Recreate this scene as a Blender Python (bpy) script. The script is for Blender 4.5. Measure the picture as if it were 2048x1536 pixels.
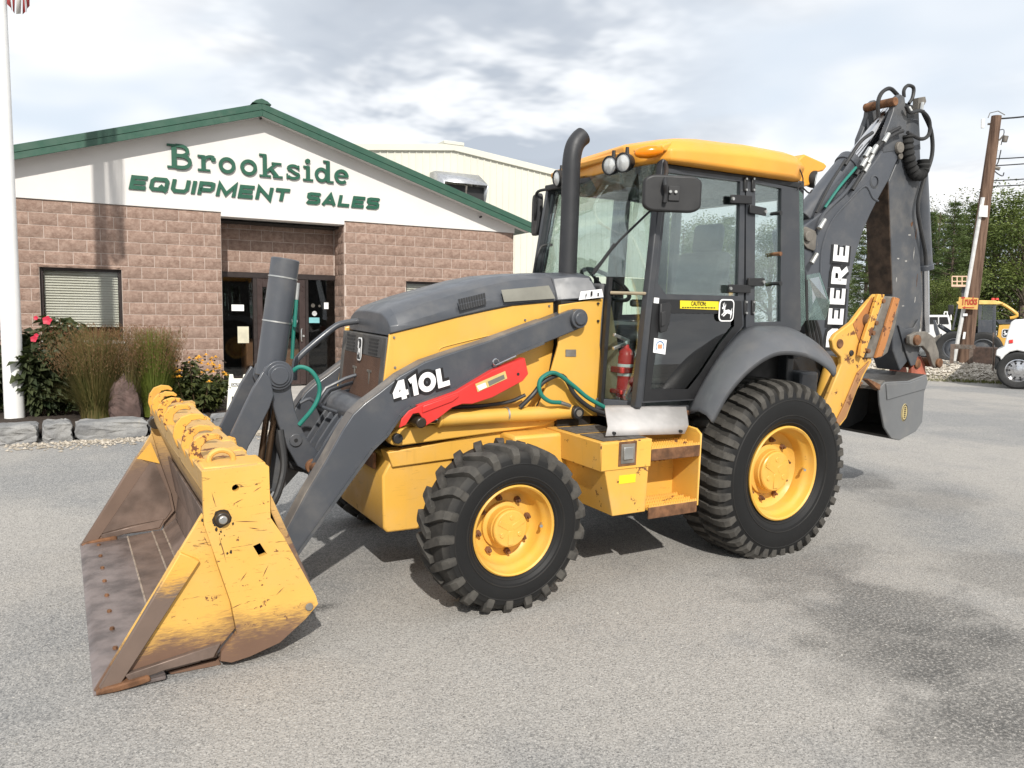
import bpy, bmesh, math, random
from mathutils import Vector, Matrix
random.seed(7)
R = math.radians
scene = bpy.context.scene
COL = scene.collection
for _o in list(bpy.data.objects): bpy.data.objects.remove(_o)

# ------------------------------------------------------------ camera
CAM_LOC = Vector((-2.1598, -4.7667, 1.639)); YAW, PITCH, ROLL, FPX = .526, .0834, .0108, 1561.28
_f = Vector((math.sin(YAW)*math.cos(PITCH), math.cos(YAW)*math.cos(PITCH), -math.sin(PITCH)))
_r0 = Vector((math.cos(YAW), -math.sin(YAW), 0)); _u0 = _r0.cross(_f)
_r = _r0*math.cos(ROLL) + _u0*math.sin(ROLL); _u = _u0*math.cos(ROLL) - _r0*math.sin(ROLL)
cd = bpy.data.cameras.new('camera'); cam = bpy.data.objects.new('camera', cd); COL.objects.link(cam)
cam.matrix_world = Matrix(((_r.x, _u.x, -_f.x, CAM_LOC.x), (_r.y, _u.y, -_f.y, CAM_LOC.y), (_r.z, _u.z, -_f.z, CAM_LOC.z), (0, 0, 0, 1)))
cd.sensor_width = 36; cd.lens = FPX/2048*36; cd.clip_start = .05; cd.clip_end = 3000
scene.camera = cam

# ------------------------------------------------------------ light
SUN_AZ = Vector((-.33, -.945, 0)).normalized(); SUN_EL = R(37)
sd = bpy.data.lights.new('sun', 'SUN'); sd.energy = 3.8; sd.angle = R(.9); sd.color = (1, .955, .88)
sun = bpy.data.objects.new('sun', sd); COL.objects.link(sun)
sv = SUN_AZ*math.cos(SUN_EL) + Vector((0, 0, math.sin(SUN_EL)))
sun.rotation_euler = sv.to_track_quat('Z', 'Y').to_euler(); sun.location = sv*50
scene.view_settings.view_transform = 'Standard'; scene.view_settings.look = 'None'
scene.view_settings.exposure = .27; scene.view_settings.gamma = 1
scene.view_settings.use_curve_mapping = False

# ------------------------------------------------------------ node helper
class NT:
    def __init__(s, tree): s.t = tree; s.n = tree.nodes; s.l = tree.links
    def add(s, typ, **kw):
        n = s.n.new(typ)
        for k, v in kw.items():
            if k.startswith('i_'):
                key = k[2:]; key = int(key) if key.isdigit() else key.replace('_', ' ')
                s.set(n.inputs[key], v)
            else: setattr(n, k, v)
        return n
    def set(s, inp, v):
        if isinstance(v, bpy.types.NodeSocket): s.l.new(v, inp)
        elif isinstance(v, tuple) and len(v) == 3 and inp.type == 'RGBA': inp.default_value = (*v, 1)
        else: inp.default_value = v
    def noise(s, vec, scale, detail=5, rough=.55, dist=0, typ=None):
        n = s.add('ShaderNodeTexNoise'); s.set(n.inputs['Scale'], scale); n.inputs['Detail'].default_value = detail
        n.inputs['Roughness'].default_value = rough; n.inputs['Distortion'].default_value = dist
        if vec is not None: s.l.new(vec, n.inputs['Vector'])
        return n.outputs['Fac']
    def ramp(s, fac, a, b, lo=0., hi=1.):
        n = s.add('ShaderNodeMapRange'); n.interpolation_type = 'SMOOTHSTEP'
        s.set(n.inputs[0], fac); n.inputs[1].default_value = a; n.inputs[2].default_value = b
        n.inputs[3].default_value = lo; n.inputs[4].default_value = hi
        return n.outputs[0]
    def math(s, op, a, b=0., c=None):
        n = s.add('ShaderNodeMath', operation=op); s.set(n.inputs[0], a); s.set(n.inputs[1], b)
        if c is not None: s.set(n.inputs[2], c)
        return n.outputs[0]
    def vmath(s, op, a, b=(0, 0, 0)):
        n = s.add('ShaderNodeVectorMath', operation=op); s.set(n.inputs[0], a)
        if isinstance(b, bpy.types.NodeSocket): s.l.new(b, n.inputs[1])
        elif isinstance(b, (int, float)): n.inputs['Scale'].default_value = b
        else: n.inputs[1].default_value = b
        return n.outputs['Value'] if op in ('DOT_PRODUCT', 'LENGTH') else n.outputs[0]
    def mix(s, fac, a, b, blend='MIX'):
        n = s.add('ShaderNodeMix', data_type='RGBA', blend_type=blend)
        s.set(n.inputs['Factor'], fac)
        ins = [i for i in n.inputs if i.type == 'RGBA']
        s.set(ins[0], a); s.set(ins[1], b)
        return [o for o in n.outputs if o.type == 'RGBA'][0]
    def bump(s, h, strength=.3, dist=.01):
        n = s.add('ShaderNodeBump'); n.inputs['Strength'].default_value = strength; n.inputs['Distance'].default_value = dist
        s.l.new(h, n.inputs['Height']); return n.outputs[0]
    def sep(s, v):
        n = s.add('ShaderNodeSeparateXYZ'); s.l.new(v, n.inputs[0]); return n.outputs
    def comb(s, x, y, z):
        n = s.add('ShaderNodeCombineXYZ')
        for i, q in enumerate((x, y, z)): s.set(n.inputs[i], q)
        return n.outputs[0]

# ------------------------------------------------------------ world: broken cloud over a pale sky
world = bpy.data.worlds.new('World'); scene.world = world; world.use_nodes = True
W = NT(world.node_tree); W.n.clear()
sky = W.add('ShaderNodeTexSky', sky_type='NISHITA', sun_disc=False, sun_elevation=SUN_EL,
            sun_rotation=math.atan2(SUN_AZ.x, SUN_AZ.y), air_density=1., dust_density=1.5, ozone_density=1.)
dirv = W.add('ShaderNodeTexCoord').outputs['Generated']
dx, dy, dz = W.sep(dirv)
den = W.math('ADD', W.math('MAXIMUM', dz, 0.), .16)
pl = W.comb(W.math('DIVIDE', dx, den), W.math('DIVIDE', dy, den), 0.)
warp = W.add('ShaderNodeTexNoise'); W.l.new(pl, warp.inputs['Vector']); warp.inputs['Scale'].default_value = 1.1; warp.inputs['Detail'].default_value = 2
plw = W.vmath('ADD', pl, W.vmath('SCALE', warp.outputs['Color'], .35))
n1 = W.noise(plw, .75, 3, .56); n2 = W.noise(W.vmath('ADD', plw, (3.7, 1.2, 0)), .62, 3, .55)
cover = W.ramp(n1, .36, .56)
# one heavier grey bank stands over the cab
_d = (_f + _r*((930-1024)/FPX) + _u*((768-70)/FPX)).normalized()
blob = W.ramp(W.vmath('DOT_PRODUCT', dirv, tuple(_d)), math.cos(.40), math.cos(.03))
n3 = W.noise(W.vmath('ADD', plw, (9.1, 4.2, 0)), 1.9, 4, .6)
puff = W.math('ADD', W.math('MULTIPLY', n2, .5), W.math('MULTIPLY', n3, .5))
grey = W.math('ADD', W.ramp(puff, .46, .62, 0, .45), W.math('MULTIPLY', W.ramp(n3, .38, .56), W.math('MULTIPLY', blob, .9)))
grey = W.math('MINIMUM', grey, 1.)
ccol = W.mix(grey, (9.3, 9.35, 9.4), (3.9, 4.3, 4.95))
base = W.mix(.85, sky.outputs[0], (7.1, 7.75, 8.5))
bank = W.math('MAXIMUM', cover, W.math('MULTIPLY', blob, .8))
skyc = W.mix(W.math('MULTIPLY', bank, .93), base, ccol)
bg = W.add('ShaderNodeBackground'); W.l.new(skyc, bg.inputs[0]); bg.inputs[1].default_value = .1
wo = W.add('ShaderNodeOutputWorld'); W.l.new(bg.outputs[0], wo.inputs[0])

# ------------------------------------------------------------ materials
MATS = {}
def new_mat(name):
    m = bpy.data.materials.new(name); m.use_nodes = True
    t = NT(m.node_tree); t.n.clear()
    b = t.add('ShaderNodeBsdfPrincipled'); o = t.add('ShaderNodeOutputMaterial'); t.l.new(b.outputs[0], o.inputs[0])
    MATS[name] = m
    return m, t, b
def plain(name, col, rough=.5, metal=0., spec=None, var=.12, vscale=6., bump=0., bscale=60.):
    m, t, b = new_mat(name)
    oc = t.add('ShaderNodeTexCoord').outputs['Object']
    n = t.noise(oc, vscale, 5)
    c = t.mix(t.ramp(n, .3, .7), tuple(x*(1-var) for x in col), tuple(min(1, x*(1+var)) for x in col))
    t.set(b.inputs['Base Color'], c); b.inputs['Metallic'].default_value = metal
    t.set(b.inputs['Roughness'], t.ramp(t.noise(oc, vscale*2.3, 4), .3, .7, max(0, rough-.08), min(1, rough+.1)))
    if bump: t.set(b.inputs['Normal'], t.bump(t.noise(oc, bscale, 5), bump, .004))
    return m
RUST = (.20, .075, .028); DRUST = (.085, .04, .024)
def paint(name, col, rough=.38, dust=.12, rust=.0, rscale=7., grime=.0, zwear=None, coat=.0, scr=0.):
    """weathered enamel: sun-faded patches, dust film, rust chips with shapes of their own"""
    m, t, b = new_mat(name)
    oc = t.add('ShaderNodeTexCoord').outputs['Object']
    fade = t.ramp(t.noise(oc, 1.7, 4), .3, .7)
    c = t.mix(fade, tuple(x*.93 for x in col), tuple(min(1, x*1.06) for x in col))
    r = t.ramp(t.noise(oc, 9, 5), .3, .7, rough-.07, rough+.1)
    if dust:
        d = t.ramp(t.noise(oc, 4.3, 7, .62), .42, .78, 0, dust)
        c = t.mix(d, c, (.42, .37, .30)); r = t.math('ADD', r, t.math('MULTIPLY', d, .6))
    if grime:
        st = t.vmath('MULTIPLY', oc, (7, 7, .8))
        g = t.math('MULTIPLY', t.ramp(t.noise(st, 1.4, 6, .6), .55, .78), grime)
        c = t.mix(g, c, (.10, .065, .035))
    if scr:
        sv_ = t.vmath('MULTIPLY', oc, (3, 3, 22))
        s1 = t.ramp(t.noise(sv_, 2.2, 7, .74, 1.6), .605, .64)
        c = t.mix(t.math('MULTIPLY', s1, scr), c, (.11, .055, .022))
    if rust:
        n = t.noise(oc, rscale, 9, .68)
        k = t.ramp(n, .70-rust*.22, .735-rust*.22)
        rc = t.mix(t.noise(oc, 30, 4), DRUST, RUST)
        c = t.mix(k, c, rc); r = t.mix(k, r, (.85, .85, .85))
    if zwear:
        z0, z1, wc = zwear
        z = t.sep(oc)[2]
        wob = t.math('ADD', z, t.math('ADD', t.math('MULTIPLY', t.math('SUBTRACT', t.noise(oc, 2.6, 4, .5), .5), .30), t.math('MULTIPLY', t.math('SUBTRACT', t.noise(t.vmath('MULTIPLY', oc, (8, 8, 44)), 2.2, 6, .75, .6), .5), .26)))
        k = t.ramp(wob, z0, z1, 1, 0)
        wcol = t.mix(t.noise(oc, 5, 6), tuple(x*.7 for x in wc), tuple(min(1, x*1.3) for x in wc))
        c = t.mix(k, c, wcol); r = t.mix(k, r, (.62, .62, .62))
    t.set(b.inputs['Base Color'], c); t.set(b.inputs['Roughness'], r)
    b.inputs['Coat Weight'].default_value = coat; b.inputs['Coat Roughness'].default_value = .12
    t.set(b.inputs['Normal'], t.bump(t.noise(oc, 26, 4), .06, .004))
    return m

YEL = (.70, .395, .070)
M_YEL = paint('yellow_paint', YEL, .40, .09, coat=.2, grime=.10)
M_RIM = paint('dusty_rim_paint', (.69, .38, .058), .42, .16, rust=.06, rscale=12, grime=.2)
M_YELW = paint('worn_yellow_paint', (.70, .39, .068), .42, .12, rust=.14, grime=.28, scr=.25)
M_YELR = paint('rusty_yellow_paint', (.68, .375, .07), .5, .16, rust=.46, rscale=8, grime=.3)
M_BKT = paint('scratched_bucket_paint', (.69, .40, .088), .47, .12, rust=.36, rscale=16, scr=.9, zwear=(.10, .26, (.15, .085, .055)))
M_BKTIN = paint('worn_bucket_inside_paint', (.55, .33, .10), .5, .2, rust=.5, rscale=6, scr=.9, zwear=(.45, .78, (.15, .10, .075)))
M_HOOK = paint('flaking_hook_paint', (.70, .36, .06), .55, .12, rust=.70, rscale=17, grime=.35)
M_CUT = paint('worn_cutter_paint', (.70, .38, .07), .5, .1, rust=.3, rscale=9, scr=.8, zwear=(.38, .52, (.135, .095, .075)))
M_CAP = paint('orange_roof_plastic', (.77, .345, .040), .45, .05, coat=.1)
M_GRY = paint('charcoal_paint', (.060, .066, .078), .36, .10, coat=.12)
M_GRYW = paint('worn_charcoal_paint', (.062, .067, .076), .42, .16, rust=.12, rscale=5)
M_FEND = paint('grey_fender_plastic', (.088, .093, .102), .45, .10)
M_BLK = plain('black_plastic', (.018, .018, .019), .5)
M_RUB = plain('black_rubber_hose', (.022, .022, .023), .55)
M_STEEL = plain('bright_steel', (.62, .62, .63), .16, 1., vscale=3)
M_ZINC = plain('zinc_fitting', (.55, .55, .53), .35, .9)
M_RST = plain('rust_brown_steel', (.16, .075, .035), .8, .1, var=.45, vscale=14, bump=.4)
M_WORN = plain('worn_bucket_steel', (.175, .128, .105), .48, .4, var=.32, vscale=5, bump=.25, bscale=20)
M_EDGE = plain('polished_cutting_edge', (.20, .165, .155), .42, .5, var=.35, vscale=7, bump=.2)
M_DIRTY = plain('dirty_grey_steel', (.17, .155, .135), .65, .2, var=.3, vscale=8, bump=.3)
M_RED = paint('red_paint', (.62, .035, .03), .4, .05)
M_GREENHOSE = plain('green_hose_sleeve', (.012, .16, .125), .5)
M_WHITE = plain('white_enamel', (.80, .80, .79), .4, var=.03)
M_DECW = plain('white_decal', (.82, .82, .82), .45, var=.02)
M_DECB = plain('black_decal', (.012, .012, .013), .45, var=.05)
M_DECY = plain('yellow_decal', (.78, .62, .02), .45, var=.04)
M_SHIELD = plain('pale_grey_guard', (.40, .385, .375), .5, var=.15, vscale=5)
M_MAT = plain('grip_mat', (.09, .08, .07), .9, var=.3, vscale=30, bump=.8, bscale=120)
M_LENS = plain('lamp_lens', (.62, .63, .62), .12, .25)
M_AMBER = plain('amber_lens', (.85, .23, .0), .15)
M_SEAT = plain('seat_fabric', (.05, .05, .052), .85)
M_CABIN = plain('cab_interior_plastic', (.075, .075, .078), .7)
M_TAN = plain('tan_trim', (.30, .25, .17), .7)
def tyre_mat():
    m, t, b = new_mat('tyre_rubber')
    oc = t.add('ShaderNodeTexCoord').outputs['Object']
    x, y, z = t.sep(oc)
    rr = t.math('SQRT', t.math('ADD', t.math('MULTIPLY', x, x), t.math('MULTIPLY', z, z)))
    att = t.add('ShaderNodeAttribute', attribute_name='tread', attribute_type='GEOMETRY').outputs['Fac']
    d = t.math('MULTIPLY', t.ramp(t.noise(oc, 11, 7, .65), .25, .7, .35, 1), att)
    c = t.mix(t.noise(oc, 3, 5), (.008, .008, .0085), (.014, .014, .014)); b.inputs['Specular IOR Level'].default_value = .28
    c = t.mix(d, c, (.085, .079, .070))
    t.set(b.inputs['Base Color'], c)
    t.set(b.inputs['Roughness'], t.math('ADD', t.math('MULTIPLY', d, .3), .58))
    t.set(b.inputs['Normal'], t.bump(t.noise(oc, 45, 5), .12, .004))
    return m
M_TYRE = tyre_mat()
def glass(name, tint, rfl=1., rough=.0):
    m = bpy.data.materials.new(name); m.use_nodes = True; t = NT(m.node_tree); t.n.clear()
    o = t.add('ShaderNodeOutputMaterial'); tr = t.add('ShaderNodeBsdfTransparent'); tr.inputs[0].default_value = (*tint, 1)
    g = t.add('ShaderNodeBsdfGlossy'); g.inputs['Roughness'].default_value = rough
    fr = t.add('ShaderNodeFresnel'); fr.inputs[0].default_value = 1.5
    mx = t.add('ShaderNodeMixShader'); t.set(mx.inputs[0], t.math('MULTIPLY', fr.outputs[0], rfl))
    t.l.new(tr.outputs[0], mx.inputs[1]); t.l.new(g.outputs[0], mx.inputs[2]); t.l.new(mx.outputs[0], o.inputs[0])
    MATS[name] = m; return m
M_GLASS = glass('cab_glass', (.88, .945, .925), .55)
M_GLASSD = glass('dark_door_glass', (.50, .56, .54), 2.6)
M_GLASSW = glass('window_glass', (.965, .97, .965), .8)
M_GLASSG = glass('green_edge_glass', (.74, .86, .80), .5)

# ------------------------------------------------------------ mesh helper
def V(*a): return Vector(a)
def smooth_path(pts, k=6):
    pts = [Vector(p) for p in pts]
    if len(pts) < 3: return pts
    q = [pts[0]*2-pts[1]] + pts + [pts[-1]*2-pts[-2]]; out = []
    for i in range(1, len(q)-2):
        a, b, c, d = q[i-1:i+3]
        for j in range(k):
            t = j/k
            out.append(.5*((2*b)+(c-a)*t+(2*a-5*b+4*c-d)*t*t+(3*b-a-3*c+d)*t**3))
    out.append(pts[-1]); return out
class MB:
    def __init__(s): s.v = []; s.f = []; s.att = {}
    def add(s, vs, fs):
        n = len(s.v); s.v += [tuple(p) for p in vs]; s.f += [tuple(i+n for i in f) for f in fs]; return s
    def box(s, x0, x1, y0, y1, z0, z1):
        return s.add([(x, y, z) for x in (x0, x1) for y in (y0, y1) for z in (z0, z1)],
                     [(0, 1, 3, 2), (4, 6, 7, 5), (0, 4, 5, 1), (2, 3, 7, 6), (0, 2, 6, 4), (1, 5, 7, 3)])
    def obox(s, c, ax, ay, az):
        c, ax, ay, az = map(Vector, (c, ax, ay, az))
        return s.add([c+ax*i+ay*j+az*k for i in (-1, 1) for j in (-1, 1) for k in (-1, 1)],
                     [(0, 1, 3, 2), (4, 6, 7, 5), (0, 4, 5, 1), (2, 3, 7, 6), (0, 2, 6, 4), (1, 5, 7, 3)])
    def prism(s, pts, y0, y1):
        """pts: (x,z) outline, extruded along y"""
        n = len(pts)
        return s.add([(x, y0, z) for x, z in pts]+[(x, y1, z) for x, z in pts],
                     [tuple(range(n)), tuple(range(2*n-1, n-1, -1))]+[(i, (i+1) % n, n+(i+1) % n, n+i) for i in range(n)])
    def prismv(s, pts, d):
        """pts: 3-D planar outline, extruded by vector d"""
        n = len(pts); pts = [Vector(p) for p in pts]; d = Vector(d)
        return s.add(pts+[p+d for p in pts],
                     [tuple(range(n)), tuple(range(2*n-1, n-1, -1))]+[(i, (i+1) % n, n+(i+1) % n, n+i) for i in range(n)])
    def plate(s, pts, y0, y1, holes=()):
        """xz outline with holes as a triangulated slab"""
        from mathutils.geometry import tessellate_polygon
        loops = [list(pts)]+[list(h) for h in holes]
        flat = [p for l in loops for p in l]; n = len(flat)
        tris = tessellate_polygon([[Vector((x, z, 0)) for x, z in l] for l in loops])
        fs = [tuple(t) for t in tris]+[tuple(i+n for i in reversed(t)) for t in tris]
        o = 0
        for l in loops:
            k = len(l); fs += [(o+i, o+(i+1) % k, n+o+(i+1) % k, n+o+i) for i in range(k)]; o += k
        return s.add([(x, y0, z) for x, z in flat]+[(x, y1, z) for x, z in flat], fs)
    def rings(s, rs, cap=True, closed=False):
        k = len(rs[0]); vs = [p for r_ in rs for p in r_]; fs = []
        m = len(rs) if closed else len(rs)-1
        for i in range(m):
            a, b = i*k, ((i+1) % len(rs))*k
            fs += [(a+j, a+(j+1) % k, b+(j+1) % k, b+j) for j in range(k)]
        if cap and not closed: fs += [tuple(range(k-1, -1, -1)), tuple((len(rs)-1)*k+j for j in range(k))]
        return s.add(vs, fs)
    def strip(s, rs):
        k = len(rs[0]); vs = [p for r_ in rs for p in r_]
        return s.add(vs, [(i*k+j, i*k+j+1, (i+1)*k+j+1, (i+1)*k+j) for i in range(len(rs)-1) for j in range(k-1)])
    def lathe(s, prof, o, ax, n=32, cap=False, a0=0., a1=2*math.pi):
        o, ax = Vector(o), Vector(ax).normalized()
        e1 = ax.orthogonal().normalized(); e2 = ax.cross(e1)
        if abs(ax.y) > .99: e1 = Vector((1, 0, 0)); e2 = ax.cross(e1)
        rs = [[o+ax*h+(e1*math.cos(2*math.pi*j/n)+e2*math.sin(2*math.pi*j/n))*r_ for j in range(n)] for r_, h in prof]
        return s.rings(rs, cap=cap)
    def cyl(s, p0, p1, r0, r1=None, n=16):
        p0, p1 = Vector(p0), Vector(p1); r1 = r0 if r1 is None else r1
        return s.lathe([(r0, 0), (r1, (p1-p0).length)], p0, p1-p0, n, True)
    def tube(s, pts, rad, n=8, k=0):
        pts = smooth_path(pts, k) if k else [Vector(p) for p in pts]
        rs = []; nrm = None
        for i, p in enumerate(pts):
            d = (pts[min(i+1, len(pts)-1)]-pts[max(i-1, 0)]).normalized()
            nrm = d.orthogonal().normalized() if nrm is None else (nrm-d*nrm.dot(d)).normalized()
            b = d.cross(nrm); rr = rad[i] if isinstance(rad, list) else rad
            rs.append([p+(nrm*math.cos(2*math.pi*j/n)+b*math.sin(2*math.pi*j/n))*rr for j in range(n)])
        return s.rings(rs)
    def build(s, name, mat, parent=None, bevel=0., seg=2, ang=32, recalc=True, **props):
        me = bpy.data.meshes.new(name); me.from_pydata(s.v, [], s.f)
        if recalc:
            bm = bmesh.new(); bm.from_mesh(me); bmesh.ops.recalc_face_normals(bm, faces=bm.faces); bm.to_mesh(me); bm.free()
        me.polygons.foreach_set('use_smooth', [True]*len(me.polygons))
        me.set_sharp_from_angle(angle=R(ang))
        for an, vals in s.att.items():
            a = me.attributes.new(an, 'FLOAT', 'POINT'); a.data.foreach_set('value', vals)
        me.materials.append(mat)
        o = bpy.data.objects.new(name, me); COL.objects.link(o); o.parent = parent
        if bevel:
            md = o.modifiers.new('bevel', 'BEVEL'); md.width = bevel; md.segments = seg; md.limit_method = 'ANGLE'; md.angle_limit = R(35)
            md.harden_normals = False
        for k_, v_ in props.items(): o[k_] = v_
        return o
def empty(name, loc=(0, 0, 0), rot=(0, 0, 0), **props):
    o = bpy.data.objects.new(name, None); COL.objects.link(o); o.location = loc; o.rotation_euler = rot; o.empty_display_size = .2
    for k, v in props.items(): o[k] = v
    return o
def thing(name, label, cat, loc=(0, 0, 0), rot=(0, 0, 0), group=None):
    o = empty(name, loc, rot, label=label, category=cat)
    if group: o['group'] = group
    return o
def tag(o, label, cat, group=None):
    o['label'] = label; o['category'] = cat
    if group: o['group'] = group
    return o
def children(o): return [c for c in bpy.data.objects if c.parent == o]
def copy_tree(o, parent=None, mirror=False):
    c = o.copy(); COL.objects.link(c); c.parent = parent
    if mirror:
        c.location.y = -c.location.y; c.scale.y = -c.scale.y
    for ch in children(o): copy_tree(ch, c)
    return c
def circ(cx, cz, r, n=12, a0=0., a1=2*math.pi):
    full = abs(a1-a0) > 6.2
    return [(cx+r*math.cos(a0+(a1-a0)*i/(n if full else n-1)), cz+r*math.sin(a0+(a1-a0)*i/(n if full else n-1))) for i in range(n)]
# ------------------------------------------------------------ ground
def clamp(x, a, b): return max(a, min(b, x))
def sstep(a, b, x):
    t = clamp((x-a)/(b-a), 0, 1); return t*t*(3-2*t)
TILT = .035
def gz(x, y):
    """yard surface: falls gently from the building towards the camera, level on the right"""
    h = TILT*clamp(y+1.06, 0, 5.5)+.012*clamp(y-4.44, 0, 5)
    return h*(1-sstep(7, 15, x))
def ray(u, v): return _f+_r*((u-1024)/FPX)-_u*((v-768)/FPX)
class Frame:
    """a local frame (origin p, rotation matrix m); at() gives the point of a local plane seen along a ray"""
    def __init__(s, p, m): s.p = Vector(p); s.m = m; s.i = m.transposed()
    def at(s, u, v, **k):
        (ax, val), = k.items(); i = 'xyz'.index(ax)
        o = s.i @ (CAM_LOC-s.p); d = s.i @ ray(u, v)
        return o+d*((val-o[i])/d[i])
PIV = Vector((0, -1.06, 0)); MROT = Matrix.Rotation(TILT, 3, 'X')
MACH = Frame(PIV-MROT @ PIV, MROT)
def A(u, v, **k): return MACH.at(u, v, **k)
def Q(pts, y): return [(lambda p: (p.x, p.z))(A(u, v, y=y)) for u, v in pts]

def asphalt():
    m, t, b = new_mat('weathered_asphalt')
    oc = t.add('ShaderNodeTexCoord').outputs['Object']
    big = t.noise(oc, .22, 5, .6); mid = t.noise(oc, 1.3, 6, .62); fine = t.noise(oc, 55, 6, .75)
    vo = t.add('ShaderNodeTexVoronoi', feature='F1'); t.l.new(oc, vo.inputs['Vector']); vo.inputs['Scale'].default_value = 70
    vo2 = t.add('ShaderNodeTexVoronoi', feature='F1'); t.l.new(oc, vo2.inputs['Vector']); vo2.inputs['Scale'].default_value = 190
    c = t.mix(t.ramp(big, .42, .58), (.205, .212, .218), (.36, .34, .312))
    c = t.mix(t.ramp(mid, .5, .75, 0, .45), c, (.20, .205, .212))
    c = t.mix(t.ramp(mid, .28, .45, .4, 0), c, (.40, .385, .36))
    gv = t.add('ShaderNodeRGBToBW'); t.l.new(vo.outputs['Color'], gv.inputs[0])
    c = t.mix(t.ramp(big, .42, .6, .42, .24), c, t.mix(gv.outputs[0], (.10, .098, .095), (.42, .40, .375)))
    g = t.add('ShaderNodeRGBToBW'); t.l.new(vo2.outputs['Color'], g.inputs[0])
    c = t.mix(t.ramp(g.outputs[0], .66, .80, 0, .5), c, (.50, .48, .45))
    c = t.mix(t.ramp(g.outputs[0], .34, .22, 0, .5), c, (.07, .07, .072))
    # oil and tyre stains on the yard
    x, y, z = t.sep(oc)
    sn = t.math('MULTIPLY', t.math('SUBTRACT', t.noise(oc, 2.2, 6, .65), .5), 2.1); sf = t.ramp(fine, .36, .56)
    for (sx, sy, rx, ry, am) in STAINS:
        ex = t.math('DIVIDE', t.math('SUBTRACT', x, sx), rx); ey = t.math('DIVIDE', t.math('SUBTRACT', y, sy), ry)
        d = t.math('SQRT', t.math('ADD', t.math('MULTIPLY', ex, ex), t.math('MULTIPLY', ey, ey)))
        d = t.math('ADD', d, sn)
        k = t.ramp(d, .35, 1.1, am, 0)
        c = t.mix(t.math('MULTIPLY', k, sf), c, (.085, .083, .08))
    t.set(b.inputs['Base Color'], c); b.inputs['Roughness'].default_value = .88
    b.inputs['Specular IOR Level'].default_value = .25
    h = t.math('ADD', t.math('MULTIPLY', vo.outputs['Distance'], .9), t.math('ADD', t.math('MULTIPLY', fine, .8), t.math('MULTIPLY', vo2.outputs['Distance'], .35)))
    t.set(b.inputs['Normal'], t.bump(h, .55, .008))
    return m
def _gp(u, v): p = MACH.at(u, v, z=0.); return p.x, p.y
STAINS = [(*_gp(1800, 1330), .7, .4, .6), (*_gp(1960, 1330), .7, .4, .7), (*_gp(1600, 1180), .6, .25, .5), (*_gp(1950, 1500), .5, .3, .75), (*_gp(1800, 1240), .75, .55, .75), (*_gp(1990, 1420), .5, .4, .8), (*_gp(1600, 1130), .9, .35, .5), (*_gp(1700, 960), .7, .5, .65),
          (*_gp(1870, 1000), .8, .5, .35), (*_gp(640, 1215), .12, .07, .9), (*_gp(900, 900), 1.6, .8, .35), (*_gp(2020, 1150), .7, .5, .5)]
gx = [-400, -200, -100, -50, -25, -15]+[-10+.5*i for i in range(61)]+[22, 25, 30, 40, 60, 100, 200, 400]
gy = [-400, -200, -100, -50, -25, -15]+[-9+.5*i for i in range(42)]+[14, 18, 25, 40, 60, 100, 200, 500, 900]
g = MB(); g.strip([[(x, y, gz(x, y)) for y in gy] for x in gx])
g.build('ground', asphalt(), kind='structure')

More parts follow.
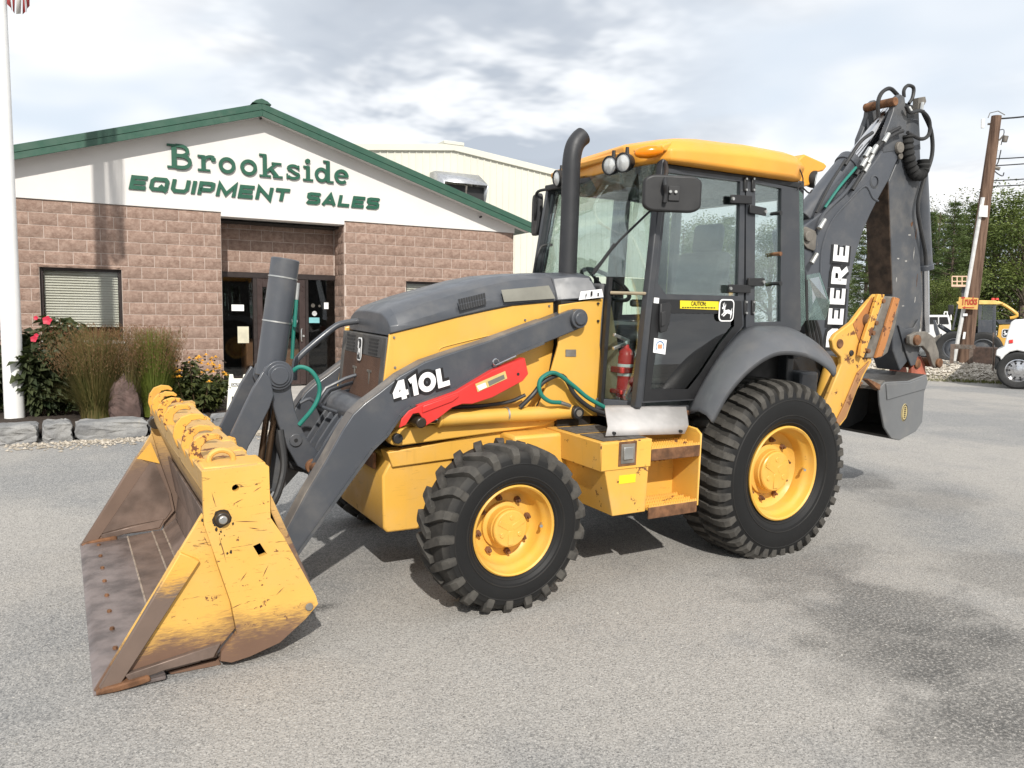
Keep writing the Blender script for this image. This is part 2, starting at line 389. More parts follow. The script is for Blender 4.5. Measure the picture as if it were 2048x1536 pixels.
# ------------------------------------------------------------ the backhoe loader
BH = thing('backhoe_loader', 'large yellow and charcoal backhoe loader parked in front of the block office', 'backhoe', PIV-MROT @ PIV, (TILT, 0, 0))
def profile_tyre(R0, rb, w, h):
    c = w/2-.03; Rc = R0-h; d = Rc-rb
    half = [(rb-.004, .34), (rb+.012, .40), (rb+.05*d+.012, .425), (rb+.22*d, .475), (rb+.42*d, .5), (rb+.62*d, .497), (rb+.8*d, .475), (Rc-.03, .445), (Rc-.008, .39), (Rc+.001, .25), (Rc+.004, .0)]
    return c, Rc, half
def crown(half, w, q):
    a = abs(q)/w
    pts = [(f, r_) for r_, f in half[5:]][::-1]
    for (f0, r0), (f1, r1) in zip(pts, pts[1:]):
        if a <= f1: return r0+(r1-r0)*(a-f0)/(f1-f0+1e-9)
    return pts[-1][1]
def make_tyre(R0, rb, w, h, style, flat, parent):
    c, Rc, half = profile_tyre(R0, rb, w, h)
    prof = [(r_, c-f*w) for r_, f in half]+[(r_, c+f*w) for r_, f in half[-2::-1]]
    m = MB(); n = 96
    m.lathe(prof, (0, 0, 0), (0, 1, 0), n); att = []
    for r_, y in prof: att += [.55*sstep(Rc-.05, Rc-.005, r_)]*n
    dd_ = Rc-rb
    for fr in (.12, .30, .66):
        rr_ = rb+fr*dd_; ks = [(q, f) for q, f in half]; f_ = .5
        for (r0, f0), (r1, f1) in zip(ks, ks[1:]):
            if r0 <= rr_ <= r1: f_ = f0+(f1-f0)*(rr_-r0)/(r1-r0+1e-9)
        y_ = c-f_*w; m.lathe([(rr_-.007, y_+.003), (rr_-.002, y_-.0035), (rr_+.002, y_-.0035), (rr_+.007, y_+.003)], (0, 0, 0), (0, 1, 0), n); att += [.12]*(4*n)
    def pt(th, q, r_): return (r_*math.cos(th), c+q, r_*math.sin(th))
    def lug(nodes, hw):
        rs = []
        for q, th, r0, q1, r1, k in nodes:
            a0 = hw*k/r0; a1 = hw*k*.8/r1
            rs.append([pt(th-a0, q, r0), pt(th+a0, q, r0), pt(th+a1, q1, r1), pt(th-a1, q1, r1)])
            att.extend([.6, .6, 1., 1.])
        m.rings(rs)
    if style == 'bar':
        N = 21
        for sd in (-1, 1):
            for i in range(N):
                t0 = 2*math.pi*(i+(.5 if sd > 0 else 0))/N+random.uniform(-.006, .006)
                nd = []
                for f, dth, drop, k in ((-.06, .0, 0, .7), (.12, .062, 0, 1.0), (.36, .145, .004, 1.1), (.45, .168, .016, 1.0)):
                    q = f*w*sd; nd.append((q, t0-dth, crown(half, w, q)-.012, q, R0-drop, k))
                q = .492*w*sd
                nd.append((q, t0-.17, Rc-.055, .507*w*sd, R0-.048, .85)); nd.append((.49*w*sd, t0-.172, Rc-.075, .497*w*sd, Rc-.066, .6))
                lug(nd, .029)
    else:
        N = 40
        for i in range(N):
            t0 = 2*math.pi*i/N
            for sd in (-1, 1):
                o = .5*2*math.pi/N*(sd > 0)+random.uniform(-.004, .004)
                nd = [(f*w*sd, t0+o+dth, crown(half, w, f*w)-.012, f*w*sd, R0-dr, 1) for f, dth, dr in ((.255, .012, .001), (.33, .018, .004), (.40, .023, .012), (.445, .027, .022))]
                nd.append((.478*w*sd, t0+o+.03, Rc-.06, .492*w*sd, R0-.05, .92))
                nd.append((.485*w*sd, t0+o+.032, Rc-.085, .493*w*sd, Rc-.075, .7)); lug(nd, .0285)
                nd = [(f*w*sd, t0+o+dth-.01, crown(half, w, f*w)-.012, f*w*sd, R0, 1) for f, dth in ((.015, -.02), (.13, -.005), (.245, .01))]
                lug(nd, .029)
    for i, (x, y, z) in enumerate(m.v):
        if z < -flat: m.v[i] = (x, y, -flat)
    m.att['tread'] = att
    return m.build('tyre', M_TYRE, parent, ang=19)
def wheel(x, y, z, R0, rr, w, h, style, hub, front):
    m = MB(); s_ = rr/.256
    disc = .15 if front else .17
    prof = [(rr*.94, .05), (rr*1.0, .026), (rr*1.02, .012), (rr*1.02, .002), (rr*.99, -.005), (rr*.955, .004), (rr*.935, .03), (rr*.91, .05), (rr*.87, .062), (rr*.85, .085), (rr*.835, disc-.03), (rr*.77, disc-.008), (rr*.72, disc), (.02, disc),
            ]
    m.lathe(prof, (0, 0, 0), (0, 1, 0), 64)
    m.lathe([(rr*.80, disc+.01), (rr*.84, disc+.06), (rr*.84, w-.12), (rr*.9, w-.09), (rr*1.0, w-.06)], (0, 0, 0), (0, 1, 0), 48)
    rim = m.build('wheel', M_RIM, BH); rim.location = (x, y, z)
    make_tyre(R0, rr*.985, w, h, style, z-.004, rim)
    hm = MB(); f0 = .045 if front else .07
    hm.lathe([(hub*1.25, disc-.002), (hub*1.25, disc-.02), (hub*1.06, disc-.03), (hub*1.04, f0+.03), (hub*1.0, f0+.028), (hub, f0+.008), (hub*.94, f0), (hub*.3, f0-.005), (.001, f0-.006)], (0, 0, 0), (0, 1, 0), 40)
    # three raised ribs and plugs on the planetary cover
    for i in range(3):
        a = 2*math.pi*i/3+.5
        hm.prismv([(math.cos(a+k)*hub*q, f0-.003, math.sin(a+k)*hub*q) for k, q in ((-.18, .86), (.18, .86), (.5, .34), (1.05, .2), (-1.05, .2), (-.5, .34))], (0, -.004, 0))
        a += 1.047
        hm.cyl((math.cos(a)*hub*.6, f0-.007, math.sin(a)*hub*.6), (math.cos(a)*hub*.6, f0+.01, math.sin(a)*hub*.6), hub*.13, hub*.16, 12)
    hm.build('hub', M_YELW, rim, bevel=.002, seg=1)
    nb = MB(); p = hub*1.3 if front else hub*1.28
    for i in range(8 if front else 10):
        a = 2*math.pi*(i+.25)/(8 if front else 10); rb_ = (rr*.72+hub*1.25)/2+.004
        b = MB(); c = Vector((math.cos(a)*rb_, 0, math.sin(a)*rb_))
        b.cyl(c+V(0, disc+.004, 0), c+V(0, disc-.022, 0), .02, .018, 6).cyl(c+V(0, disc-.02, 0), c+V(0, disc-.042, 0), .0095, .0085, 8)
        b.build('bolt', M_RST, rim)
    v = MB(); v.cyl((rr*.83, .07, 0), (rr*.74, .03, 0), .007, .006, 8).cyl((rr*.74, .03, 0), (rr*.715, .018, 0), .0095, .0095, 8); v.build('valve', M_ZINC, rim)
    return rim
FW = wheel(0, -1.0825, .464, .484, .256, .345, .031, 'bar', .108, True)
RW = wheel(2.18, -1.06, .585, .645, .329, .49, .026, 'block', .142, False)
FW.rotation_euler.y = 0
for o in (FW, RW): copy_tree(o, BH, mirror=True)

# ---- chassis
m = MB()
m.box(-.35, 2.9, -.36, .36, .44, .86)                        # main frame
m.cyl((0, -.8, .464), (0, .8, .464), .085, .085, 20); m.box(-.14, .14, -.3, .3, .32, .62)      # front axle
m.cyl((2.18, -.75, .585), (2.18, .75, .585), .16, .16, 20); m.box(1.9, 2.5, -.4, .4, .42, .95)   # rear axle
m.box(.2, 1.2, -.3, .3, .36, .5)
m.build('chassis', M_BLK, BH, bevel=.006, seg=1)
# front counterweight box
y0 = -.42
m = MB(); m.prism(Q([(783, 918), (765, 953), (767, 1056), (774, 1066), (832, 1059), (905, 1046), (905, 892), (860, 903)], y0), y0, .42)
m.build('front_frame', M_YELW, BH, bevel=.012, label='chipped yellow front frame box below the grille')
m = MB(); m.box(-.545, -.524, -.30, .30, .70, .80); m.box(-.60, -.50, -.16, .16, .80, .88); m.build('tow_bracket', M_RST, BH, bevel=.005)
# side rails
m = MB()
rail = Q([(775, 905), (860, 890), (1110, 838), (1110, 880), (1000, 905), (785, 935)], -.44)
m.prism(rail, -.44, -.32)
copy_tree(m.build('frame_rail', M_YELW, BH, bevel=.006), BH, mirror=True)
m = MB()
tl = Q([(779, 868), (800, 858), (1085, 822), (1120, 838), (1090, 852), (800, 892), (784, 890), (776, 880)], -.47)
m.prism(tl, -.47, -.40); m.build('loader_mast_rail', M_YEL, BH, bevel=.008)
m = MB(); p = A(793, 876, y=-.475); m.cyl(p, p+V(0, -.03, 0), .03, .03, 20); m.build('rail_pin', M_BLK, BH, bevel=.004)
m = MB(); m.box(.25, 1.02, -.62, -.36, .55, .9); m.build('hydraulic_tank', M_YELW, BH, bevel=.02)

# ---- hood, grille, cowl
# stations along x: (x, z of side border, half width at border, z shoulder, half width shoulder, z top, half width of flat top)
hs = [(-.475, 1.505, .375, 1.60, .325, 1.638, .20), (-.43, 1.512, .392, 1.635, .335, 1.672, .21), (-.25, 1.565, .40, 1.70, .335, 1.735, .22), (-.06, 1.622, .405, 1.755, .335, 1.79, .22),
      (.16, 1.672, .41, 1.815, .335, 1.852, .22), (.34, 1.706, .412, 1.856, .34, 1.888, .23), (.48, 1.722, .415, 1.872, .345, 1.903, .24), (.655, 1.733, .418, 1.885, .35, 1.912, .24)]
def hood_ring(x, zb, wb, zs, ws, zt, wt, dz=0):
    half = [(x, -wb, zb), (x, -wb+.006, zb+.06), (x, -ws, zs), (x, -(ws+wt)/2, zs+(zt-zs)*.72), (x, -wt, zt), (x, 0, zt+.006)]
    return half+[(p[0], -p[1], p[2]) for p in half[-2::-1]]
m = MB(); rr = [hood_ring(*s_) for s_ in hs]
m.rings([r_ for r_ in rr], cap=True)
hood = m.build('hood', M_GRY, BH, bevel=.006, seg=2, ang=18)
# slotted vent in the hood flank
hv = MB()
def hood_pt(u, v, y): return A(u, v, y=y)
vp = [A(912, 598, y=-.395), A(967, 585, y=-.39), A(970, 609, y=-.408), A(917, 622, y=-.41)]
nrm = (vp[1]-vp[0]).cross(vp[3]-vp[0]).normalized()
if nrm.y > 0: nrm = -nrm
hv.prismv([p+nrm*.004+V(0, -.012, 0) for p in vp], nrm*.004); hv.build('vent_panel', M_GRY, hood, bevel=.003, seg=1)
for i in range(11):
    for j in range(2):
        a = (i+.5)/11; lo, hi = (.06, .46) if j == 0 else (.54, .94)
        top = vp[0].lerp(vp[1], a).lerp(vp[3].lerp(vp[2], a), lo); bot = vp[0].lerp(vp[1], a).lerp(vp[3].lerp(vp[2], a), hi)
        ex = (vp[1]-vp[0])*.028
        sl = MB(); off = nrm*.0095+V(0, -.012, 0)
        sl.prismv([top-ex+off, top+ex+off, bot+ex+off, bot-ex+off], nrm*.003); sl.build('vent_slot', M_BLK, hood)
# pale sticker strip near the rear of the hood
sp = [A(1000, 580, y=-.40), A(1095, 571, y=-.40), A(1108, 597, y=-.42), A(1006, 604, y=-.42)]
n_ = (sp[1]-sp[0]).cross(sp[3]-sp[0]).normalized(); n_ = -n_ if n_.y > 0 else n_
m = MB(); m.prismv([p+V(0, -.014, 0) for p in sp], n_*.002); m.build('grey_decal', plain('olive_grey_decal', (.20, .195, .165), .5), hood)
# side panels (yellow)
sidey = -.413
side = Q([(779, 668), (914, 634), (1025, 611), (1107, 603), (1108, 690), (1094, 770), (1066, 826), (930, 850), (800, 868), (752, 860), (768, 760)], sidey)
m = MB(); m.prism(side, sidey, sidey+.02)
copy_tree(m.build('side_panel', M_YEL, BH, bevel=.006), BH, mirror=True)
m = MB(); m.tube([A(877, 705, y=-.416), A(880, 697, y=-.416), A(900, 690, y=-.416), A(978, 671, y=-.416)], .004, 6, 3); m.build('panel_latch_rail', M_YELW, BH)
m = MB(); m.prism(Q([(1106, 604), (1117, 602), (1114, 700), (1100, 790), (1080, 830), (1065, 828), (1092, 760)], -.395), -.395, .395); m.build('hood_seal', M_BLK, BH)
sm_ = [A(u, v, y=-.416) for u, v in ((779, 667), (845, 651), (914, 633.5), (970, 621), (1025, 610), (1107, 602.5))]
m = MB(); m.tube(sm_, .0045, 6); m.build('hood_gap', M_BLK, BH)
for u, v in ((788, 675), (1098, 612), (790, 735), (1050, 640)): p = A(u, v, y=-.414); m = MB(); m.cyl(p, p+V(0, -.006, 0), .008, .007, 8); m.build('panel_screw', M_DIRTY, BH)
# engine bay body behind panels
m = MB(); m.box(-.40, .66, -.38, .38, .80, 1.50); m.build('engine_bay', M_BLK, BH)
# grille: brown rusty screen between side posts
gm = MB()
_ga, _gb = A(777, 676, y=-.40), A(765, 790, y=-.40)
def gx_(z): return _ga.x-.012+(_gb.x-_ga.x)*(z-_ga.z)/(_gb.z-_ga.z)
for sy in (-1, 1):
    gm.prismv([(gx_(1.50), sy*.40, 1.50), (gx_(1.50), sy*.335, 1.50), (gx_(.98), sy*.335, .98), (gx_(.98), sy*.40, .98)], (.10, 0, 0))
gm.prismv([(gx_(1.50), -.336, 1.50), (gx_(1.50), .336, 1.50), (gx_(1.37), .336, 1.37), (gx_(1.37), -.336, 1.37)], (.08, 0, 0))
gr = gm.build('grille', paint('soot_grey_frame', (.05, .048, .047), .5, .25, rust=.2), BH, bevel=.006)
m = MB(); m.prismv([(gx_(1.372)+.002, -.334, 1.372), (gx_(1.372)+.002, .334, 1.372), (gx_(1.0)+.002, .334, 1.0), (gx_(1.0)+.002, -.334, 1.0)], (.03, 0, 0))
def mesh_mat():
    mm, t, b = new_mat('rusty_radiator_screen')
    oc = t.add('ShaderNodeTexCoord').outputs['Object']; x, y, z = t.sep(oc)
    n = t.noise(oc, 3.2, 6, .6)
    c = t.mix(t.ramp(n, .3, .7), (.075, .035, .02), (.17, .085, .05))
    w1 = t.math('SINE', t.math('MULTIPLY', y, 900)); w2 = t.math('SINE', t.math('MULTIPLY', z, 900))
    h = t.math('MULTIPLY', w1, w2)
    c = t.mix(t.ramp(h, -.3, .6, .55, 0), c, (.02, .014, .01))
    t.set(b.inputs['Base Color'], c); b.inputs['Roughness'].default_value = .8; t.set(b.inputs['Normal'], t.bump(h, .4, .002)); return mm
m.build('radiator_screen', mesh_mat(), gr)
for yy in (-.20, .22):
    for i in range(5):
        b = MB(); z = 1.475-.021*i; b.box(gx_(z)-.004, gx_(z)+.01, yy-.075, yy+.075, z-.006, z+.006); b.build('grille_slot', M_BLK, gr)
# scratched marks on the screen
for yy in (-.17, .10):
    m = MB(); m.box(gx_(1.28)-.003, gx_(1.28)+.004, yy-.035, yy+.035, 1.275, 1.288); m.box(gx_(1.25)-.003, gx_(1.25)+.004, yy-.012, yy, 1.20, 1.275); m.build('screen_scuff', M_DIRTY, gr)

# leaping-deer emblem: white line work on black
DEER = [(.10, .30), (.20, .34), (.28, .42), (.24, .50), (.30, .56), (.36, .50), (.46, .50), (.62, .53), (.76, .50), (.84, .44), (.86, .52), (.92, .60), (.90, .48), (.93, .40), (.88, .24), (.84, .12), (.80, .12), (.82, .24), (.78, .32),
        (.66, .34), (.54, .36), (.46, .32), (.34, .24), (.24, .20), (.22, .25), (.34, .32), (.36, .38), (.30, .36), (.20, .28), (.12, .25)]
HEAD = [(.28, .48), (.24, .56), (.20, .58), (.18, .54), (.13, .55), (.12, .60), (.20, .66), (.17, .76), (.20, .82), (.21, .74), (.24, .68), (.25, .80), (.29, .86), (.28, .78), (.28, .70), (.32, .66), (.38, .74), (.40, .80), (.41, .72), (.36, .62), (.36, .52)]
def rrect(w, h, r_, n=4):
    out = []
    for cx, cy, a in ((w-r_, h-r_, 0), (r_, h-r_, 90), (r_, r_, 180), (w-r_, r_, 270)):
        out += [(cx+r_*math.cos(R(a+90*i/n)), cy+r_*math.sin(R(a+90*i/n))) for i in range(n+1)]
    return out
def emblem(o, ex, ey, en, w, h, parent, name='deer_emblem'):
    """flat badge on the plane (o, ex, ey), outward normal en"""
    o, ex, ey, en = map(Vector, (o, ex, ey, en))
    P = lambda x, y, d: o+ex*(x*w)+ey*(y*h)+en*d
    m = MB(); m.prismv([P(x, y, .0) for x, y in rrect(1, 1, .22)], en*.003); bo = m.build(name, M_DECW, parent)
    m = MB(); m.prismv([P(.07+.86*x, .06+.88*y, .003) for x, y in rrect(1, 1, .2)], en*.0015); m.build(name+'_ground', M_DECB, parent)
    m = MB()
    for s_ in (DEER, HEAD): m.prismv([P(.08+.84*x, .02+.98*y, .0045) for x, y in s_], en*(.0012 if s_ is DEER else .0016))
    m.build(name+'_deer', M_DECW, parent)
emblem((gx_(1.49)-.012, -.02, 1.345), (0, 0.001, 0), (-.06, 0, 1), (-1, 0, -.06), 1, 1, gr) if False else None
emblem((gx_(1.34)-.006, .055, 1.33), (0, -1, 0), (.058, 0, .998), (-.998, 0, .058), .075, .145, gr)

# cowl between the hood and the cab
m = MB()
cy = -.50
cow = Q([(1119, 610), (1207, 597), (1203, 640), (1200, 690), (1206, 740), (1206, 800), (1195, 832), (1105, 832), (1080, 845), (1075, 820), (1095, 770), (1117, 690)], cy)
m.prism(cow, cy, cy+.02)
copy_tree(m.build('cowl_panel', M_YEL, BH, bevel=.006), BH, mirror=True)
m = MB(); m.box(.66, .93, -.47, .47, .9, 1.74); m.build('firewall', M_BLK, BH)
m = MB()
cr = [[(.655, -.418, 1.733), (.655, -.35, 1.885), (.655, -.24, 1.912), (.655, .24, 1.912), (.655, .35, 1.885), (.655, .418, 1.733)],
      [(.78, -.46, 1.745), (.78, -.40, 1.905), (.78, -.28, 1.925), (.78, .28, 1.925), (.78, .40, 1.905), (.78, .46, 1.745)],
      [(.945, -.52, 1.755), (.90, -.45, 1.90), (.90, -.3, 1.93), (.90, .3, 1.93), (.90, .45, 1.90), (.945, .52, 1.755)]]
m.rings([[Vector(p)+V(.004, 0, .002) for p in r_] for r_ in cr]); cowl = m.build('cowl_top', M_GRY, BH, bevel=.012)
# torn white paper tag taped to the cowl
tp = [A(1160, 583, y=-.50), A(1202, 578, y=-.525), A(1205, 594, y=-.525), A(1156, 600, y=-.50)]
m = MB(); m.prismv([p+V(0, -.008, 0) for p in tp], (0, -.002, 0)); tg = m.build('paper_tag', M_DECW, cowl)
for u, v, w_, h_ in ((1183, 587, .012, .03), (1196, 589, .01, .022), (1172, 590, .006, .02)):
    m = MB(); p = A(u, v, y=-.53); m.box(p.x-w_/2, p.x+w_/2, p.y-.004, p.y, p.z-h_/2, p.z+h_/2); m.build('tag_print', M_DECB, cowl)
for u, v in ((1196, 607), (1196, 642)): p = A(u, v, y=-.505); m = MB(); m.cyl(p+V(0, .004, 0), p+V(0, -.008, 0), .008, .008, 10); m.build('panel_bolt', M_BLK, BH)
pl_ = [A(1131, 699, y=-.503), A(1152, 699, y=-.503), A(1152, 713, y=-.503), A(1131, 713, y=-.503)]
m = MB(); m.prismv(pl_, (0, -.002, 0)); m.build('serial_plate', M_DIRTY, BH)
# ---- strokes for lettering: every stroke is one slab, its depth a hair different from its neighbours
def offset_poly(pts, w, closed=False):
    P = []
    for p in pts:
        p = Vector(p)
        if not P or (p-P[-1]).length > 1e-4: P.append(p)
    n = len(P); L = []; Rr = []
    for i in range(n):
        a = P[(i-1) % n] if (closed or i > 0) else None; b = P[i]; c = P[(i+1) % n] if (closed or i < n-1) else None
        d1 = (b-a).normalized() if a is not None else (c-b).normalized(); d2 = (c-b).normalized() if c is not None else d1
        n1 = Vector((-d1.y, d1.x)); n2 = Vector((-d2.y, d2.x)); mt = n1+n2
        mt = mt.normalized() if mt.length > 1e-6 else n1
        k = 1/max(.45, mt.dot(n1)); L.append(b+mt*w/2*k); Rr.append(b-mt*w/2*k)
    return L, Rr
def arc(cx, cy, rx, ry, a0, a1, n=10): return [(cx+rx*math.cos(R(a0+(a1-a0)*i/n)), cy+ry*math.sin(R(a0+(a1-a0)*i/n))) for i in range(n+1)]
def stroke_slab(mb, pts, w, P, d0, d1, closed=False):
    """P(x, y, d) -> 3-D point"""
    L, Rr = offset_poly(pts, w, closed); k = len(L)
    rs = [[P(*L[i], d0), P(*Rr[i], d0), P(*Rr[i], d1), P(*L[i], d1)] for i in range(k)]
    mb.rings(rs, cap=True, closed=closed)
def plane_map(o, ex, ey, en, sx=1., sy=1., shear=0.):
    o, ex, ey, en = map(Vector, (o, ex, ey, en))
    return lambda x, y, d: o+ex*((x+shear*y)*sx)+ey*(y*sy)+en*d
# block capitals and digits on a 1-high grid: (advance, [(points, closed), ...])
W_ = .24; h_ = W_/2
GL = {
 'D': (.86, [([(h_, h_), (.40, h_), (.56, .16), (.66, .34), (.66, .66), (.56, .84), (.40, 1-h_), (h_, 1-h_)], True)]),
 'E': (.74, [([(.66, 1-h_), (h_, 1-h_), (h_, h_), (.66, h_)], False), ([(h_, .5), (.58, .5)], False)]),
 'R': (.84, [([(h_, 0), (h_, 1-h_), (.44, 1-h_), (.58, .84), (.58, .58), (.44, .45), (h_, .45)], False), ([(.34, .45), (.66, 0)], False)]),
 '4': (.86, [([(.56, 0), (.56, 1)], False), ([(.50, .94), (.09, .36)], False), ([(.0, .30), (.82, .30)], False)]),
 '1': (.46, [([(.30, 0), (.30, .9), (.04, .80)], False)]),
 '0': (.98, [([*arc(.47, .5, .35, .38, 0, 345, 22)], True)]),
 'L': (.70, [([(h_, 1), (h_, h_), (.66, h_)], False)]),
}
def letters(txt, pm, parent, mat, name, d0, d1, gap=.06, w=W_):
    x = 0
    for i, ch in enumerate(txt):
        adv, strokes = GL[ch]; m = MB()
        for j, (pts, cl) in enumerate(strokes):
            stroke_slab(m, [(px+x, py) for px, py in pts], w, pm, d0, d1+.0006*j, cl)
        m.build(name, mat, parent); x += adv+gap
    return x

# ---- loader arms
ay0, ay1 = -.54, -.43
near_edge = [(1146, 619), (1089, 641), (972, 684), (900, 707), (850, 724), (800, 752), (760, 784), (730, 806), (706, 829), (685, 861), (651, 923), (612, 988), (568, 1072), (520, 1150)]
low_edge = [(560, 1165), (591, 1118), (628, 1066), (672, 1004), (747, 900), (776, 872), (802, 834), (823, 816), (855, 801), (914, 778), (1031, 710), (1089, 687), (1166, 655)]
pv = A(1155, 637, y=ay0)
outl = Q(near_edge, ay0)+Q(low_edge, ay0)
m = MB(); m.prism(outl, ay0, ay1)
ARM = m.build('loader_arm', M_GRY, BH, bevel=.007, seg=2)
m = MB(); m.cyl(pv+V(0, .16, 0), pv+V(0, -.03, 0), .062, .062, 28).cyl(pv+V(0, -.03, 0), pv+V(0, -.045, 0), .045, .04, 24); m.build('arm_pivot', M_GRY, ARM, bevel=.004)
# rusty wear strip along the top flange
fl = Q(near_edge[1:-1], ay0)
m = MB()
for (x0, z0), (x1, z1) in zip(fl, fl[1:]):
    d = Vector((x1-x0, 0, z1-z0)).normalized(); up = Vector((-d.z, 0, d.x)); up = up if up.z+up.x*-.3 > 0 else -up
    m.prismv([(x0, ay0+.004, z0), (x1, ay0+.004, z1), (x1+up.x*.006, ay0+.004, z1+up.z*.006), (x0+up.x*.006, ay0+.004, z0+up.z*.006)], (0, .098, 0))
m.build('top_flange', paint('dusty_grey_flange', (.13, .12, .115), .55, .4, rust=.3), ARM)
le = Q(low_edge[1:-1], ay0-.012)
m = MB()
for (x0, z0), (x1, z1) in zip(le, le[1:]):
    d = Vector((x1-x0, 0, z1-z0)).normalized(); n_ = Vector((-d.z, 0, d.x))
    m.prismv([Vector((x0, ay0-.012, z0))-n_*.004, Vector((x1, ay0-.012, z1))-n_*.004, Vector((x1, ay0-.012, z1))+n_*.012, Vector((x0, ay0-.012, z0))+n_*.012], (0, .02, 0))
m.build('arm_weld_flange', M_GRYW, ARM)
far_arm = copy_tree(ARM, BH, mirror=True)
# model number: white figures with a black surround
def on_plane(y, pts): return [A(u, v, y=y) for u, v in pts]
o_, e_, t_ = on_plane(ay0-.003, [(788, 804), (897, 770), (806, 763)])
ex = (e_-o_); sx = ex.length/3.06; ex.normalize(); ey = V(-ex.z, 0, ex.x); hh = .112
pm = plane_map(o_, ex, ey, (0, -1, 0), sx, hh, .06)
letters('410L', pm, ARM, M_DECB, 'number_surround', 0, .0012, w=.58)
letters('410L', pm, ARM, M_DECW, 'number', .0030, .0040, w=.27)

# cross tube and gussets
ct = A(690, 835, y=0.)
CTX, CTZ = -.60, 1.03
m = MB(); m.cyl((CTX, -.44, CTZ), (CTX, .44, CTZ), .095, .095, 32); ctube = m.build('cross_tube', M_GRY, BH)
for yy in (-.16, -.06, .06, .16):
    m = MB(); m.prism([(CTX-.04, CTZ+.06), (CTX+.02, CTZ-.08), (-.86, .64), (-.90, .66), (-.88, .74), (-.74, .95)], yy-.012, yy+.012); m.build('gusset', M_GRY, ctube, bevel=.004, seg=1)
# bell crank and bucket link (plates either side of the tilt cylinder)
pY = -.13
pvt = A(556, 750, y=pY); pin = A(625, 932, y=pY); boss = A(591, 880, y=pY); lnk = A(432, 945, y=pY)
def plate_between(pts, y0, y1): m_ = MB(); m_.prism(pts, y0, y1); return m_
crank = Q([(523, 760), (530, 735), (548, 722), (575, 727), (584, 745), (583, 780), (590, 820), (605, 860), (622, 890), (650, 915), (640, 940), (618, 945), (595, 932), (575, 895), (557, 850), (543, 800)], pY)
BC = None
for yy in (pY, -pY-.03):
    mb = plate_between(crank, yy, yy+.03); o = mb.build('bell_crank', M_GRY, BH, bevel=.006)
    BC = BC or o
m = MB(); m.cyl((pvt.x, pY-.05, pvt.z), (pvt.x, -pY+.05, pvt.z), .052, .052, 28).cyl((pvt.x, pY-.028, pvt.z), (pvt.x, pY+.0, pvt.z), .085, .085, 32).cyl((pvt.x, pY-.04, pvt.z), (pvt.x, pY-.02, pvt.z), .068, .068, 32)
m.build('crank_pin', M_GRY, BC, bevel=.004)
m = MB(); m.cyl((boss.x, pY-.012, boss.z), (boss.x, -pY, boss.z), .038, .038, 24); m.build('boss', M_GRY, BC, bevel=.003)
m = MB(); m.cyl((boss.x, pY-.014, boss.z), (boss.x, pY-.010, boss.z), .012, .012, 12); m.build('boss_hole', M_BLK, BC)
m = MB(); m.cyl((pin.x, pY-.03, pin.z), (pin.x, -pY+.03, pin.z), .045, .045, 24).cyl((pin.x, -.5, pin.z), (pin.x, .5, pin.z), .03, .03, 16); m.build('crank_lower_pin', M_RST, BC, bevel=.004)
yl = pY-.045
link_o = Q([(527, 742), (542, 758), (548, 790), (540, 815), (520, 855), (498, 892), (480, 935), (440, 985), (425, 960), (460, 872), (505, 778)], yl)
for i, yy in enumerate((yl, -yl-.03)):
    mb = plate_between(link_o, yy, yy+.03); L_ = mb.build('bucket_link', M_GRY, BH, bevel=.006)
m = MB(); m.prism([(x+.01, z+.01) for x, z in Q([(545, 760), (535, 800), (480, 900), (455, 900), (520, 790)], 0)], -.02, .02); m.build('link_web', M_GRYW, BH)
# tilt cylinder: barrel standing up out of the crank
ct0 = A(541, 735, y=0.); ct1 = A(571, 518, y=0.)
dcy = (ct1-ct0).normalized()
m = MB(); m.cyl(ct0-dcy*.05, ct1, .082, .082, 36); TC = m.build('tilt_cylinder', M_GRY, BH, bevel=.006)
for cz_ in (ct1-dcy*.115, ct0+dcy*.27): m = MB(); m.cyl(cz_, cz_+dcy*.008, .085, .085, 32); m.build('hose_clamp', M_ZINC, TC)
sdv = (A(600, 640, y=0.)-A(560, 640, y=0.)).normalized()
m = MB(); m.cyl(ct0+dcy*.274+sdv*.075, ct0+dcy*.274+sdv*.12, .016, .012, 10); m.build('clamp_bolt', M_ZINC, TC); m = MB(); m.cyl(ct1-dcy*.24+sdv*.09+V(0, -.03, 0), ct1-dcy*.14+sdv*.085+V(0, -.03, 0), .012, .012, 10); m.build('port_fitting', M_ZINC, TC)
m = MB(); m.tube([ct1-dcy*.24+sdv*.09+V(0, -.03, 0), ct1-dcy*.40+sdv*.10+V(0, -.03, 0), ct0+dcy*.30+sdv*.10, ct0+dcy*.05+sdv*.12], .011, 8, 5); m.build('cylinder_hose', M_GREENHOSE, TC)
m = MB()
M_ROD = plain('oily_chrome_rod', (.13, .085, .055), .3, .7, vscale=2)
for du in (-7, 8): p0 = A(545+du, 800, y=0.); p1 = A(524+du, 950, y=0.); m = MB(); m.cyl(p0, p1, .018, .018, 16); m.build('cylinder_rod', M_ROD, TC)
# bumper bar ahead of the grille
m = MB(); m.tube([A(588, 760, y=.2), A(590, 732, y=.2), A(600, 712, y=.2), A(665, 657, y=.2), A(690, 646, y=.2), A(718, 642, y=.2)], .02, 12, 4); m.build('guard_bar', M_GRY, BH)
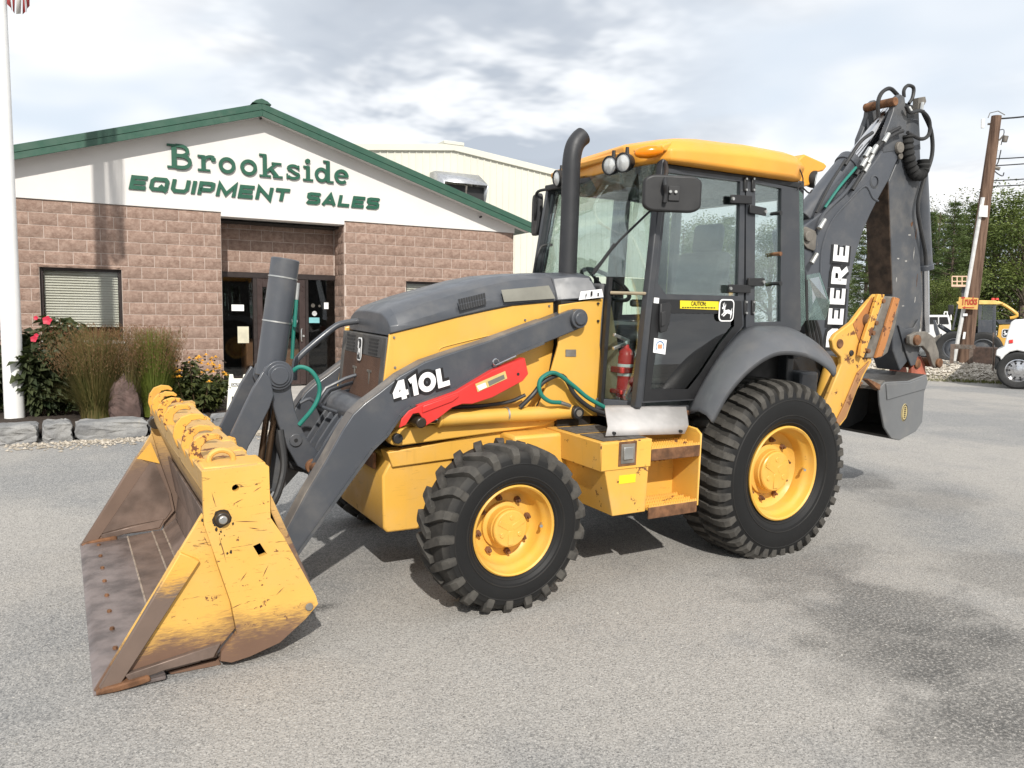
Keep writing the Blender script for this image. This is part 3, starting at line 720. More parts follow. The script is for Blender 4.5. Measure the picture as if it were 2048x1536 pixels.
# steel lines beside the cross tube
for i in range(4):
    y_ = .06+.055*i
    m = MB(); m.tube([A(636+7*i, 800+5*i, y=y_), A(652+9*i, 776+5*i, y=y_), A(690, 757+13*i, y=y_), A(712, 750+13*i, y=y_)], .011, 8); m.build('steel_line', M_GRY, BH)
m = MB(); m.tube([A(600, 806, y=-.05), A(620, 798, y=-.05), A(640, 812, y=-.05), A(690, 828, y=-.05), A(680, 816, y=.1)], .011, 8, 3); m.build('steel_line', M_GRY, BH)
m = MB(); m.tube([A(583, 744, y=-.1), A(600, 734, y=-.12), A(622, 742, y=-.14), A(637, 765, y=-.15), A(638, 790, y=-.15), A(625, 818, y=-.15), A(598, 850, y=-.13)], .013, 10, 6); m.build('green_hose', M_GREENHOSE, BH)
m = MB()
m.tube([A(552, 830, y=.05), A(556, 880, y=.05), A(575, 925, y=.04), A(610, 938, y=.02), A(640, 930, y=0)], .022, 10, 5)
m.tube([A(566, 840, y=.1), A(572, 890, y=.1), A(590, 925, y=.1), A(625, 940, y=.1)], .02, 10, 5)
m.tube([A(560, 860, y=-.2), A(568, 930, y=-.25), A(556, 985, y=-.3), A(538, 1020, y=-.35)], .022, 10, 5)
m.build('black_hose', M_RUB, BH)
m = MB(); m.prism(Q([(520, 930), (545, 850), (575, 850), (600, 940), (560, 985), (525, 980)], .12), .12, .16); m.build('coupler_plate', M_GRYW, BH)

# ---- multi-purpose bucket
by0, by1 = -1.08, 1.20
back_o = Q([(404, 944), (531, 929), (538, 933), (541, 1035), (567, 1073), (632, 1192), (636, 1208), (611, 1238), (560, 1285), (500, 1313), (463, 1325), (441, 1322), (443, 1304), (474, 1266), (463, 1208), (434, 1124), (408, 1048)], by0)
h1 = A(471, 976, y=by0); sl0 = Q([(506, 1092), (520, 1086), (534, 1108), (519, 1114)], by0)
m = MB(); m.plate(back_o, by0, by0+.03, [circ(h1.x, h1.z, .016, 12)[::-1], sl0[::-1]]); 
BK = m.build('loader_bucket', M_BKT, BH, label='scuffed yellow multi-purpose loader bucket resting on the asphalt')
m = MB(); m.plate(back_o, by1-.03, by1, [circ(h1.x, h1.z, .016, 12)[::-1], sl0[::-1]]); m.build('end_plate', M_BKTIN, BK)
# moldboard (inner back) and top box
tl = Q([(404, 944)], by0)[0]; tr = Q([(531, 929)], by0)[0]
m = MB()
mold = [tl, (tl[0]+.02, tl[1]-.12), (tl[0]+.12, tl[1]-.36), (tl[0]+.17, tl[1]-.56)]
for (x0, z0), (x1, z1) in zip(mold, mold[1:]): m.prism([(x0, z0), (x1, z1), (x1+.03, z1), (x0+.03, z0)], by0+.031, by1-.031)
m.prism([(tl[0]+.005, tl[1]-.004), (tr[0]-.02, tr[1]-.004), (tr[0]-.02, tr[1]-.03), (tl[0]+.032, tl[1]-.03)], by0+.031, by1-.031)
m.prism([(tr[0]-.05, tr[1]-.03), (tr[0]-.02, tr[1]-.03), (-1.14, .36), (-1.12, .24), (-1.5, .06), (-1.5, .09), (-1.16, .27), (-1.18, .36)], by0+.031, by1-.031)
m.build('moldboard', M_BKTIN, BK, bevel=.005, seg=1)
# clam (front half)
M_SEAM = plain('bright_weld', (.36, .29, .23), .5, .3, var=.3, vscale=20)
c_o = Q([(407, 1031), (434, 1124), (463, 1208), (474, 1262), (443, 1300), (432, 1322), (302, 1350), (188, 1391), (361, 1107)], by0)
c_o = [(x, max(z, .004)) for x, z in c_o]
m = MB(); m.prism(c_o, by0+.034, by0+.058)
tipx = c_o[7][0]
fl_ = [(tipx, .006), (tipx+.30, .018), (-1.56, .03), (-1.46, .11), (-1.44, .30), (-1.46, .45)]
for (x0, z0), (x1, z1) in zip(fl_[1:], fl_[2:]): m.prism([(x0, z0), (x1, z1), (x1+.012, z1-.03 if z1 < .1 else z1), (x0+.012, z0-.016 if z0 < .1 else z0)], by0+.059, by1-.059)
CL = m.build('clam', M_BKT, BK, bevel=.003, seg=1)
m = MB(); m.prism(c_o, by1-.058, by1-.034); m.build('far_cheek', M_BKTIN, CL, bevel=.003, seg=1)
for xs, zs in ((tipx+.286, .032), (tipx+.442, .049), (-1.567, .054)): m = MB(); m.cyl((xs, by0+.062, zs), (xs, by1-.062, zs), .006, .006, 6); m.build('weld_seam', M_SEAM, CL)
# the inside of the clam is bare worn steel: liner plates with visible seams
m = MB(); m.prism([(tipx+.29, .022), (tipx+.44, .034), (tipx+.44, .046), (tipx+.28, .034)], by0+.06, by1-.06); m.build('floor_plate', M_WORN, CL, bevel=.003, seg=1)
m = MB(); m.prism([(tipx+.445, .036), (-1.565, .04), (-1.565, .052), (tipx+.44, .050)], by0+.06, by1-.06); m.build('floor_plate', M_WORN, CL, bevel=.003, seg=1)
m = MB(); m.prism([(-1.56, .04), (-1.472, .12), (-1.485, .128), (-1.57, .053)], by0+.06, by1-.06); m.build('floor_plate', M_WORN, CL, bevel=.003, seg=1)
m = MB(); m.prism([(-1.472, .125), (-1.452, .31), (-1.466, .31), (-1.486, .130)], by0+.06, by1-.06); m.build('floor_plate', M_WORN, CL, bevel=.003, seg=1)
m = MB(); m.prism([(-1.470, .32), (tl[0]+.115, tl[1]-.37), (tl[0]+.10, tl[1]-.37), (-1.482, .32)], by0+.06, by1-.06); m.build('floor_plate', M_WORN, CL, bevel=.003, seg=1)
in_o = [(x+.03, z) for x, z in Q([(400, 1120), (440, 1210), (450, 1262), (432, 1290), (330, 1318), (240, 1350), (366, 1130)], by0)]
in_o = [(x, max(z, .05)) for x, z in in_o]
m = MB(); m.prism(in_o, by1-.0645, by1-.0585); m.build('cheek_liner', M_WORN, CL)
lo2 = Q([(404, 1060), (430, 1122), (372, 1112), (361, 1112)], by0); m = MB(); m.prism(lo2, by1-.0665, by1-.0585); m.build('cheek_liner', M_YELW, CL)
# cutting edge and bolts
m = MB(); m.prism([(tipx-.005, .002), (tipx+.03, .022), (tipx+.285, .030), (tipx+.285, .014), (tipx+.03, .001)], by0-.0, by1+.0); CE = m.build('cutting_edge', M_EDGE, BK, bevel=.003, seg=1)
for i in range(9):
    yy = by0+.16+i*(by1-by0-.32)/8
    b = MB(); b.cyl((tipx+.105, yy, .022), (tipx+.105, yy, .036), .013, .011, 6); b.build('edge_bolt', M_RST, CE)
# side cutters along the diagonal lips, wear strips along the bottom
for yy, w2 in ((by0+.006, .06), (by1-.066, .06)):
    d0 = Vector((c_o[7][0]+.02, 0, .03)); d1 = Vector((c_o[8][0], 0, c_o[8][1])); d = (d1-d0).normalized(); nn = V(d.z, 0, -d.x)
    m = MB(); m.prismv([(p.x, yy, p.z) for p in (d0, d1, d1+nn*.095+d*-.0, d0+nn*.07)], (0, w2, 0)); m.build('side_cutter', M_CUT if yy < 0 else M_BKTIN, BK, bevel=.004, seg=1)
    ws = [(x, max(z, .006)) for x, z in Q([(250, 1352), (442, 1288), (428, 1316), (330, 1342), (262, 1368)], by0)]
    m = MB(); m.prism(ws, yy, yy+.03); m.build('wear_strip', M_WORN, BK, bevel=.003, seg=1)
    ws = [(x, max(z, .003)) for x, z in Q([(208, 1378), (298, 1352), (303, 1362), (280, 1371), (235, 1384), (190, 1392)], by0-.01)]
    m = MB(); m.prism(ws, yy-.02, yy+.03); m.build('heel_shoe', M_RST, BK, bevel=.006, seg=1)
# hinge boss with grease, pin and bolt on the near end plate
p = A(444, 1037, y=by0)
def grease_mat():
    mm, t, b = new_mat('black_grease'); b.inputs['Base Color'].default_value = (.03, .022, .015, 1); b.inputs['Roughness'].default_value = .35; return mm
M_GREASE = grease_mat()
for yy, sg in ((by0, -1), (by1, 1)):
    m = MB(); m.cyl((p.x, yy, p.z), (p.x, yy+sg*.022, p.z), .036, .03, 20); m.build('hinge_boss', M_GREASE, BK, bevel=.004)
    m = MB(); m.cyl((p.x, yy+sg*.02, p.z), (p.x, yy+sg*.034, p.z), .021, .018, 16); m.build('hinge_pin', M_ZINC, BK, bevel=.003)
    q = A(618, 1213, y=by0); m = MB(); m.cyl((q.x, yy, q.z), (q.x, yy+sg*.01, q.z), .019, .019, 18); m.build('end_pin', M_DIRTY, BK, bevel=.003)
# smear of grease round and under the boss: thin uneven flakes
rnd_g = random.Random(2)
for i in range(15):
    a = rnd_g.uniform(0, 6.28); rr_ = .03+abs(rnd_g.gauss(0, .028)); sz = rnd_g.uniform(.002, .007)
    if i > 8: a = -1.45+rnd_g.uniform(-.35, .35); rr_ = rnd_g.uniform(.05, .17)
    c0 = p+V(math.cos(a)*rr_, 0, math.sin(a)*rr_); c0.y = by0-.0012; b = MB()
    b.prismv([c0+V(math.cos(k*.9)*sz*rnd_g.uniform(.4, 1.2), 0, math.sin(k*.9)*sz*rnd_g.uniform(.6, 2.2)) for k in range(7)], (0, .002, 0)); b.build('grease_smear', M_GREASE, BK)
m = MB(); m.prismv([p+V(math.cos(k*.45)*.042*rnd_g.uniform(.85, 1.1), by0-.0016-p.y, math.sin(k*.45)*.042*rnd_g.uniform(.85, 1.15)) for k in range(14)], (0, .002, 0)); m.build('grease_smear', M_GREASE, BK)
for du, dv, L2, an in ((30, 6, .10, -.15), (-6, 40, .13, -1.35), (-14, -26, .07, 1.8), (24, -32, .05, .4), (60, 20, .05, -.3), (-40, 40, .03, -1.2), (70, -60, .04, .5), (40, 140, .05, .9), (90, 130, .06, 1.1), (20, 200, .05, .3), (120, 170, .05, .7)):
    c0 = A(444+du*.9, 1037+dv*.9, y=by0); c0.y = by0-.001; d = V(math.cos(an), 0, math.sin(an)); n_ = V(-d.z, 0, d.x)*.0022; b = MB()
    b.prismv([c0-n_*.4, c0+d*L2*.4-n_, c0+d*L2, c0+d*L2*.5+n_], (0, .0018, 0)); b.build('scratch', M_RST, BK)
# grease boss on far cheek seen through the mouth
m = MB(); q = A(438, 1000, y=by0); m.cyl((tl[0]+.03, by1-.06, tl[1]-.12), (tl[0]+.03, by1-.11, tl[1]-.12), .05, .045, 18); m.build('inner_pin', M_GREASE, BK, bevel=.006)
# coupler hooks on the top beam
def hook_outline():
    o = [(-.005, -.06), (-.025, .0), (-.018, .05), (.012, .088), (.06, .104), (.11, .098), (.132, .08), (.124, .068), (.095, .076), (.062, .070), (.034, .045), (.028, .014), (.042, -.014), (.075, -.028), (.12, -.03), (.235, -.018), (.262, -.026), (.27, -.06)]
    return o
hx, hz = tl[0]+.012, tl[1]+.012
for i, yy in enumerate((1.16, .92, .60, .28, -.20, -.50, -.76)):
    pts = [(hx+x*(1.0 if i not in (4,) else 1.12), hz+z*(1 if i not in (0, 4) else 1.15)) for x, z in hook_outline()]
    m = MB(); m.prism(pts, yy-.016, yy+.016); m.build('coupler_hook', M_HOOK, BK, bevel=.003, seg=1)
for yy in (1.04, .44, .04, -.36, -.64):
    m = MB(); m.prism([(hx+.14, hz-.03), (hx+.14, hz-.018), (hx+.22, hz+.0), (hx+.26, hz-.01), (hx+.26, hz-.03)], yy-.05, yy+.05); m.build('hook_brace', M_YELR, BK, bevel=.006)
m = MB(); m.tube([(hx+.10+.055*math.cos(a), -.9+.0*a, hz+.0+.045*math.sin(a)) for a in [R(x) for x in range(-40, 261, 20)]], .013, 8); m.build('lock_ring', M_YELR, BK)
m = MB(); m.box(hx+.0, hx+.28, -1.02, -.82, hz-.03, hz-.005); m.build('beam_cap', M_YELR, BK, bevel=.008)
# light stones caught at the bucket lip are left to the ground material

# ---- lift cylinder, boom lock
yc = -.50
l0 = A(1145, 823, y=yc); l1 = A(880, 838, y=yc); l2 = A(828, 840, y=yc)
m = MB(); m.cyl(l0, l1, .046, .046, 28); m.cyl(l1, l1+(l1-l0).normalized()*.02, .052, .052, 28); LC = m.build('lift_cylinder', M_YEL, BH, bevel=.005)
m = MB(); m.cyl(l1, l2, .028, .028, 20); m.build('lift_rod', M_STEEL, LC)
m = MB(); m.cyl(l0+V(0, .1, 0), l0+V(0, -.075, 0), .042, .042, 24); m.build('cylinder_pin', M_BLK, LC, bevel=.008)
m = MB(); m.cyl(l0+V(0, -.075, 0), l0+V(0, -.08, 0), .022, .022, 16); m.build('pin_face', M_DIRTY, LC)
m = MB(); m.cyl(l2+V(0, .06, 0), l2+V(0, -.115, 0), .036, .032, 20); m.build('rod_pin', M_GREASE, LC, bevel=.008)
m = MB(); cc = A(1012, 829, y=yc); dd = (l0-l1).normalized(); m.cyl(cc-dd*.006, cc+dd*.006, .049, .049, 28); m.build('tube_clamp', M_ZINC, LC)
copy_tree(LC, BH, mirror=True)
yr = -.60
lock = Q([(799, 856), (804, 838), (818, 822), (838, 812), (915, 784), (985, 742), (1050, 716), (1057, 748), (1046, 762), (985, 795), (945, 808), (925, 808), (905, 815), (878, 836), (850, 853), (838, 853), (845, 836), (838, 826), (826, 828), (812, 850)], yr)
m = MB(); m.prism(lock, yr, yr+.012); BL = m.build('boom_lock', M_RED, BH, bevel=.003, seg=1, label='bright red loader boom lock bar under the arm')
edge_t = Q([(838, 812), (915, 784), (985, 742), (1050, 716)], yr)
m = MB()
for (x0, z0), (x1, z1) in zip(edge_t, edge_t[1:]): m.prism([(x0, z0), (x1, z1), (x1, z1-.01), (x0, z0-.01)], yr+.0125, yr+.06)
m.build('lock_flange', M_RED, BL)
rib_ = Q([(845, 826), (905, 803), (918, 793), (915, 788), (846, 812)], yr-.006); m = MB(); m.prism(rib_, yr-.008, yr-.001); m.build('lock_rib', M_RED, BL, bevel=.003)
dc = Q([(950, 768), (1010, 742), (1014, 757), (955, 784)], yr); m = MB(); m.prism(dc, yr-.003, yr-.001); m.build('warning_label', plain('tan_label', (.55, .42, .16), .5), BL)
dc = Q([(953, 772), (970, 765), (973, 774), (958, 781)], yr); m = MB(); m.prism(dc, yr-.0042, yr-.0031); m.build('warning_symbol', M_DECW, BL)
dc = Q([(975, 763), (1007, 749), (1009, 757), (978, 772)], yr); m = MB(); m.prism(dc, yr-.0042, yr-.0031); m.build('warning_text', plain('grey_print', (.16, .15, .13), .5), BL)
m = MB(); p = A(1036, 748, y=yr); m.cyl(p+V(0, .0, 0), p+V(0, -.004, 0), .009, .009, 10); m.build('lock_hole', M_BLK, BL)
m = MB(); p = A(992, 724, y=-.58); m.tube([p+V(.02*math.cos(a), 0, .018*math.sin(a)) for a in [R(x) for x in range(0, 330, 30)]]+[A(1010, 722, y=-.58), A(1032, 712, y=-.58)], .005, 6); m.build('lynch_pin', M_STEEL, BL)
# hoses at the cowl foot
m = MB(); m.tube([A(1120, 805, y=-.56), A(1100, 803, y=-.57), A(1083, 790, y=-.57), A(1078, 770, y=-.57), A(1086, 754, y=-.57), A(1110, 746, y=-.57), A(1145, 770, y=-.57), A(1175, 795, y=-.58), A(1210, 815, y=-.6)], .014, 10, 6); m.build('green_hose', M_GREENHOSE, BH)
m = MB(); m.tube([A(1040, 815, y=-.53), A(1065, 790, y=-.55), A(1090, 762, y=-.55), A(1125, 752, y=-.55), A(1150, 790, y=-.56), A(1180, 815, y=-.57), A(1210, 827, y=-.6)], .015, 10, 6); m.build('black_hose', M_RUB, BH)
m = MB(); m.cyl(A(1120, 805, y=-.56), A(1140, 812, y=-.55), .016, .014, 10); m.build('hose_fitting', M_ZINC, BH)
m = MB(); m.tube([A(880, 815, y=-.47), A(960, 812, y=-.47), A(1020, 803, y=-.47), A(1050, 790, y=-.48)], .012, 8, 4); m.build('black_hose', M_RUB, BH)

# ---- exhaust stack
ex_ = []
ey_ = -.27
for u, v, r_ in ((1135, 552, .063), (1136, 520, .0635), (1140, 420, .062), (1142, 345, .062), (1144, 315, .062), (1149, 293, .062), (1157, 280, .061), (1166, 272, .060)):
    ex_.append((A(u, v, y=ey_), r_))
pts = smooth_path([p for p, _ in ex_], 4)
m = MB(); n_ = 24; rs = []; nv = None
for i, p in enumerate(pts):
    d = (pts[min(i+1, len(pts)-1)]-pts[max(i-1, 0)]).normalized()
    nv = (V(0, 1, 0)-d*d.y).normalized() if nv is None else (nv-d*nv.dot(d)).normalized(); b_ = d.cross(nv)
    rs.append([p+(nv*math.cos(6.2832*j/n_)+b_*math.sin(6.2832*j/n_))*.0615 for j in range(n_)])
inner = [[(Vector(q)-c)*.9+c for q in r_] for r_, c in ((rs[-1], pts[-1]), (rs[-6], pts[-6]))]
m.rings(rs+inner, cap=False); m.build('exhaust_stack', plain('sooty_black_pipe', (.03, .031, .034), .5, .2), BH)
m = MB(); m.lathe([(.072, 0), (.072, .03), (.066, .035)], A(1134, 556, y=ey_), (0, 0, 1), 24, True); m.build('exhaust_collar', M_BLK, BH)
m = MB(); m.lathe([(.15, 0), (.13, .02), (.09, .022), (.06, .02)], A(1134, 560, y=ey_), (0, 0, 1), 28, True); m.build('exhaust_boot', M_GRY, BH)

# ---- tool box, steps, guard on the near side
m = MB()
zt_, zb_ = .912, .735
prof = [(.592, zt_), (.985, zt_), (.975, zb_), (.965, zb_), (.955, .455), (.70, .455), (.63, zb_), (.602, zb_)]
m.prism(prof, -1.05, -.45); TB = m.build('tool_box', M_YELR, BH, bevel=.012)
m = MB(); m.box(.598, .975, -1.056, -1.0505, .742, .905); m.build('tool_box_lid', M_YELW, TB, bevel=.004)
m = MB(); m.box(.63, .96, -1.02, -.78, zt_+.002, zt_+.006); m.build('grip_mat', M_MAT, TB)
m = MB(); m.box(.63, .96, -.74, -.52, zt_+.002, zt_+.006); m.build('grip_mat', M_MAT, TB)
q0 = A(1255, 907, y=-1.057)
m = MB(); m.box(q0.x-.068, q0.x+.068, -1.060, -1.0565, q0.z-.075, q0.z+.075); lt = m.build('latch', M_RST, TB, bevel=.004)
m = MB(); m.box(q0.x-.052, q0.x+.052, -1.064, -1.0605, q0.z-.06, q0.z+.06); m.build('latch_plate', M_DIRTY, TB, bevel=.004)
m = MB(); m.box(q0.x-.036, q0.x+.036, -1.072, -1.0645, q0.z-.035, q0.z+.042); m.build('latch_paddle', M_ZINC, TB, bevel=.006)
q1 = A(1255, 958, y=-1.053); m = MB(); m.box(q1.x-.063, q1.x+.063, -1.0525, -1.0505, q1.z-.026, q1.z+.026); m.build('yellow_sticker', M_DECY, TB)
m = MB(); m.box(.965, 1.405, -.80, -.775, .45, 1.0); m.build('step_back', M_YELW, BH, bevel=.006)
for z in (.80, .745, .69):
    b = MB(); b.prismv([(1.03, -.803, z), *[(1.03+i*.02, -.803, z+(.012 if i % 2 else .02)) for i in range(1, 15)], (1.33, -.803, z)], (0, -.02, 0)); b.build('back_tread', M_YELW, BH)
yzp = [(-.78, .94), (-.80, .955), (-1.0, .945), (-1.045, .915), (-1.045, .44), (-.78, .47)]
m = MB(); m.prismv([(1.39, y, z) for y, z in yzp], (.015, 0, 0)); m.build('step_side', M_YELW, BH, bevel=.008)
for zz in (.845, .475):
    s_ = MB(); s_.box(.985, 1.388, -1.048, -1.036, zz-.075, zz); st = s_.build('step', M_RST, BH, bevel=.004)
    s_ = MB(); s_.box(.985, 1.388, -1.035, -.81, zz-.02, zz-.008); s_.build('step_tread', M_YELR, st)
    for r_i in range(4):
        yq = -1.045+.06*r_i; t_ = MB(); pts = [(.985, zz-.006)]
        for i in range(20): pts += [(.985+.0201*i+.004, zz+.016), (.985+.0201*i+.014, zz+.016), (.985+.0201*i+.018, zz+.002)]
        pts += [(1.388, zz-.006)]; t_.prism(pts, yq, yq+.006); t_.build('step_teeth', M_YELR, st)
sh = [[(.84, -.75, 1.085), (1.50, -.75, 1.06)], [(.80, -.80, 1.075), (1.48, -.80, 1.05)], [(.73, -.93, .985), (1.37, -.95, .96)], [(.70, -.95, .93), (1.33, -.96, .905)]]
m = MB(); m.strip([[Vector(p) for p in r_] for r_ in sh]); o = m.build('step_guard', M_SHIELD, BH); sm = o.modifiers.new('s', 'SOLIDIFY'); sm.thickness = .006
for x, y, z in ((.76, -.956, .945), (1.29, -.966, .925)):
    m = MB(); m.cyl((x, y+.01, z), (x, y-.008, z), .01, .01, 8); m.build('guard_bolt', M_BLK, BH)
# ---- fenders
inn = [A(u, v, y=-.76) for u, v in ((1371, 830), (1387, 793), (1424, 730), (1450, 695), (1490, 658), (1535, 653), (1577, 657))]
inn += [A(1622, 682, y=-.80), A(1656, 716, y=-.88), A(1668, 747, y=-.92)]
out_ = [A(u, v, y=-1.10) for u, v in ((1421, 843), (1436, 815), (1455, 783), (1490, 743), (1529, 714), (1561, 703), (1600, 705), (1630, 715), (1655, 732), (1669, 748))]
inn, out_ = smooth_path(inn, 4), smooth_path(out_, 4)
rows = []
for a, b in zip(inn, out_):
    b = b.copy(); up = V(0, 0, .0)
    mid = a.lerp(b, .55)+V(0, 0, .045); mid2 = a.lerp(b, .86)+V(0, 0, .03)
    c0 = V(2.18, 0, .585); rad = Vector((b.x-c0.x, 0, b.z-c0.z)).normalized()
    rows.append([a, a.lerp(mid, .5)+V(0, 0, .006), mid, mid2, b, b-rad*.022+V(0, .004, 0)])
m = MB(); m.strip(rows); FN = m.build('fender', M_FEND, BH, ang=50)
md = FN.modifiers.new('s', 'SOLIDIFY'); md.thickness = .012; md.offset = 1
copy_tree(FN, BH, mirror=True)
m = MB(); m.prism(Q([(1400, 800), (1440, 730), (1500, 672), (1570, 668), (1640, 710), (1660, 760), (1640, 840), (1500, 860)], -.6), -.60, .60); m.build('wheel_arch_lining', M_BLK, BH)

# ---- cab
def side_y(z, off=0.): return -.775-(1.6-z)*.07+off if z < 1.6 else -.775+(z-1.6)*.062+off
def S(u, v, off=0.):
    y = -.77
    for _ in range(6): p = A(u, v, y=y); y = side_y(p.z, off)
    return A(u, v, y=y)
def plate3(mb, loops, d):
    from mathutils.geometry import tessellate_polygon
    flat = [p for l in loops for p in l]; n = len(flat); d = Vector(d)
    tris = tessellate_polygon([[Vector((p.x, p.z, 0)) for p in l] for l in loops])
    fs = [tuple(t) for t in tris]+[tuple(i+n for i in reversed(t)) for t in tris]; o = 0
    for l in loops:
        k = len(l); fs += [(o+i, o+(i+1) % k, n+o+(i+1) % k, n+o+i) for i in range(k)]; o += k
    mb.add(flat+[p+d for p in flat], fs)
def dens(pts, off=0., k=4):
    out = []
    for i, (a, b) in enumerate(zip(pts, pts[1:]+pts[:1])):
        for j in range(k): t = j/k; out.append(S(a[0]+(b[0]-a[0])*t, a[1]+(b[1]-a[1])*t, off))
    return out
M_FRAME = paint('cab_frame_paint', (.034, .037, .043), .36, .06, coat=.15)
upper = [(1337, 345), (1481, 363), (1476, 592), (1331, 588), (1316, 566)]
lower = [(1318, 606), (1472, 614), (1474, 648), (1444, 686), (1408, 742), (1378, 784), (1297, 784)]
d_out = [(1329, 336), (1490, 356), (1487, 652), (1455, 690), (1420, 742), (1392, 800), (1283, 806), (1303, 600)]
q_out = [(1492, 356), (1598, 378), (1602, 660), (1492, 658)]
q_hole = [(1511, 366), (1563, 377), (1561, 643), (1509, 645)]
for sgn in (0, 1):
    m = MB(); plate3(m, [dens(d_out), dens(upper)[::-1], dens(lower)[::-1]], (0, .035, 0)); DO = m.build('cab_door', M_FRAME, BH, bevel=.004, seg=1, label='charcoal framed cab door with two panes') if sgn == 0 else DO
    if sgn == 0:
        m = MB(); plate3(m, [dens([(1335, 342), (1484, 361), (1479, 594), (1330, 591), (1313, 567)], .012)], (0, .004, 0)); m.build('upper_pane', M_GLASS, DO)
        m = MB(); plate3(m, [dens([(1316, 603), (1475, 611), (1477, 650), (1446, 690), (1410, 746), (1380, 787), (1294, 787)], .012)], (0, .004, 0)); m.build('lower_pane', M_GLASSD, DO)
        # black printed border inside the lower pane
        m = MB(); plate3(m, [dens([(1306, 598), (1482, 602), (1485, 651), (1453, 689), (1418, 741), (1390, 797), (1287, 802)], -.002), dens([(1322, 626), (1468, 628), (1468, 652), (1438, 690), (1403, 744), (1376, 778), (1301, 778)], -.002)[::-1]], (0, -.0025, 0)); m.build('pane_border', M_DECB, DO)
        # stickers
        def sticker(pts, off, th, mat, nm): mm = MB(); plate3(mm, [[S(u, v, off) for u, v in pts]], (0, -th, 0)); return mm.build(nm, mat, DO)
        sticker([(1360, 601), (1437, 603), (1437, 620), (1360, 617)], -.006, .002, M_DECY, 'caution_sticker')
        sticker([(1308, 676), (1333, 680), (1330, 709), (1306, 705)], -.006, .002, M_DECW, 'round_sticker')
        mm = MB(); c = S(1320, 693, -.0095)
        mm.lathe([(.036, 0), (.030, 0)], c, (0, -1, 0), 24); mm.build('sticker_ring', plain('blue_print', (.04, .17, .38), .5), DO)
        mm = MB(); mm.box(c.x-.018, c.x+.018, c.y-.001, c.y+.001, c.z-.014, c.z+.014); mm.build('sticker_mark', plain('orange_print', (.75, .30, .16), .5), DO)
        sticker([(1308, 595), (1318, 596), (1317, 607), (1307, 606)], -.006, .002, M_DECW, 'small_sticker')
        a0, b0 = S(1436, 643, -.006), S(1466, 643, -.006); w = (b0-a0).length
        emblem(a0, (b0-a0).normalized(), (0, 0, 1), (0, -1, 0), w, w*1.08, DO)
        # handle
        hp = [(1317, 607), (1336, 604), (1339, 612), (1336, 640), (1330, 662), (1317, 666), (1316, 640)]
        mm = MB(); plate3(mm, [[S(u, v, -.005) for u, v in hp]], (0, -.022, 0)); H = mm.build('door_handle', M_BLK, DO, bevel=.006)
        mm = MB(); plate3(mm, [[S(u, v, -.025) for u, v in ((1321, 624), (1329, 622), (1328, 650), (1321, 654))]], (0, -.012, 0)); mm.build('handle_grip', M_RUB, DO, bevel=.004)
        # hinges
        for (u0, v0, u1, v1, u2, v2, u3, v3) in ((1463, 398, 1500, 400, 1500, 418, 1528, 424), (1458, 577, 1497, 578, 1497, 564, 1524, 564)):
            mm = MB(); p0, p1, p2, p3 = S(u0, v0, -.012), S(u1, v1, -.012), S(u2, v2, -.016), S(u3, v3, -.016)
            for a, b, k in ((p0, p1, 0), (p2, p3, 1)):
                mm.obox((a+b)/2+V(0, -.004-.001*k, 0), (b-a)/2+V(.012, 0, 0), (0, .008, 0), (0, 0, .028))
            hh_ = mm.build('hinge', M_BLK, DO, bevel=.004)
            for p in (p0, p3): mm = MB(); mm.cyl(p+V(0, -.012, 0), p+V(0, -.022, 0), .013, .011, 12); mm.build('hinge_bolt', M_ZINC, DO)
        for v0 in (360, 606):
            for u0 in (1491, 1506):
                a, b = S(u0, v0-2, -.006), S(u0, v0+20, -.006)
                mm = MB(); mm.obox((a+b)/2, (.015, 0, 0), (0, .007, 0), (0, 0, abs(a.z-b.z)/2+.012)); mm.build('hinge_leaf', M_BLK, DO, bevel=.003, seg=1)
                for p in (a, b): mm = MB(); mm.cyl(p+V(0, -.007, 0), p+V(0, -.015, 0), .009, .008, 8); mm.build('hinge_bolt', M_ZINC, DO)
m = MB(); plate3(m, [dens(q_out), dens(q_hole)[::-1]], (0, .04, 0)); QP = m.build('rear_quarter_frame', M_FRAME, BH, bevel=.004, seg=1)
m = MB(); plate3(m, [dens([(1508, 363), (1566, 374), (1564, 647), (1506, 649)], .012)], (0, .004, 0)); m.build('quarter_pane', M_GLASS, QP)
for v in (427, 508, 567):
    p = S(1551, v, -.0); m = MB(); m.cyl(p+V(0, .04, 0), p+V(0, -.05, -.0), .012, .016, 10); m.build('pane_stud', M_RST if v == 508 else M_BLK, QP)
# caution text
def small_text(txt, o, ex, ey, en, h, mat, parent, name, bold=.0, w=None, depth=.0006):
    cu = bpy.data.curves.new(name, 'FONT'); cu.body = txt; cu.size = 1; cu.offset = bold; cu.fill_mode = 'BOTH'; cu.extrude = .01
    to = bpy.data.objects.new(name, cu); COL.objects.link(to)
    dg = bpy.context.evaluated_depsgraph_get(); me = bpy.data.meshes.new_from_object(to.evaluated_get(dg)); bpy.data.objects.remove(to)
    xs = [v.co.x for v in me.vertices]; ys = [v.co.y for v in me.vertices]
    sx = (w/(max(xs)-min(xs))) if w else h/(max(ys)-min(ys)); sy = h/(max(ys)-min(ys)); x0, y0_ = min(xs), min(ys)
    o, ex, ey, en = map(Vector, (o, ex, ey, en))
    for v in me.vertices: v.co = o+ex*((v.co.x-x0)*sx)+ey*((v.co.y-y0_)*sy)+en*(depth*(1 if v.co.z > 0 else 0)+.0001)
    me.materials.clear(); me.materials.append(mat)
    ob = bpy.data.objects.new(name, me); COL.objects.link(ob); ob.parent = parent; return ob
a, b, c = S(1382, 611.5, -.0085), S(1412, 612, -.0085), S(1364, 616, -.0085)
ex = (b-a).normalized()
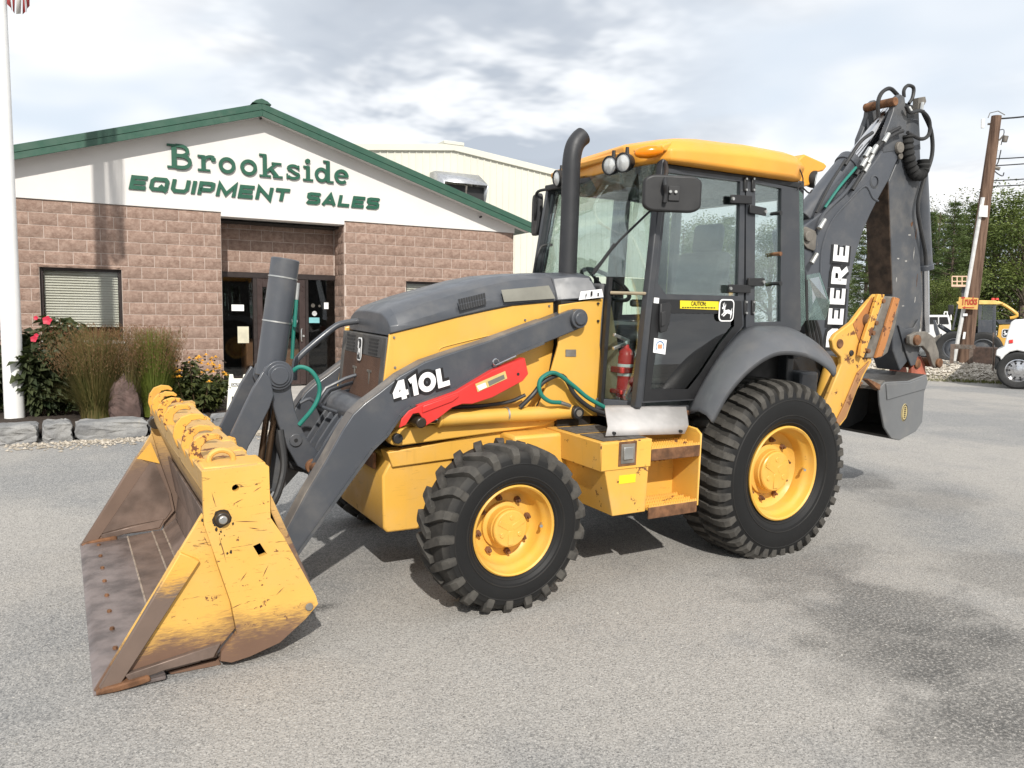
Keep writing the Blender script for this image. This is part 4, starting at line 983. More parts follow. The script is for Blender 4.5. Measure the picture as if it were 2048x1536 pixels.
small_text('CAUTION:', a, ex, (0, 0, 1), (0, -1, 0), .030, M_DECB, DO, 'caution_text', .02, (b-a).length)
m = MB(); xx = 0.; rr_ = random.Random(4)
while xx < .29:
    w_ = rr_.uniform(.012, .028); q_ = c+ex*xx; m.prismv([q_, q_+ex*w_, q_+ex*w_+V(0, 0, .008), q_+V(0, 0, .008)], (0, -.0006, 0)); xx += w_+.007
m.build('fine_print', M_DECB, DO, kind='stuff')
# pillars, sills
def bar(mb, p, q, w, d, up=(0, 1, 0)):
    p, q = Vector(p), Vector(q); ax = (q-p); n = ax.normalized(); s_ = n.cross(Vector(up)).normalized(); t_ = s_.cross(n)
    mb.obox((p+q)/2, ax/2, s_*w/2, t_*d/2)
Atop, Abot = S(1325, 330, .01), S(1272, 806, .01)
for sg in (1, -1):
    fo = 0 if sg > 0 else .10; m = MB(); bar(m, (Abot.x+fo, Abot.y*sg, Abot.z-.03), (Atop.x+fo, Atop.y*sg, Atop.z+.03), .05, .06); m.build('front_pillar', M_FRAME, BH, bevel=.008)
ws_lo = [(1.165, -.725, 1.90), (1.06, -.58, 1.905), (1.03, -.3, 1.91), (1.08, .3, 1.91), (1.15, .55, 1.905), (1.25, .70, 1.90)]
ws_hi = [(1.245, -.69, 2.66), (1.225, -.5, 2.66), (1.22, -.3, 2.66), (1.27, .3, 2.66), (1.30, .5, 2.66), (1.345, .67, 2.66)]
m = MB(); m.strip([ws_lo, ws_hi]); o = m.build('windshield', M_GLASS, BH, ang=60); md = o.modifiers.new('s', 'SOLIDIFY'); md.thickness = .005
lg_hi = [(1.165, -.725, 1.895), (1.0, -.55, 1.90), (.955, -.53, 1.90)]; lg_lo = [(1.11, -.76, 1.10), (.96, -.56, 1.10), (.955, -.53, 1.10)]
for sg in (1, -1):
    m = MB(); m.strip([[(x, y*sg, z) for x, y, z in lg_lo[:2]], [(x, y*sg, z) for x, y, z in lg_hi[:2]]]); o = m.build('corner_pane', M_GLASS, BH); md = o.modifiers.new('s', 'SOLIDIFY'); md.thickness = .005
    m = MB(); bar(m, (.955, -.55*sg, 1.06), (.985, -.545*sg, 1.90), .03, .03); m.build('corner_post', M_BLK, BH)
    m = MB(); m.prismv([(.93, -.52*sg, 1.10), (1.13, -.775*sg, 1.10), (1.13, -.775*sg, .98), (.93, -.52*sg, 1.0)], (.03, .02*sg, 0)); m.build('corner_sill', M_GRYW, BH, bevel=.008)
m = MB(); m.tube([(.985, -.565, 1.80), (1.05, -.66, 1.80), (1.13, -.765, 1.80)], .011, 8, 3); m.build('grab_rail', M_TAN, BH)
m = MB(); m.box(1.08, 1.52, -.79, -.70, .965, 1.06); m.build('door_sill', M_FRAME, BH, bevel=.01)
m = MB(); m.cyl((1.10, -.80, 1.01), (1.50, -.80, 1.01), .018, .018, 10); m.build('sill_tube', M_RST, BH)
# rear posts, rear frame and open rear window wing
for sg in (1, -1):
    m = MB(); bar(m, (2.62, -.70*sg, 1.35), (2.60, -.65*sg, 2.66), .07, .06); m.build('rear_pillar', M_FRAME, BH, bevel=.008)
m = MB(); m.box(2.58, 2.66, -.68, .68, 1.15, 1.42); m.build('rear_cab_rail', M_FRAME, BH, bevel=.01); m = MB(); m.box(2.56, 2.64, -.66, .66, 2.54, 2.64); m.build('rear_cab_rail', M_FRAME, BH, bevel=.01)
m = MB(); plate3(m, [[S(u, v, .02) for u, v in ((1599, 380), (1606, 388), (1612, 640), (1602, 655))]], (0, .004, 0)); m.build('rear_pane', M_GLASSG, BH)
wg = [A(1614, 550, y=-.66), A(1640, 545, y=-.52), A(1661, 606, y=-.52), A(1652, 640, y=-.52), A(1618, 640, y=-.66)]
m = MB(); m.prismv(wg, (0, .006, 0)); m.build('rear_window_wing', M_GLASSG, BH)
m = MB(); p0, p1 = A(1606, 500, y=-.66), A(1611, 640, y=-.66); m.cyl(p0, p1, .010, .010, 8).cyl(A(1611, 560, y=-.67), A(1612, 640, y=-.67), .018, .018, 10); m.build('gas_strut', M_BLK, BH)
m = MB(); m.cyl(A(1600, 500, y=-.66), A(1602, 540, y=-.66), .008, .008, 8); m.build('white_strip', M_DECW, BH)
# roof
def roof_ring(z, x0, x1, w, rx=.06, visor=0.):
    return [(x0+.02, -w+.10, z), (x0+.09, -w+.02, z), (x0+.22, -w, z), ((x0+x1)/2, -w-.005, z), (x1-.28, -w+.01, z), (x1-.10, -w+.10, z), (x1, -w+.26, z), (x1, w-.26, z), (x1-.10, w-.10, z), (x1-.28, w-.01, z), ((x0+x1)/2, w+.005, z), (x0+.22, w, z), (x0+.09, w-.02, z), (x0+.02, w-.10, z), (x0-.06, w-.35, z), (x0-.06, -w+.35, z)]
rings_ = []
for z, x0, x1, w, cz in ((2.642, 1.20, 2.66, .765, 0), (2.66, 1.185, 2.68, .785, 0), (2.72, 1.18, 2.72, .785, 0), (2.78, 1.22, 2.72, .74, 0), (2.815, 1.30, 2.70, .66, 0), (2.842, 1.46, 2.62, .54, 0), (2.855, 1.66, 2.46, .36, 0)):
    rg = [(max(x, 1.16 if y < 0 else 1.2), y, q) for x, y, q in roof_ring(z, x0, x1, w)]
    rings_.append([(x+.12*sstep(-.5, .75, y)*(1-sstep(1.3, 2.0, x)), y, zz+.035*sstep(1.2, 1.9, x)*(z > 2.7)*(1 if z < 2.8 else 1)+.02*(1-sstep(1.0, 1.3, x))*0) for x, y, zz in rg])
m = MB(); m.rings(rings_); RF = m.build('cab_roof', M_CAP, BH, bevel=.012, seg=3, ang=40)
# front visor lip and rear spoiler
m = MB()
vl = []
for x, y, z0, z1 in ((1.20, -.76, 2.655, 2.74), (1.17, -.55, 2.66, 2.745), (1.17, -.25, 2.665, 2.75), (1.22, .25, 2.665, 2.755), (1.26, .55, 2.66, 2.75), (1.31, .73, 2.655, 2.745)):
    vl.append([(x, y, z1), (x+.12, y*.95, z1+.045), (x+.12, y*.95, z0+.06), (x+.01, y, z0+.05)])
m.rings(vl); m.build('roof_visor', M_CAP, RF, bevel=.01)
m = MB(); m.prism([(2.58, 2.66), (2.56, 2.80), (2.64, 2.86), (2.86, 2.82), (2.90, 2.80), (2.86, 2.76), (2.74, 2.73), (2.72, 2.64), (2.64, 2.62)], -.66, .66); m.build('roof_tail', M_CAP, RF, bevel=.012)
m = MB(); m.box(1.24, 2.60, -.70, .70, 2.60, 2.645); m.build('headliner', M_BLK, RF, bevel=.01)
# beacon and work lamps
def lamp(c, d, r_=.062, parent=RF):
    c, d = Vector(c), Vector(d).normalized()
    m_ = MB(); m_.lathe([(r_*.55, -.075), (r_*.85, -.06), (r_*1.02, -.02), (r_*1.04, .004), (r_*.93, .006), (r_*.9, -.006)], c, d, 24); m_.lathe([(.001, -.076), (r_*.55, -.075)], c, d, 24); L = m_.build('work_light', M_BLK, parent)
    m_ = MB(); m_.lathe([(r_*.92, -.004), (r_*.6, .006), (.001, .010)], c, d, 24); m_.build('lamp_glass', M_LENS, parent)
    m_ = MB(); m_.cyl(c-d*.04+V(0, 0, r_*.9), c-d*.04+V(0, 0, r_*1.6), .014, .012, 8); m_.build('lamp_bracket', M_BLK, parent)
dl = V(-1, -.25, -.12)
lamp(A(1219, 331, x=1.08), dl); lamp(A(1246, 325, x=1.08), dl)
lamp(A(1113, 357, x=1.22), (-1, .1, -.1))
lamp(A(1630, 359, y=-.66), (.55, -.75, -.12)); lamp((2.78, .62, 2.68), (.7, .5, -.1))
bc = A(1298, 304, y=-.70)
m = MB(); m.lathe([(.001, -.095), (.018, -.088), (.032, -.06), (.040, -.01), (.036, .04), (.022, .08), (.001, .095)], bc, (.78, -.5, .12), 20); m.build('beacon', M_AMBER, RF)
m = MB(); m.tube([A(1584, 315, y=-.72), A(1600, 340, y=-.735), A(1606, 362, y=-.73), A(1595, 378, y=-.73)], .005, 6, 4); m.tube([A(1606, 376, y=-.7), A(1618, 386, y=-.7), A(1624, 380, y=-.7)], .006, 6, 3); m.build('lamp_wire', M_RUB, RF)
# mirrors
mc = A(1346, 387, y=-.93)
m = MB(); dirx = V(.90, -.42, 0).normalized(); nrm = V(-.42, -.90, 0).normalized()
mw = (A(1391, 387, y=-.98)-A(1300, 387, y=-.98)).length
pts = []
for a, b in rrect(1, 1, .22, 5): pts.append(mc+dirx*((a-.5)*.20*1.85)+V(0, 0, (b-.5)*.225))
m.prismv([p+nrm*.0 for p in pts], -nrm*.045); MR = m.build('side_mirror', M_BLK, BH, bevel=.014, seg=3)
m = MB(); m.prismv([mc+dirx*x+V(0, 0, z)+nrm*.002 for x, z in ((-.03, -.045), (.04, -.045), (.04, .045), (-.03, .045))], nrm*.008); m.build('mirror_plate', M_RUB, MR, bevel=.003)
for dxx in (-.022, .012): m = MB(); m.cyl(mc+dirx*dxx+nrm*.012+V(0, 0, .008), mc+dirx*dxx+nrm*.024+V(0, 0, .008), .011, .009, 10); m.build('mirror_bolt', M_ZINC, MR)
m = MB(); m.tube([A(1330, 325, y=-.74), A(1333, 340, y=-.80), A(1330, 365, y=-.93), mc+nrm*.02-dirx*.05, mc+nrm*.02-dirx*.055+V(0, 0, -.06)], .014, 10, 4); m.build('mirror_arm', M_BLK, MR)
mf = A(1080, 430, y=.95)
m = MB(); dx2 = V(.3, .95, 0).normalized(); n2 = V(-.95, .3, 0)
m.prismv([mf+dx2*((a-.5)*.21)+V(0, 0, (b-.5)*.34) for a, b in rrect(1, 1, .2, 5)], n2*.05); M2 = m.build('side_mirror', M_BLK, BH, bevel=.014, seg=3)
m = MB(); m.tube([A(1117, 379, y=.72), A(1085, 380, y=.80), A(1072, 390, y=.88), A(1070, 425, y=.9), A(1070, 440, y=.93)], .012, 8, 4); m.build('mirror_arm', M_BLK, M2)
m = MB(); m.tube([A(1068, 545, y=.66), A(1078, 500, y=.66), A(1090, 490, y=.66), A(1104, 490, y=.66)], .012, 8, 3); m.build('grab_rail', M_BLK, BH)
# wiper
m = MB(); m.tube([A(1188, 540, y=-.50), A(1240, 480, y=-.56), A(1302, 420, y=-.66)], .008, 6); m.tube([A(1186, 548, y=-.5), A(1230, 488, y=-.56)], .012, 6); m.build('wiper', M_BLK, BH)
# interior: floor, seat, steering column, console, far wall trim
m = MB(); m.box(.96, 2.56, -.68, .68, .98, 1.03); m.build('cab_floor', M_CABIN, BH)
m = MB(); m.box(.955, 1.02, -.5, .5, 1.05, 1.86); m.build('dash_wall', M_CABIN, BH, bevel=.02)
m = MB(); m.prism([(1.03, 1.05), (1.03, 1.75), (1.22, 1.80), (1.30, 1.74), (1.22, 1.05)], -.16, .16); m.build('steering_column', M_CABIN, BH, bevel=.02)
m = MB(); c0 = V(1.36, 0, 1.86); ax = V(.55, 0, .83).normalized(); e1 = V(0, 1, 0); e2 = ax.cross(e1)
ringp = [c0+(e1*math.cos(R(a))+e2*math.sin(R(a)))*.20 for a in range(0, 361, 15)]
m.tube(ringp, .016, 8)
for a in (90, 210, 330): m.tube([c0-ax*.03, c0+(e1*math.cos(R(a))+e2*math.sin(R(a)))*.19], .012, 6)
m.tube([c0-ax*.2, c0-ax*.01], .03, 10); m.build('steering_wheel', M_BLK, BH)
m = MB(); m.prism([(1.62, 1.42), (1.60, 1.50), (1.64, 1.56), (2.10, 1.55), (2.18, 1.60), (2.28, 2.12), (2.32, 2.16), (2.40, 2.13), (2.34, 1.50), (2.25, 1.40)], -.25, .25); SEAT = m.build('operator_seat', M_SEAT, BH, bevel=.05, seg=3)
m = MB(); m.prism([(2.31, 2.15), (2.33, 2.36), (2.38, 2.38), (2.42, 2.34), (2.40, 2.14)], -.14, .14); m.build('headrest', M_SEAT, SEAT, bevel=.03, seg=3)
m = MB(); m.box(1.75, 2.2, -.2, .2, 1.03, 1.42); m.build('seat_base', M_CABIN, SEAT, bevel=.03)
for sg in (1, -1): m = MB(); m.box(1.85, 2.2, sg*.30-.03, sg*.30+.03, 1.70, 1.76); m.build('armrest', M_SEAT, SEAT, bevel=.02)
m = MB(); m.box(1.5, 2.3, .42, .70, 1.03, 1.58); m.build('side_console', M_CABIN, BH, bevel=.03)
for x, y in ((1.55, .5), (1.72, .55)):
    m = MB(); m.cyl((x, y, 1.55), (x-.05, y-.02, 1.85), .012, .010, 8); m.cyl((x-.05, y-.02, 1.85), (x-.06, y-.025, 1.93), .028, .022, 10); m.build('control_lever', M_BLK, BH, bevel=.004)
for y in (-.2, .2):
    m = MB(); m.cyl((2.46, y, 1.2), (2.40, y, 1.86), .016, .014, 8); m.cyl((2.40, y, 1.86), (2.39, y, 1.96), .032, .026, 10); m.build('backhoe_lever', M_BLK, BH)
m = MB(); m.box(2.40, 2.56, -.35, .35, 1.03, 1.45); m.build('backhoe_console', M_CABIN, BH, bevel=.03)
m = MB(); m.prismv([(1.02, -.50, 1.04), (1.02, -.50, 1.80), (1.06, -.62, 1.30), (1.10, -.68, 1.04)], (.01, .012, 0)); m.build('inner_trim', M_TAN, BH)
# far door frame seen through the cab
for o in (DO, QP):
    c = o.copy(); COL.objects.link(c); c.parent = BH; c.scale.y = -1
    if 'label' in c: del c['label']
    for ch in children(o):
        if ch.name.startswith(('upper_pane', 'lower_pane', 'quarter_pane')): copy_tree(ch, c)
# interior mirror hoods at the windshield top
for u, v in ((1185, 372), (1282, 355)):
    p = A(u, v, x=1.30); m = MB(); m.lathe([(.001, -.05), (.05, -.045), (.068, 0), (.05, .04), (.001, .05)], p, (1, .2, .1), 16); m.build('cab_speaker', M_BLK, BH)
# ---- fire extinguisher on the cab floor (a thing of its own)
FX = thing('fire_extinguisher', 'small red fire extinguisher with white label behind the front corner pane of the cab', 'extinguisher', BH.location, BH.rotation_euler)
fc = A(1250, 745, y=-.60)
m = MB(); m.lathe([(.001, -.17), (.05, -.165), (.056, -.15), (.056, .11), (.045, .145), (.022, .165), (.018, .19), (.001, .19)], fc, (0, 0, 1), 24); m.build('bottle', M_RED, FX)
m = MB(); m.cyl(fc+V(0, 0, .19), fc+V(0, 0, .215), .022, .02, 12); m.build('valve', M_ZINC, FX)
m = MB(); bar(m, fc+V(.02, 0, .21), fc+V(-.13, -.03, .255), .02, .02); bar(m, fc+V(.02, 0, .20), fc+V(-.13, -.03, .165), .02, .02); m.build('handle', M_ZINC, FX, bevel=.003)
m = MB(); m.lathe([(.0575, -.02), (.0575, .06)], fc, (0, 0, 1), 24); m.build('label_band', M_DECW, FX)
m = MB(); m.box(fc.x-.075, fc.x+.062, fc.y-.062, fc.y+.062, fc.z-.0, fc.z+.04); m.box(fc.x-.075, fc.x+.062, fc.y-.062, fc.y+.062, fc.z-.14, fc.z-.11); m.build('bracket', paint('dark_red_bracket', (.35, .025, .02), .5), FX, bevel=.006)

# ---- backhoe: swing frame, boom, cylinders, stick, bucket
m = MB(); m.box(2.85, 3.25, -.55, .55, .50, .95); m.box(2.66, 2.86, -.75, .75, .55, 1.25); m.box(3.2, 3.55, -.2, .2, .55, 1.5); m.build('swing_frame', M_GRYW, BH, bevel=.02)
by_ = -.15
boom_o = Q([(1599, 458), (1640, 428), (1685, 397), (1706, 379), (1727, 353), (1747, 327), (1766, 300), (1806, 296), (1792, 327), (1779, 358), (1753, 405), (1740, 431), (1727, 462), (1716, 496), (1708, 527), (1700, 570), (1696, 640), (1680, 705), (1645, 760), (1630, 745), (1642, 690), (1622, 600), (1606, 520), (1600, 480)], by_)
m = MB(); m.prism(boom_o, by_, .15); BOOM = m.build('boom', M_GRY, BH, bevel=.012, seg=2, label='curved charcoal backhoe boom rising behind the cab')
hd = Q([(1765, 306), (1769, 268), (1778, 245), (1786, 222), (1790, 196), (1800, 188), (1809, 194), (1814, 240), (1807, 300)], by_)
m = MB(); m.prism(hd, by_-.004, by_+.05); m.build('boom_head', M_GRYW, BOOM, bevel=.008)
m = MB(); m.prism(hd, .10, .154); m.build('boom_head', M_GRYW, BOOM, bevel=.008)
# raised edge on the near face: a plate following the curve
rib = smooth_path([A(u, v, y=by_) for u, v in ((1641, 600), (1640, 540), (1645, 490), (1665, 440), (1700, 400), (1730, 372), (1745, 395), (1756, 402))], 4)
m = MB(); m.tube([p+V(0, .002, 0) for p in rib], .012, 8); m.build('boom_weld', M_GRY, BOOM)
m = MB(); p = A(1749, 363, y=by_-.002); m.lathe([(.001, -.004), (.06, -.004), (.062, .0), (.045, .006)], p, (0, -1, 0), 24); m.build('boom_boss', M_GRYW, BOOM)
lobe = Q([(1600, 462), (1612, 453), (1632, 462), (1636, 490), (1628, 502), (1615, 497), (1602, 482)], by_-.02); m = MB(); m.prism(lobe, by_-.022, by_-.001); m.build('pivot_plate', M_DIRTY, BOOM, bevel=.005)
p = A(1613, 473, y=by_-.02); m = MB(); m.cyl(p+V(0, .02, 0), p+V(0, -.03, 0), .045, .042, 20); m.build('boom_pin', M_DIRTY, BOOM, bevel=.005)
p = A(1796, 296, y=by_-.002); m = MB(); m.cyl(p+V(0, .0, 0), p+V(0, -.03, 0), .055, .05, 20).cyl(p+V(.03, .0, -.07), p+V(.03, -.02, -.07), .03, .03, 14); m.build('stick_pivot', M_DIRTY, BOOM, bevel=.006)
p = A(1790, 203, y=-.16); m = MB(); m.cyl(p+V(0, -.01, 0), p+V(0, .30, 0), .038, .038, 20); m.build('head_pin', M_RST, BOOM, bevel=.006)
# maker's name up the boom
o_ = A(1655, 695, y=by_-.003); e_ = A(1672, 489, y=by_-.003); ex = e_-o_; L_ = ex.length; ex.normalize(); ey = V(-ex.z, 0, ex.x)
lw = (A(1693, 600, y=by_-.003)-A(1662, 600, y=by_-.003)).length*.98
pm = plane_map(o_+V(.175, 0, 0), ex, ey, (0, -1, 0), L_/4.22, lw, 0)
x_ = 0
nlet = []
letters('DEERE', pm, BOOM, M_DECB, 'letter_surround', 0, .0012, gap=.09, w=.52)
letters('DEERE', pm, BOOM, M_DECW, 'letter', .0030, .0040, gap=.09, w=.235)
# stick cylinder on top of the boom
c0, c1, c2 = A(1602, 440, y=-.02), A(1700, 322, y=-.02), A(1788, 208, y=-.02)
m = MB(); m.cyl(c0, c1, .095, .095, 28).cyl(c1-(c1-c0).normalized()*.08, c1, .108, .108, 28); SC = m.build('stick_cylinder', M_GRY, BH, bevel=.006)
m = MB(); m.cyl(c1, c2, .052, .052, 24); m.build('stick_rod', M_STEEL, SC)
for k, (u0, v0, u1, v1) in enumerate(((1632, 425, 1690, 320), (1650, 415, 1712, 335))):
    m = MB(); m.tube([A(u0, v0, y=-.19), A((u0+u1)/2-3, (v0+v1)/2, y=-.2), A(u1, v1, y=-.17)], .012, 8, 4); m.build('hydraulic_line', M_GREENHOSE if k else M_RUB, SC)
# hoses and fittings along the boom
for k, pts in enumerate((((1705, 380), (1735, 330), (1760, 290), (1790, 268), (1806, 262)), ((1712, 350), (1745, 300), (1775, 270), (1800, 255)), ((1628, 520), (1640, 440), (1690, 385), (1720, 345)), ((1690, 330), (1720, 285), (1745, 265)))):
    m = MB(); m.tube([A(u, v, y=-.20+.02*k) for u, v in pts], .016, 8, 5); m.build('boom_hose', M_GRY if k == 2 else M_RUB, BOOM)
for u, v in ((1735, 305), (1728, 325), (1740, 318), (1748, 300), (1772, 276), (1733, 335), (1644, 448), (1628, 517)):
    p = A(u, v, y=-.21); m = MB(); m.cyl(p+V(-.03, 0, -.04), p+V(.03, 0, .04), .022, .02, 8); m.build('hose_fitting', M_ZINC, BOOM)
m = MB(); m.tube([A(1757, 235, y=-.05), A(1756, 205, y=-.05), A(1764, 185, y=-.05), A(1780, 177, y=-.05), A(1795, 190, y=-.05)], .018, 8, 5); m.build('loop_hose', M_RUB, BOOM)
m = MB(); m.tube([A(1808, 195, y=-.1), A(1808, 180, y=-.1), A(1816, 171, y=-.1), A(1827, 176, y=-.1), A(1825, 195, y=-.1), A(1818, 207, y=-.1)], .016, 8, 5); m.build('loop_hose', M_RUB, BOOM)
m = MB(); m.tube([A(1812, 212, y=-.2), A(1820, 225, y=-.2), A(1842, 222, y=-.2), A(1858, 240, y=-.2), A(1858, 268, y=-.2), A(1842, 278, y=-.2), A(1815, 265, y=-.2)], .017, 8, 5); m.build('loop_hose', M_RUB, BOOM)
m = MB(); m.tube([A(1845, 222, y=-.18), A(1862, 262, y=-.18), A(1864, 310, y=-.18), A(1848, 360, y=-.18), A(1836, 410, y=-.18), A(1840, 450, y=-.18), A(1850, 500, y=-.18), A(1852, 530, y=-.18)], .018, 8, 5); m.build('loop_hose', M_RUB, BOOM)
m = MB(); sp_ = smooth_path([A(u, v, y=-.17) for u, v in ((1815, 270), (1816, 300), (1822, 330), (1832, 350), (1845, 345), (1848, 320))], 8)
m.tube(sp_, [.05+.007*math.sin(i*2.1) for i in range(len(sp_))], 14); m.build('hose_sleeve', plain('black_fabric_sleeve', (.014, .014, .014), .85), BOOM)
m = MB(); p = A(1817, 215, y=-.16); m.cyl(p, A(1822, 224, y=-.18), .02, .02, 8).cyl(A(1822, 226, y=-.18), A(1836, 222, y=-.18), .018, .018, 8).cyl(A(1842, 222, y=-.18), A(1845, 205, y=-.18), .016, .016, 8); m.build('elbow_fitting', M_ZINC, BOOM)
m = MB(); m.prism(Q([(1838, 195), (1851, 193), (1853, 203), (1846, 215), (1836, 222)], -.16), -.16, -.10); m.build('hose_bracket', M_DIRTY, BOOM, bevel=.004)
M_SCUFF = plain('pale_scuffed_primer', (.34, .33, .31), .6, var=.3, vscale=30)
# stick
sy0, sy1 = -.125, .125
stick_o = Q([(1806, 236), (1838, 238), (1842, 330), (1838, 430), (1841, 520), (1846, 600), (1838, 680), (1833, 700), (1800, 742), (1786, 700), (1786, 590), (1778, 362), (1796, 320)], sy0)
m = MB(); m.prism(stick_o, sy0, sy1); ST = m.build('stick', M_GRYW, BH, bevel=.01, seg=2)
fr0 = Q([(1778, 364), (1786, 588)], sy0)
m = MB(); (xa, za), (xb, zb) = fr0
m.prismv([(xa-.010, sy0+.006, za), (xa-.010, sy1-.006, za), (xb-.010, sy1-.006, zb), (xb-.010, sy0+.006, zb)], (.012, 0, 0)); m.build('worn_face', plain('scraped_rusty_steel', (.055, .036, .024), .6, .2, var=.6, vscale=9, bump=.3), ST)
m = MB(); m.prism(Q([(1812, 205), (1838, 214), (1842, 300), (1818, 296)], -.02), -.02, .10); m.build('stick_head', M_BLK, ST, bevel=.01)
rnd_s = random.Random(8)
for u, v, du, dv, mt in ((1797, 517, 9, 3, 0), (1812, 522, 11, 4, 0), (1828, 505, 2, 24, 0), (1824, 448, 9, 10, 1), (1820, 470, 12, 3, 0), (1834, 560, 2, 30, 1), (1790, 640, 2, 40, 0), (1806, 612, 8, 2, 0), (1830, 600, 3, 16, 0), (1815, 690, 12, 6, 0), (1832, 470, 3, 20, 1), (1793, 560, 3, 10, 0)):
    c_ = A(u, v, y=sy0-.001); k_ = .0052; m = MB()
    m.prismv([c_+V(du*k_*.5*math.cos(a_)*rnd_s.uniform(.5, 1.2), 0, dv*k_*.5*math.sin(a_)*rnd_s.uniform(.5, 1.2)) for a_ in [x_*.785 for x_ in range(8)]], (0, .002, 0)); m.build('paint_scuff', M_RST if mt else M_SCUFF, ST)
b0, b1, b2 = A(1838, 330, y=.02), A(1849, 540, y=.02), A(1850, 665, y=.02)
m = MB(); m.cyl(b0, b1, .075, .075, 24).cyl(b1-(b1-b0).normalized()*.05, b1, .085, .085, 24); m.build('bucket_cylinder', M_GRY, BH, bevel=.004)
m = MB(); m.cyl(b1, b2, .042, .042, 20); m.build('bucket_rod', M_STEEL, BH)
m = MB(); m.prism(Q([(1797, 650), (1812, 658), (1828, 655), (1838, 638), (1839, 700), (1830, 730), (1822, 732), (1812, 705)], sy0-.02), sy0-.022, sy0-.002); m.build('stick_gusset', M_GRYW, ST, bevel=.005)
# curved link and bucket ears
link = Q([(1820, 672), (1835, 664), (1853, 663), (1868, 674), (1878, 705), (1880, 730), (1873, 737), (1866, 730), (1858, 705), (1846, 692), (1830, 693), (1820, 688)], -.22)
m = MB(); m.prism(link, -.22, -.18); LK = m.build('bucket_link_arm', M_DIRTY, BH, bevel=.006)
m = MB(); m.prism(link, .18, .22); m.build('bucket_link_arm', M_DIRTY, BH, bevel=.006)
for u, v, r_ in ((1832, 680, .05), (1876, 726, .045)):
    p = A(u, v, y=-.22); m = MB(); m.cyl(p+V(0, -.025, 0), p+V(0, .46, 0), r_, r_, 18); m.build('link_pin', M_RST, LK, bevel=.006)
ear = Q([(1822, 765), (1824, 735), (1832, 714), (1842, 712), (1850, 728), (1854, 765)], -.12)
for yy in (-.12, .08): m = MB(); m.prism(ear, yy, yy+.04); m.build('bucket_ear', plain('faded_red_ear', (.35, .10, .06), .6, var=.3), LK, bevel=.005)
p = A(1837, 728, y=-.14); m = MB(); m.cyl(p, p+V(0, .3, 0), .045, .045, 18); m.build('ear_pin', M_RST, LK, bevel=.006)
# digging bucket
dy0, dy1 = -.30, .30
bp = Q([(1758, 778), (1771, 764), (1818, 762), (1853, 749), (1856, 764), (1849, 784), (1845, 844), (1832, 863), (1799, 881), (1783, 877), (1769, 855), (1760, 808)], dy0)
m = MB(); m.prism(bp, dy0, dy0+.022)
DB = m.build('digging_bucket', paint('scuffed_grey_bucket', (.13, .135, .14), .5, .15, rust=.08), BH, bevel=.006, label='grey digging bucket hanging curled under the stick')
m = MB(); m.prism(bp, dy1-.022, dy1); m.build('bucket_side', MATS['scuffed_grey_bucket'], DB, bevel=.006)
m = MB()
shell = bp[1:10]
for (x0, z0), (x1, z1) in zip(shell, shell[1:]):
    d = Vector((x1-x0, 0, z1-z0)).normalized(); n_ = V(-d.z, 0, d.x)*.02
    m.prismv([(x0, dy0+.0225, z0), (x1, dy0+.0225, z1), (x1-n_.x, dy0+.0225, z1-n_.z), (x0-n_.x, dy0+.0225, z0-n_.z)], (0, dy1-dy0-.045, 0))
m.build('bucket_shell', plain('dark_worn_steel', (.06, .055, .05), .6, .3, var=.3), DB)
up = Q([(1772, 768), (1818, 766), (1852, 753), (1851, 778), (1815, 788), (1774, 800)], dy0-.006); m = MB(); m.prism(up, dy0-.010, dy0-.001); m.build('side_reinforcement', MATS['scuffed_grey_bucket'], DB, bevel=.004)
ov = A(1809, 825, y=dy0-.003); m = MB(); m.lathe([(.001, .003), (.058, .003), (.062, 0), (.062, -.004)], (0, 0, 0), (0, -1, 0), 28); eo = m.build('maker_plate', plain('tan_plate', (.42, .34, .16), .5), DB); eo.location = ov; eo.scale = (.75, 1, 1.35)
m = MB(); m.lathe([(.050, .0035), (.054, .0045), (.058, .0035)], (0, 0, 0), (0, -1, 0), 28); eo2 = m.build('plate_rim', M_DECB, DB); eo2.location = ov; eo2.scale = (.75, 1, 1.35)
for i in range(6): m = MB(); zz = -.045+.018*i; m.box(-.012, .012, -.005, -.004, zz-.004, zz+.006); e3 = m.build('plate_mark', M_DECB, DB); e3.location = ov
lip = Q([(1752, 778), (1762, 775), (1786, 877), (1776, 874)], dy0)
for yy in (-.27, -.09, .09, .27):
    (x0, z0) = bp[0]; m = MB(); m.prism([(x0+.02, z0-.02), (x0+.02, z0+.04), (x0-.16, z0+.10), (x0-.17, z0+.085)], yy-.03, yy+.03); m.build('tooth', M_RST, DB, bevel=.004)
m = MB(); (x0, z0), (x1, z1) = bp[0], bp[1]; m.prism([(x0-.01, z0-.01), (x0-.01, z0+.02), (x1+.02, z1+.01), (x1+.02, z1-.02)], dy0+.023, dy1-.023); m.build('bucket_lip', M_DIRTY, DB)
# stabilisers
M_POCK = paint('rusty_orange_pocket', (.42, .17, .05), .7, .1, rust=.7, rscale=10)
yS = -.80
leg = Q([(1747, 588), (1757, 590), (1752, 610), (1740, 660), (1736, 700), (1740, 722), (1725, 748), (1710, 780), (1689, 835), (1676, 852), (1646, 808), (1672, 745), (1679, 728), (1678, 714), (1663, 698), (1660, 680), (1668, 668), (1700, 644), (1722, 615)], yS+.02)
m = MB(); m.prism(leg, yS, yS+.04); SL = m.build('stabiliser', M_YELR, BH, bevel=.008, label='rusty yellow stabiliser leg folded up behind the rear wheel')
for u, v, mt in ((1679, 687, M_RST), (1702, 706, M_BLK)):
    p = A(u, v, y=yS); m = MB(); m.cyl(p+V(0, .02, 0), p+V(0, -.012, 0), .036 if mt is M_RST else .026, .034 if mt is M_RST else .022, 18); m.build('leg_pin', mt, SL, bevel=.004)
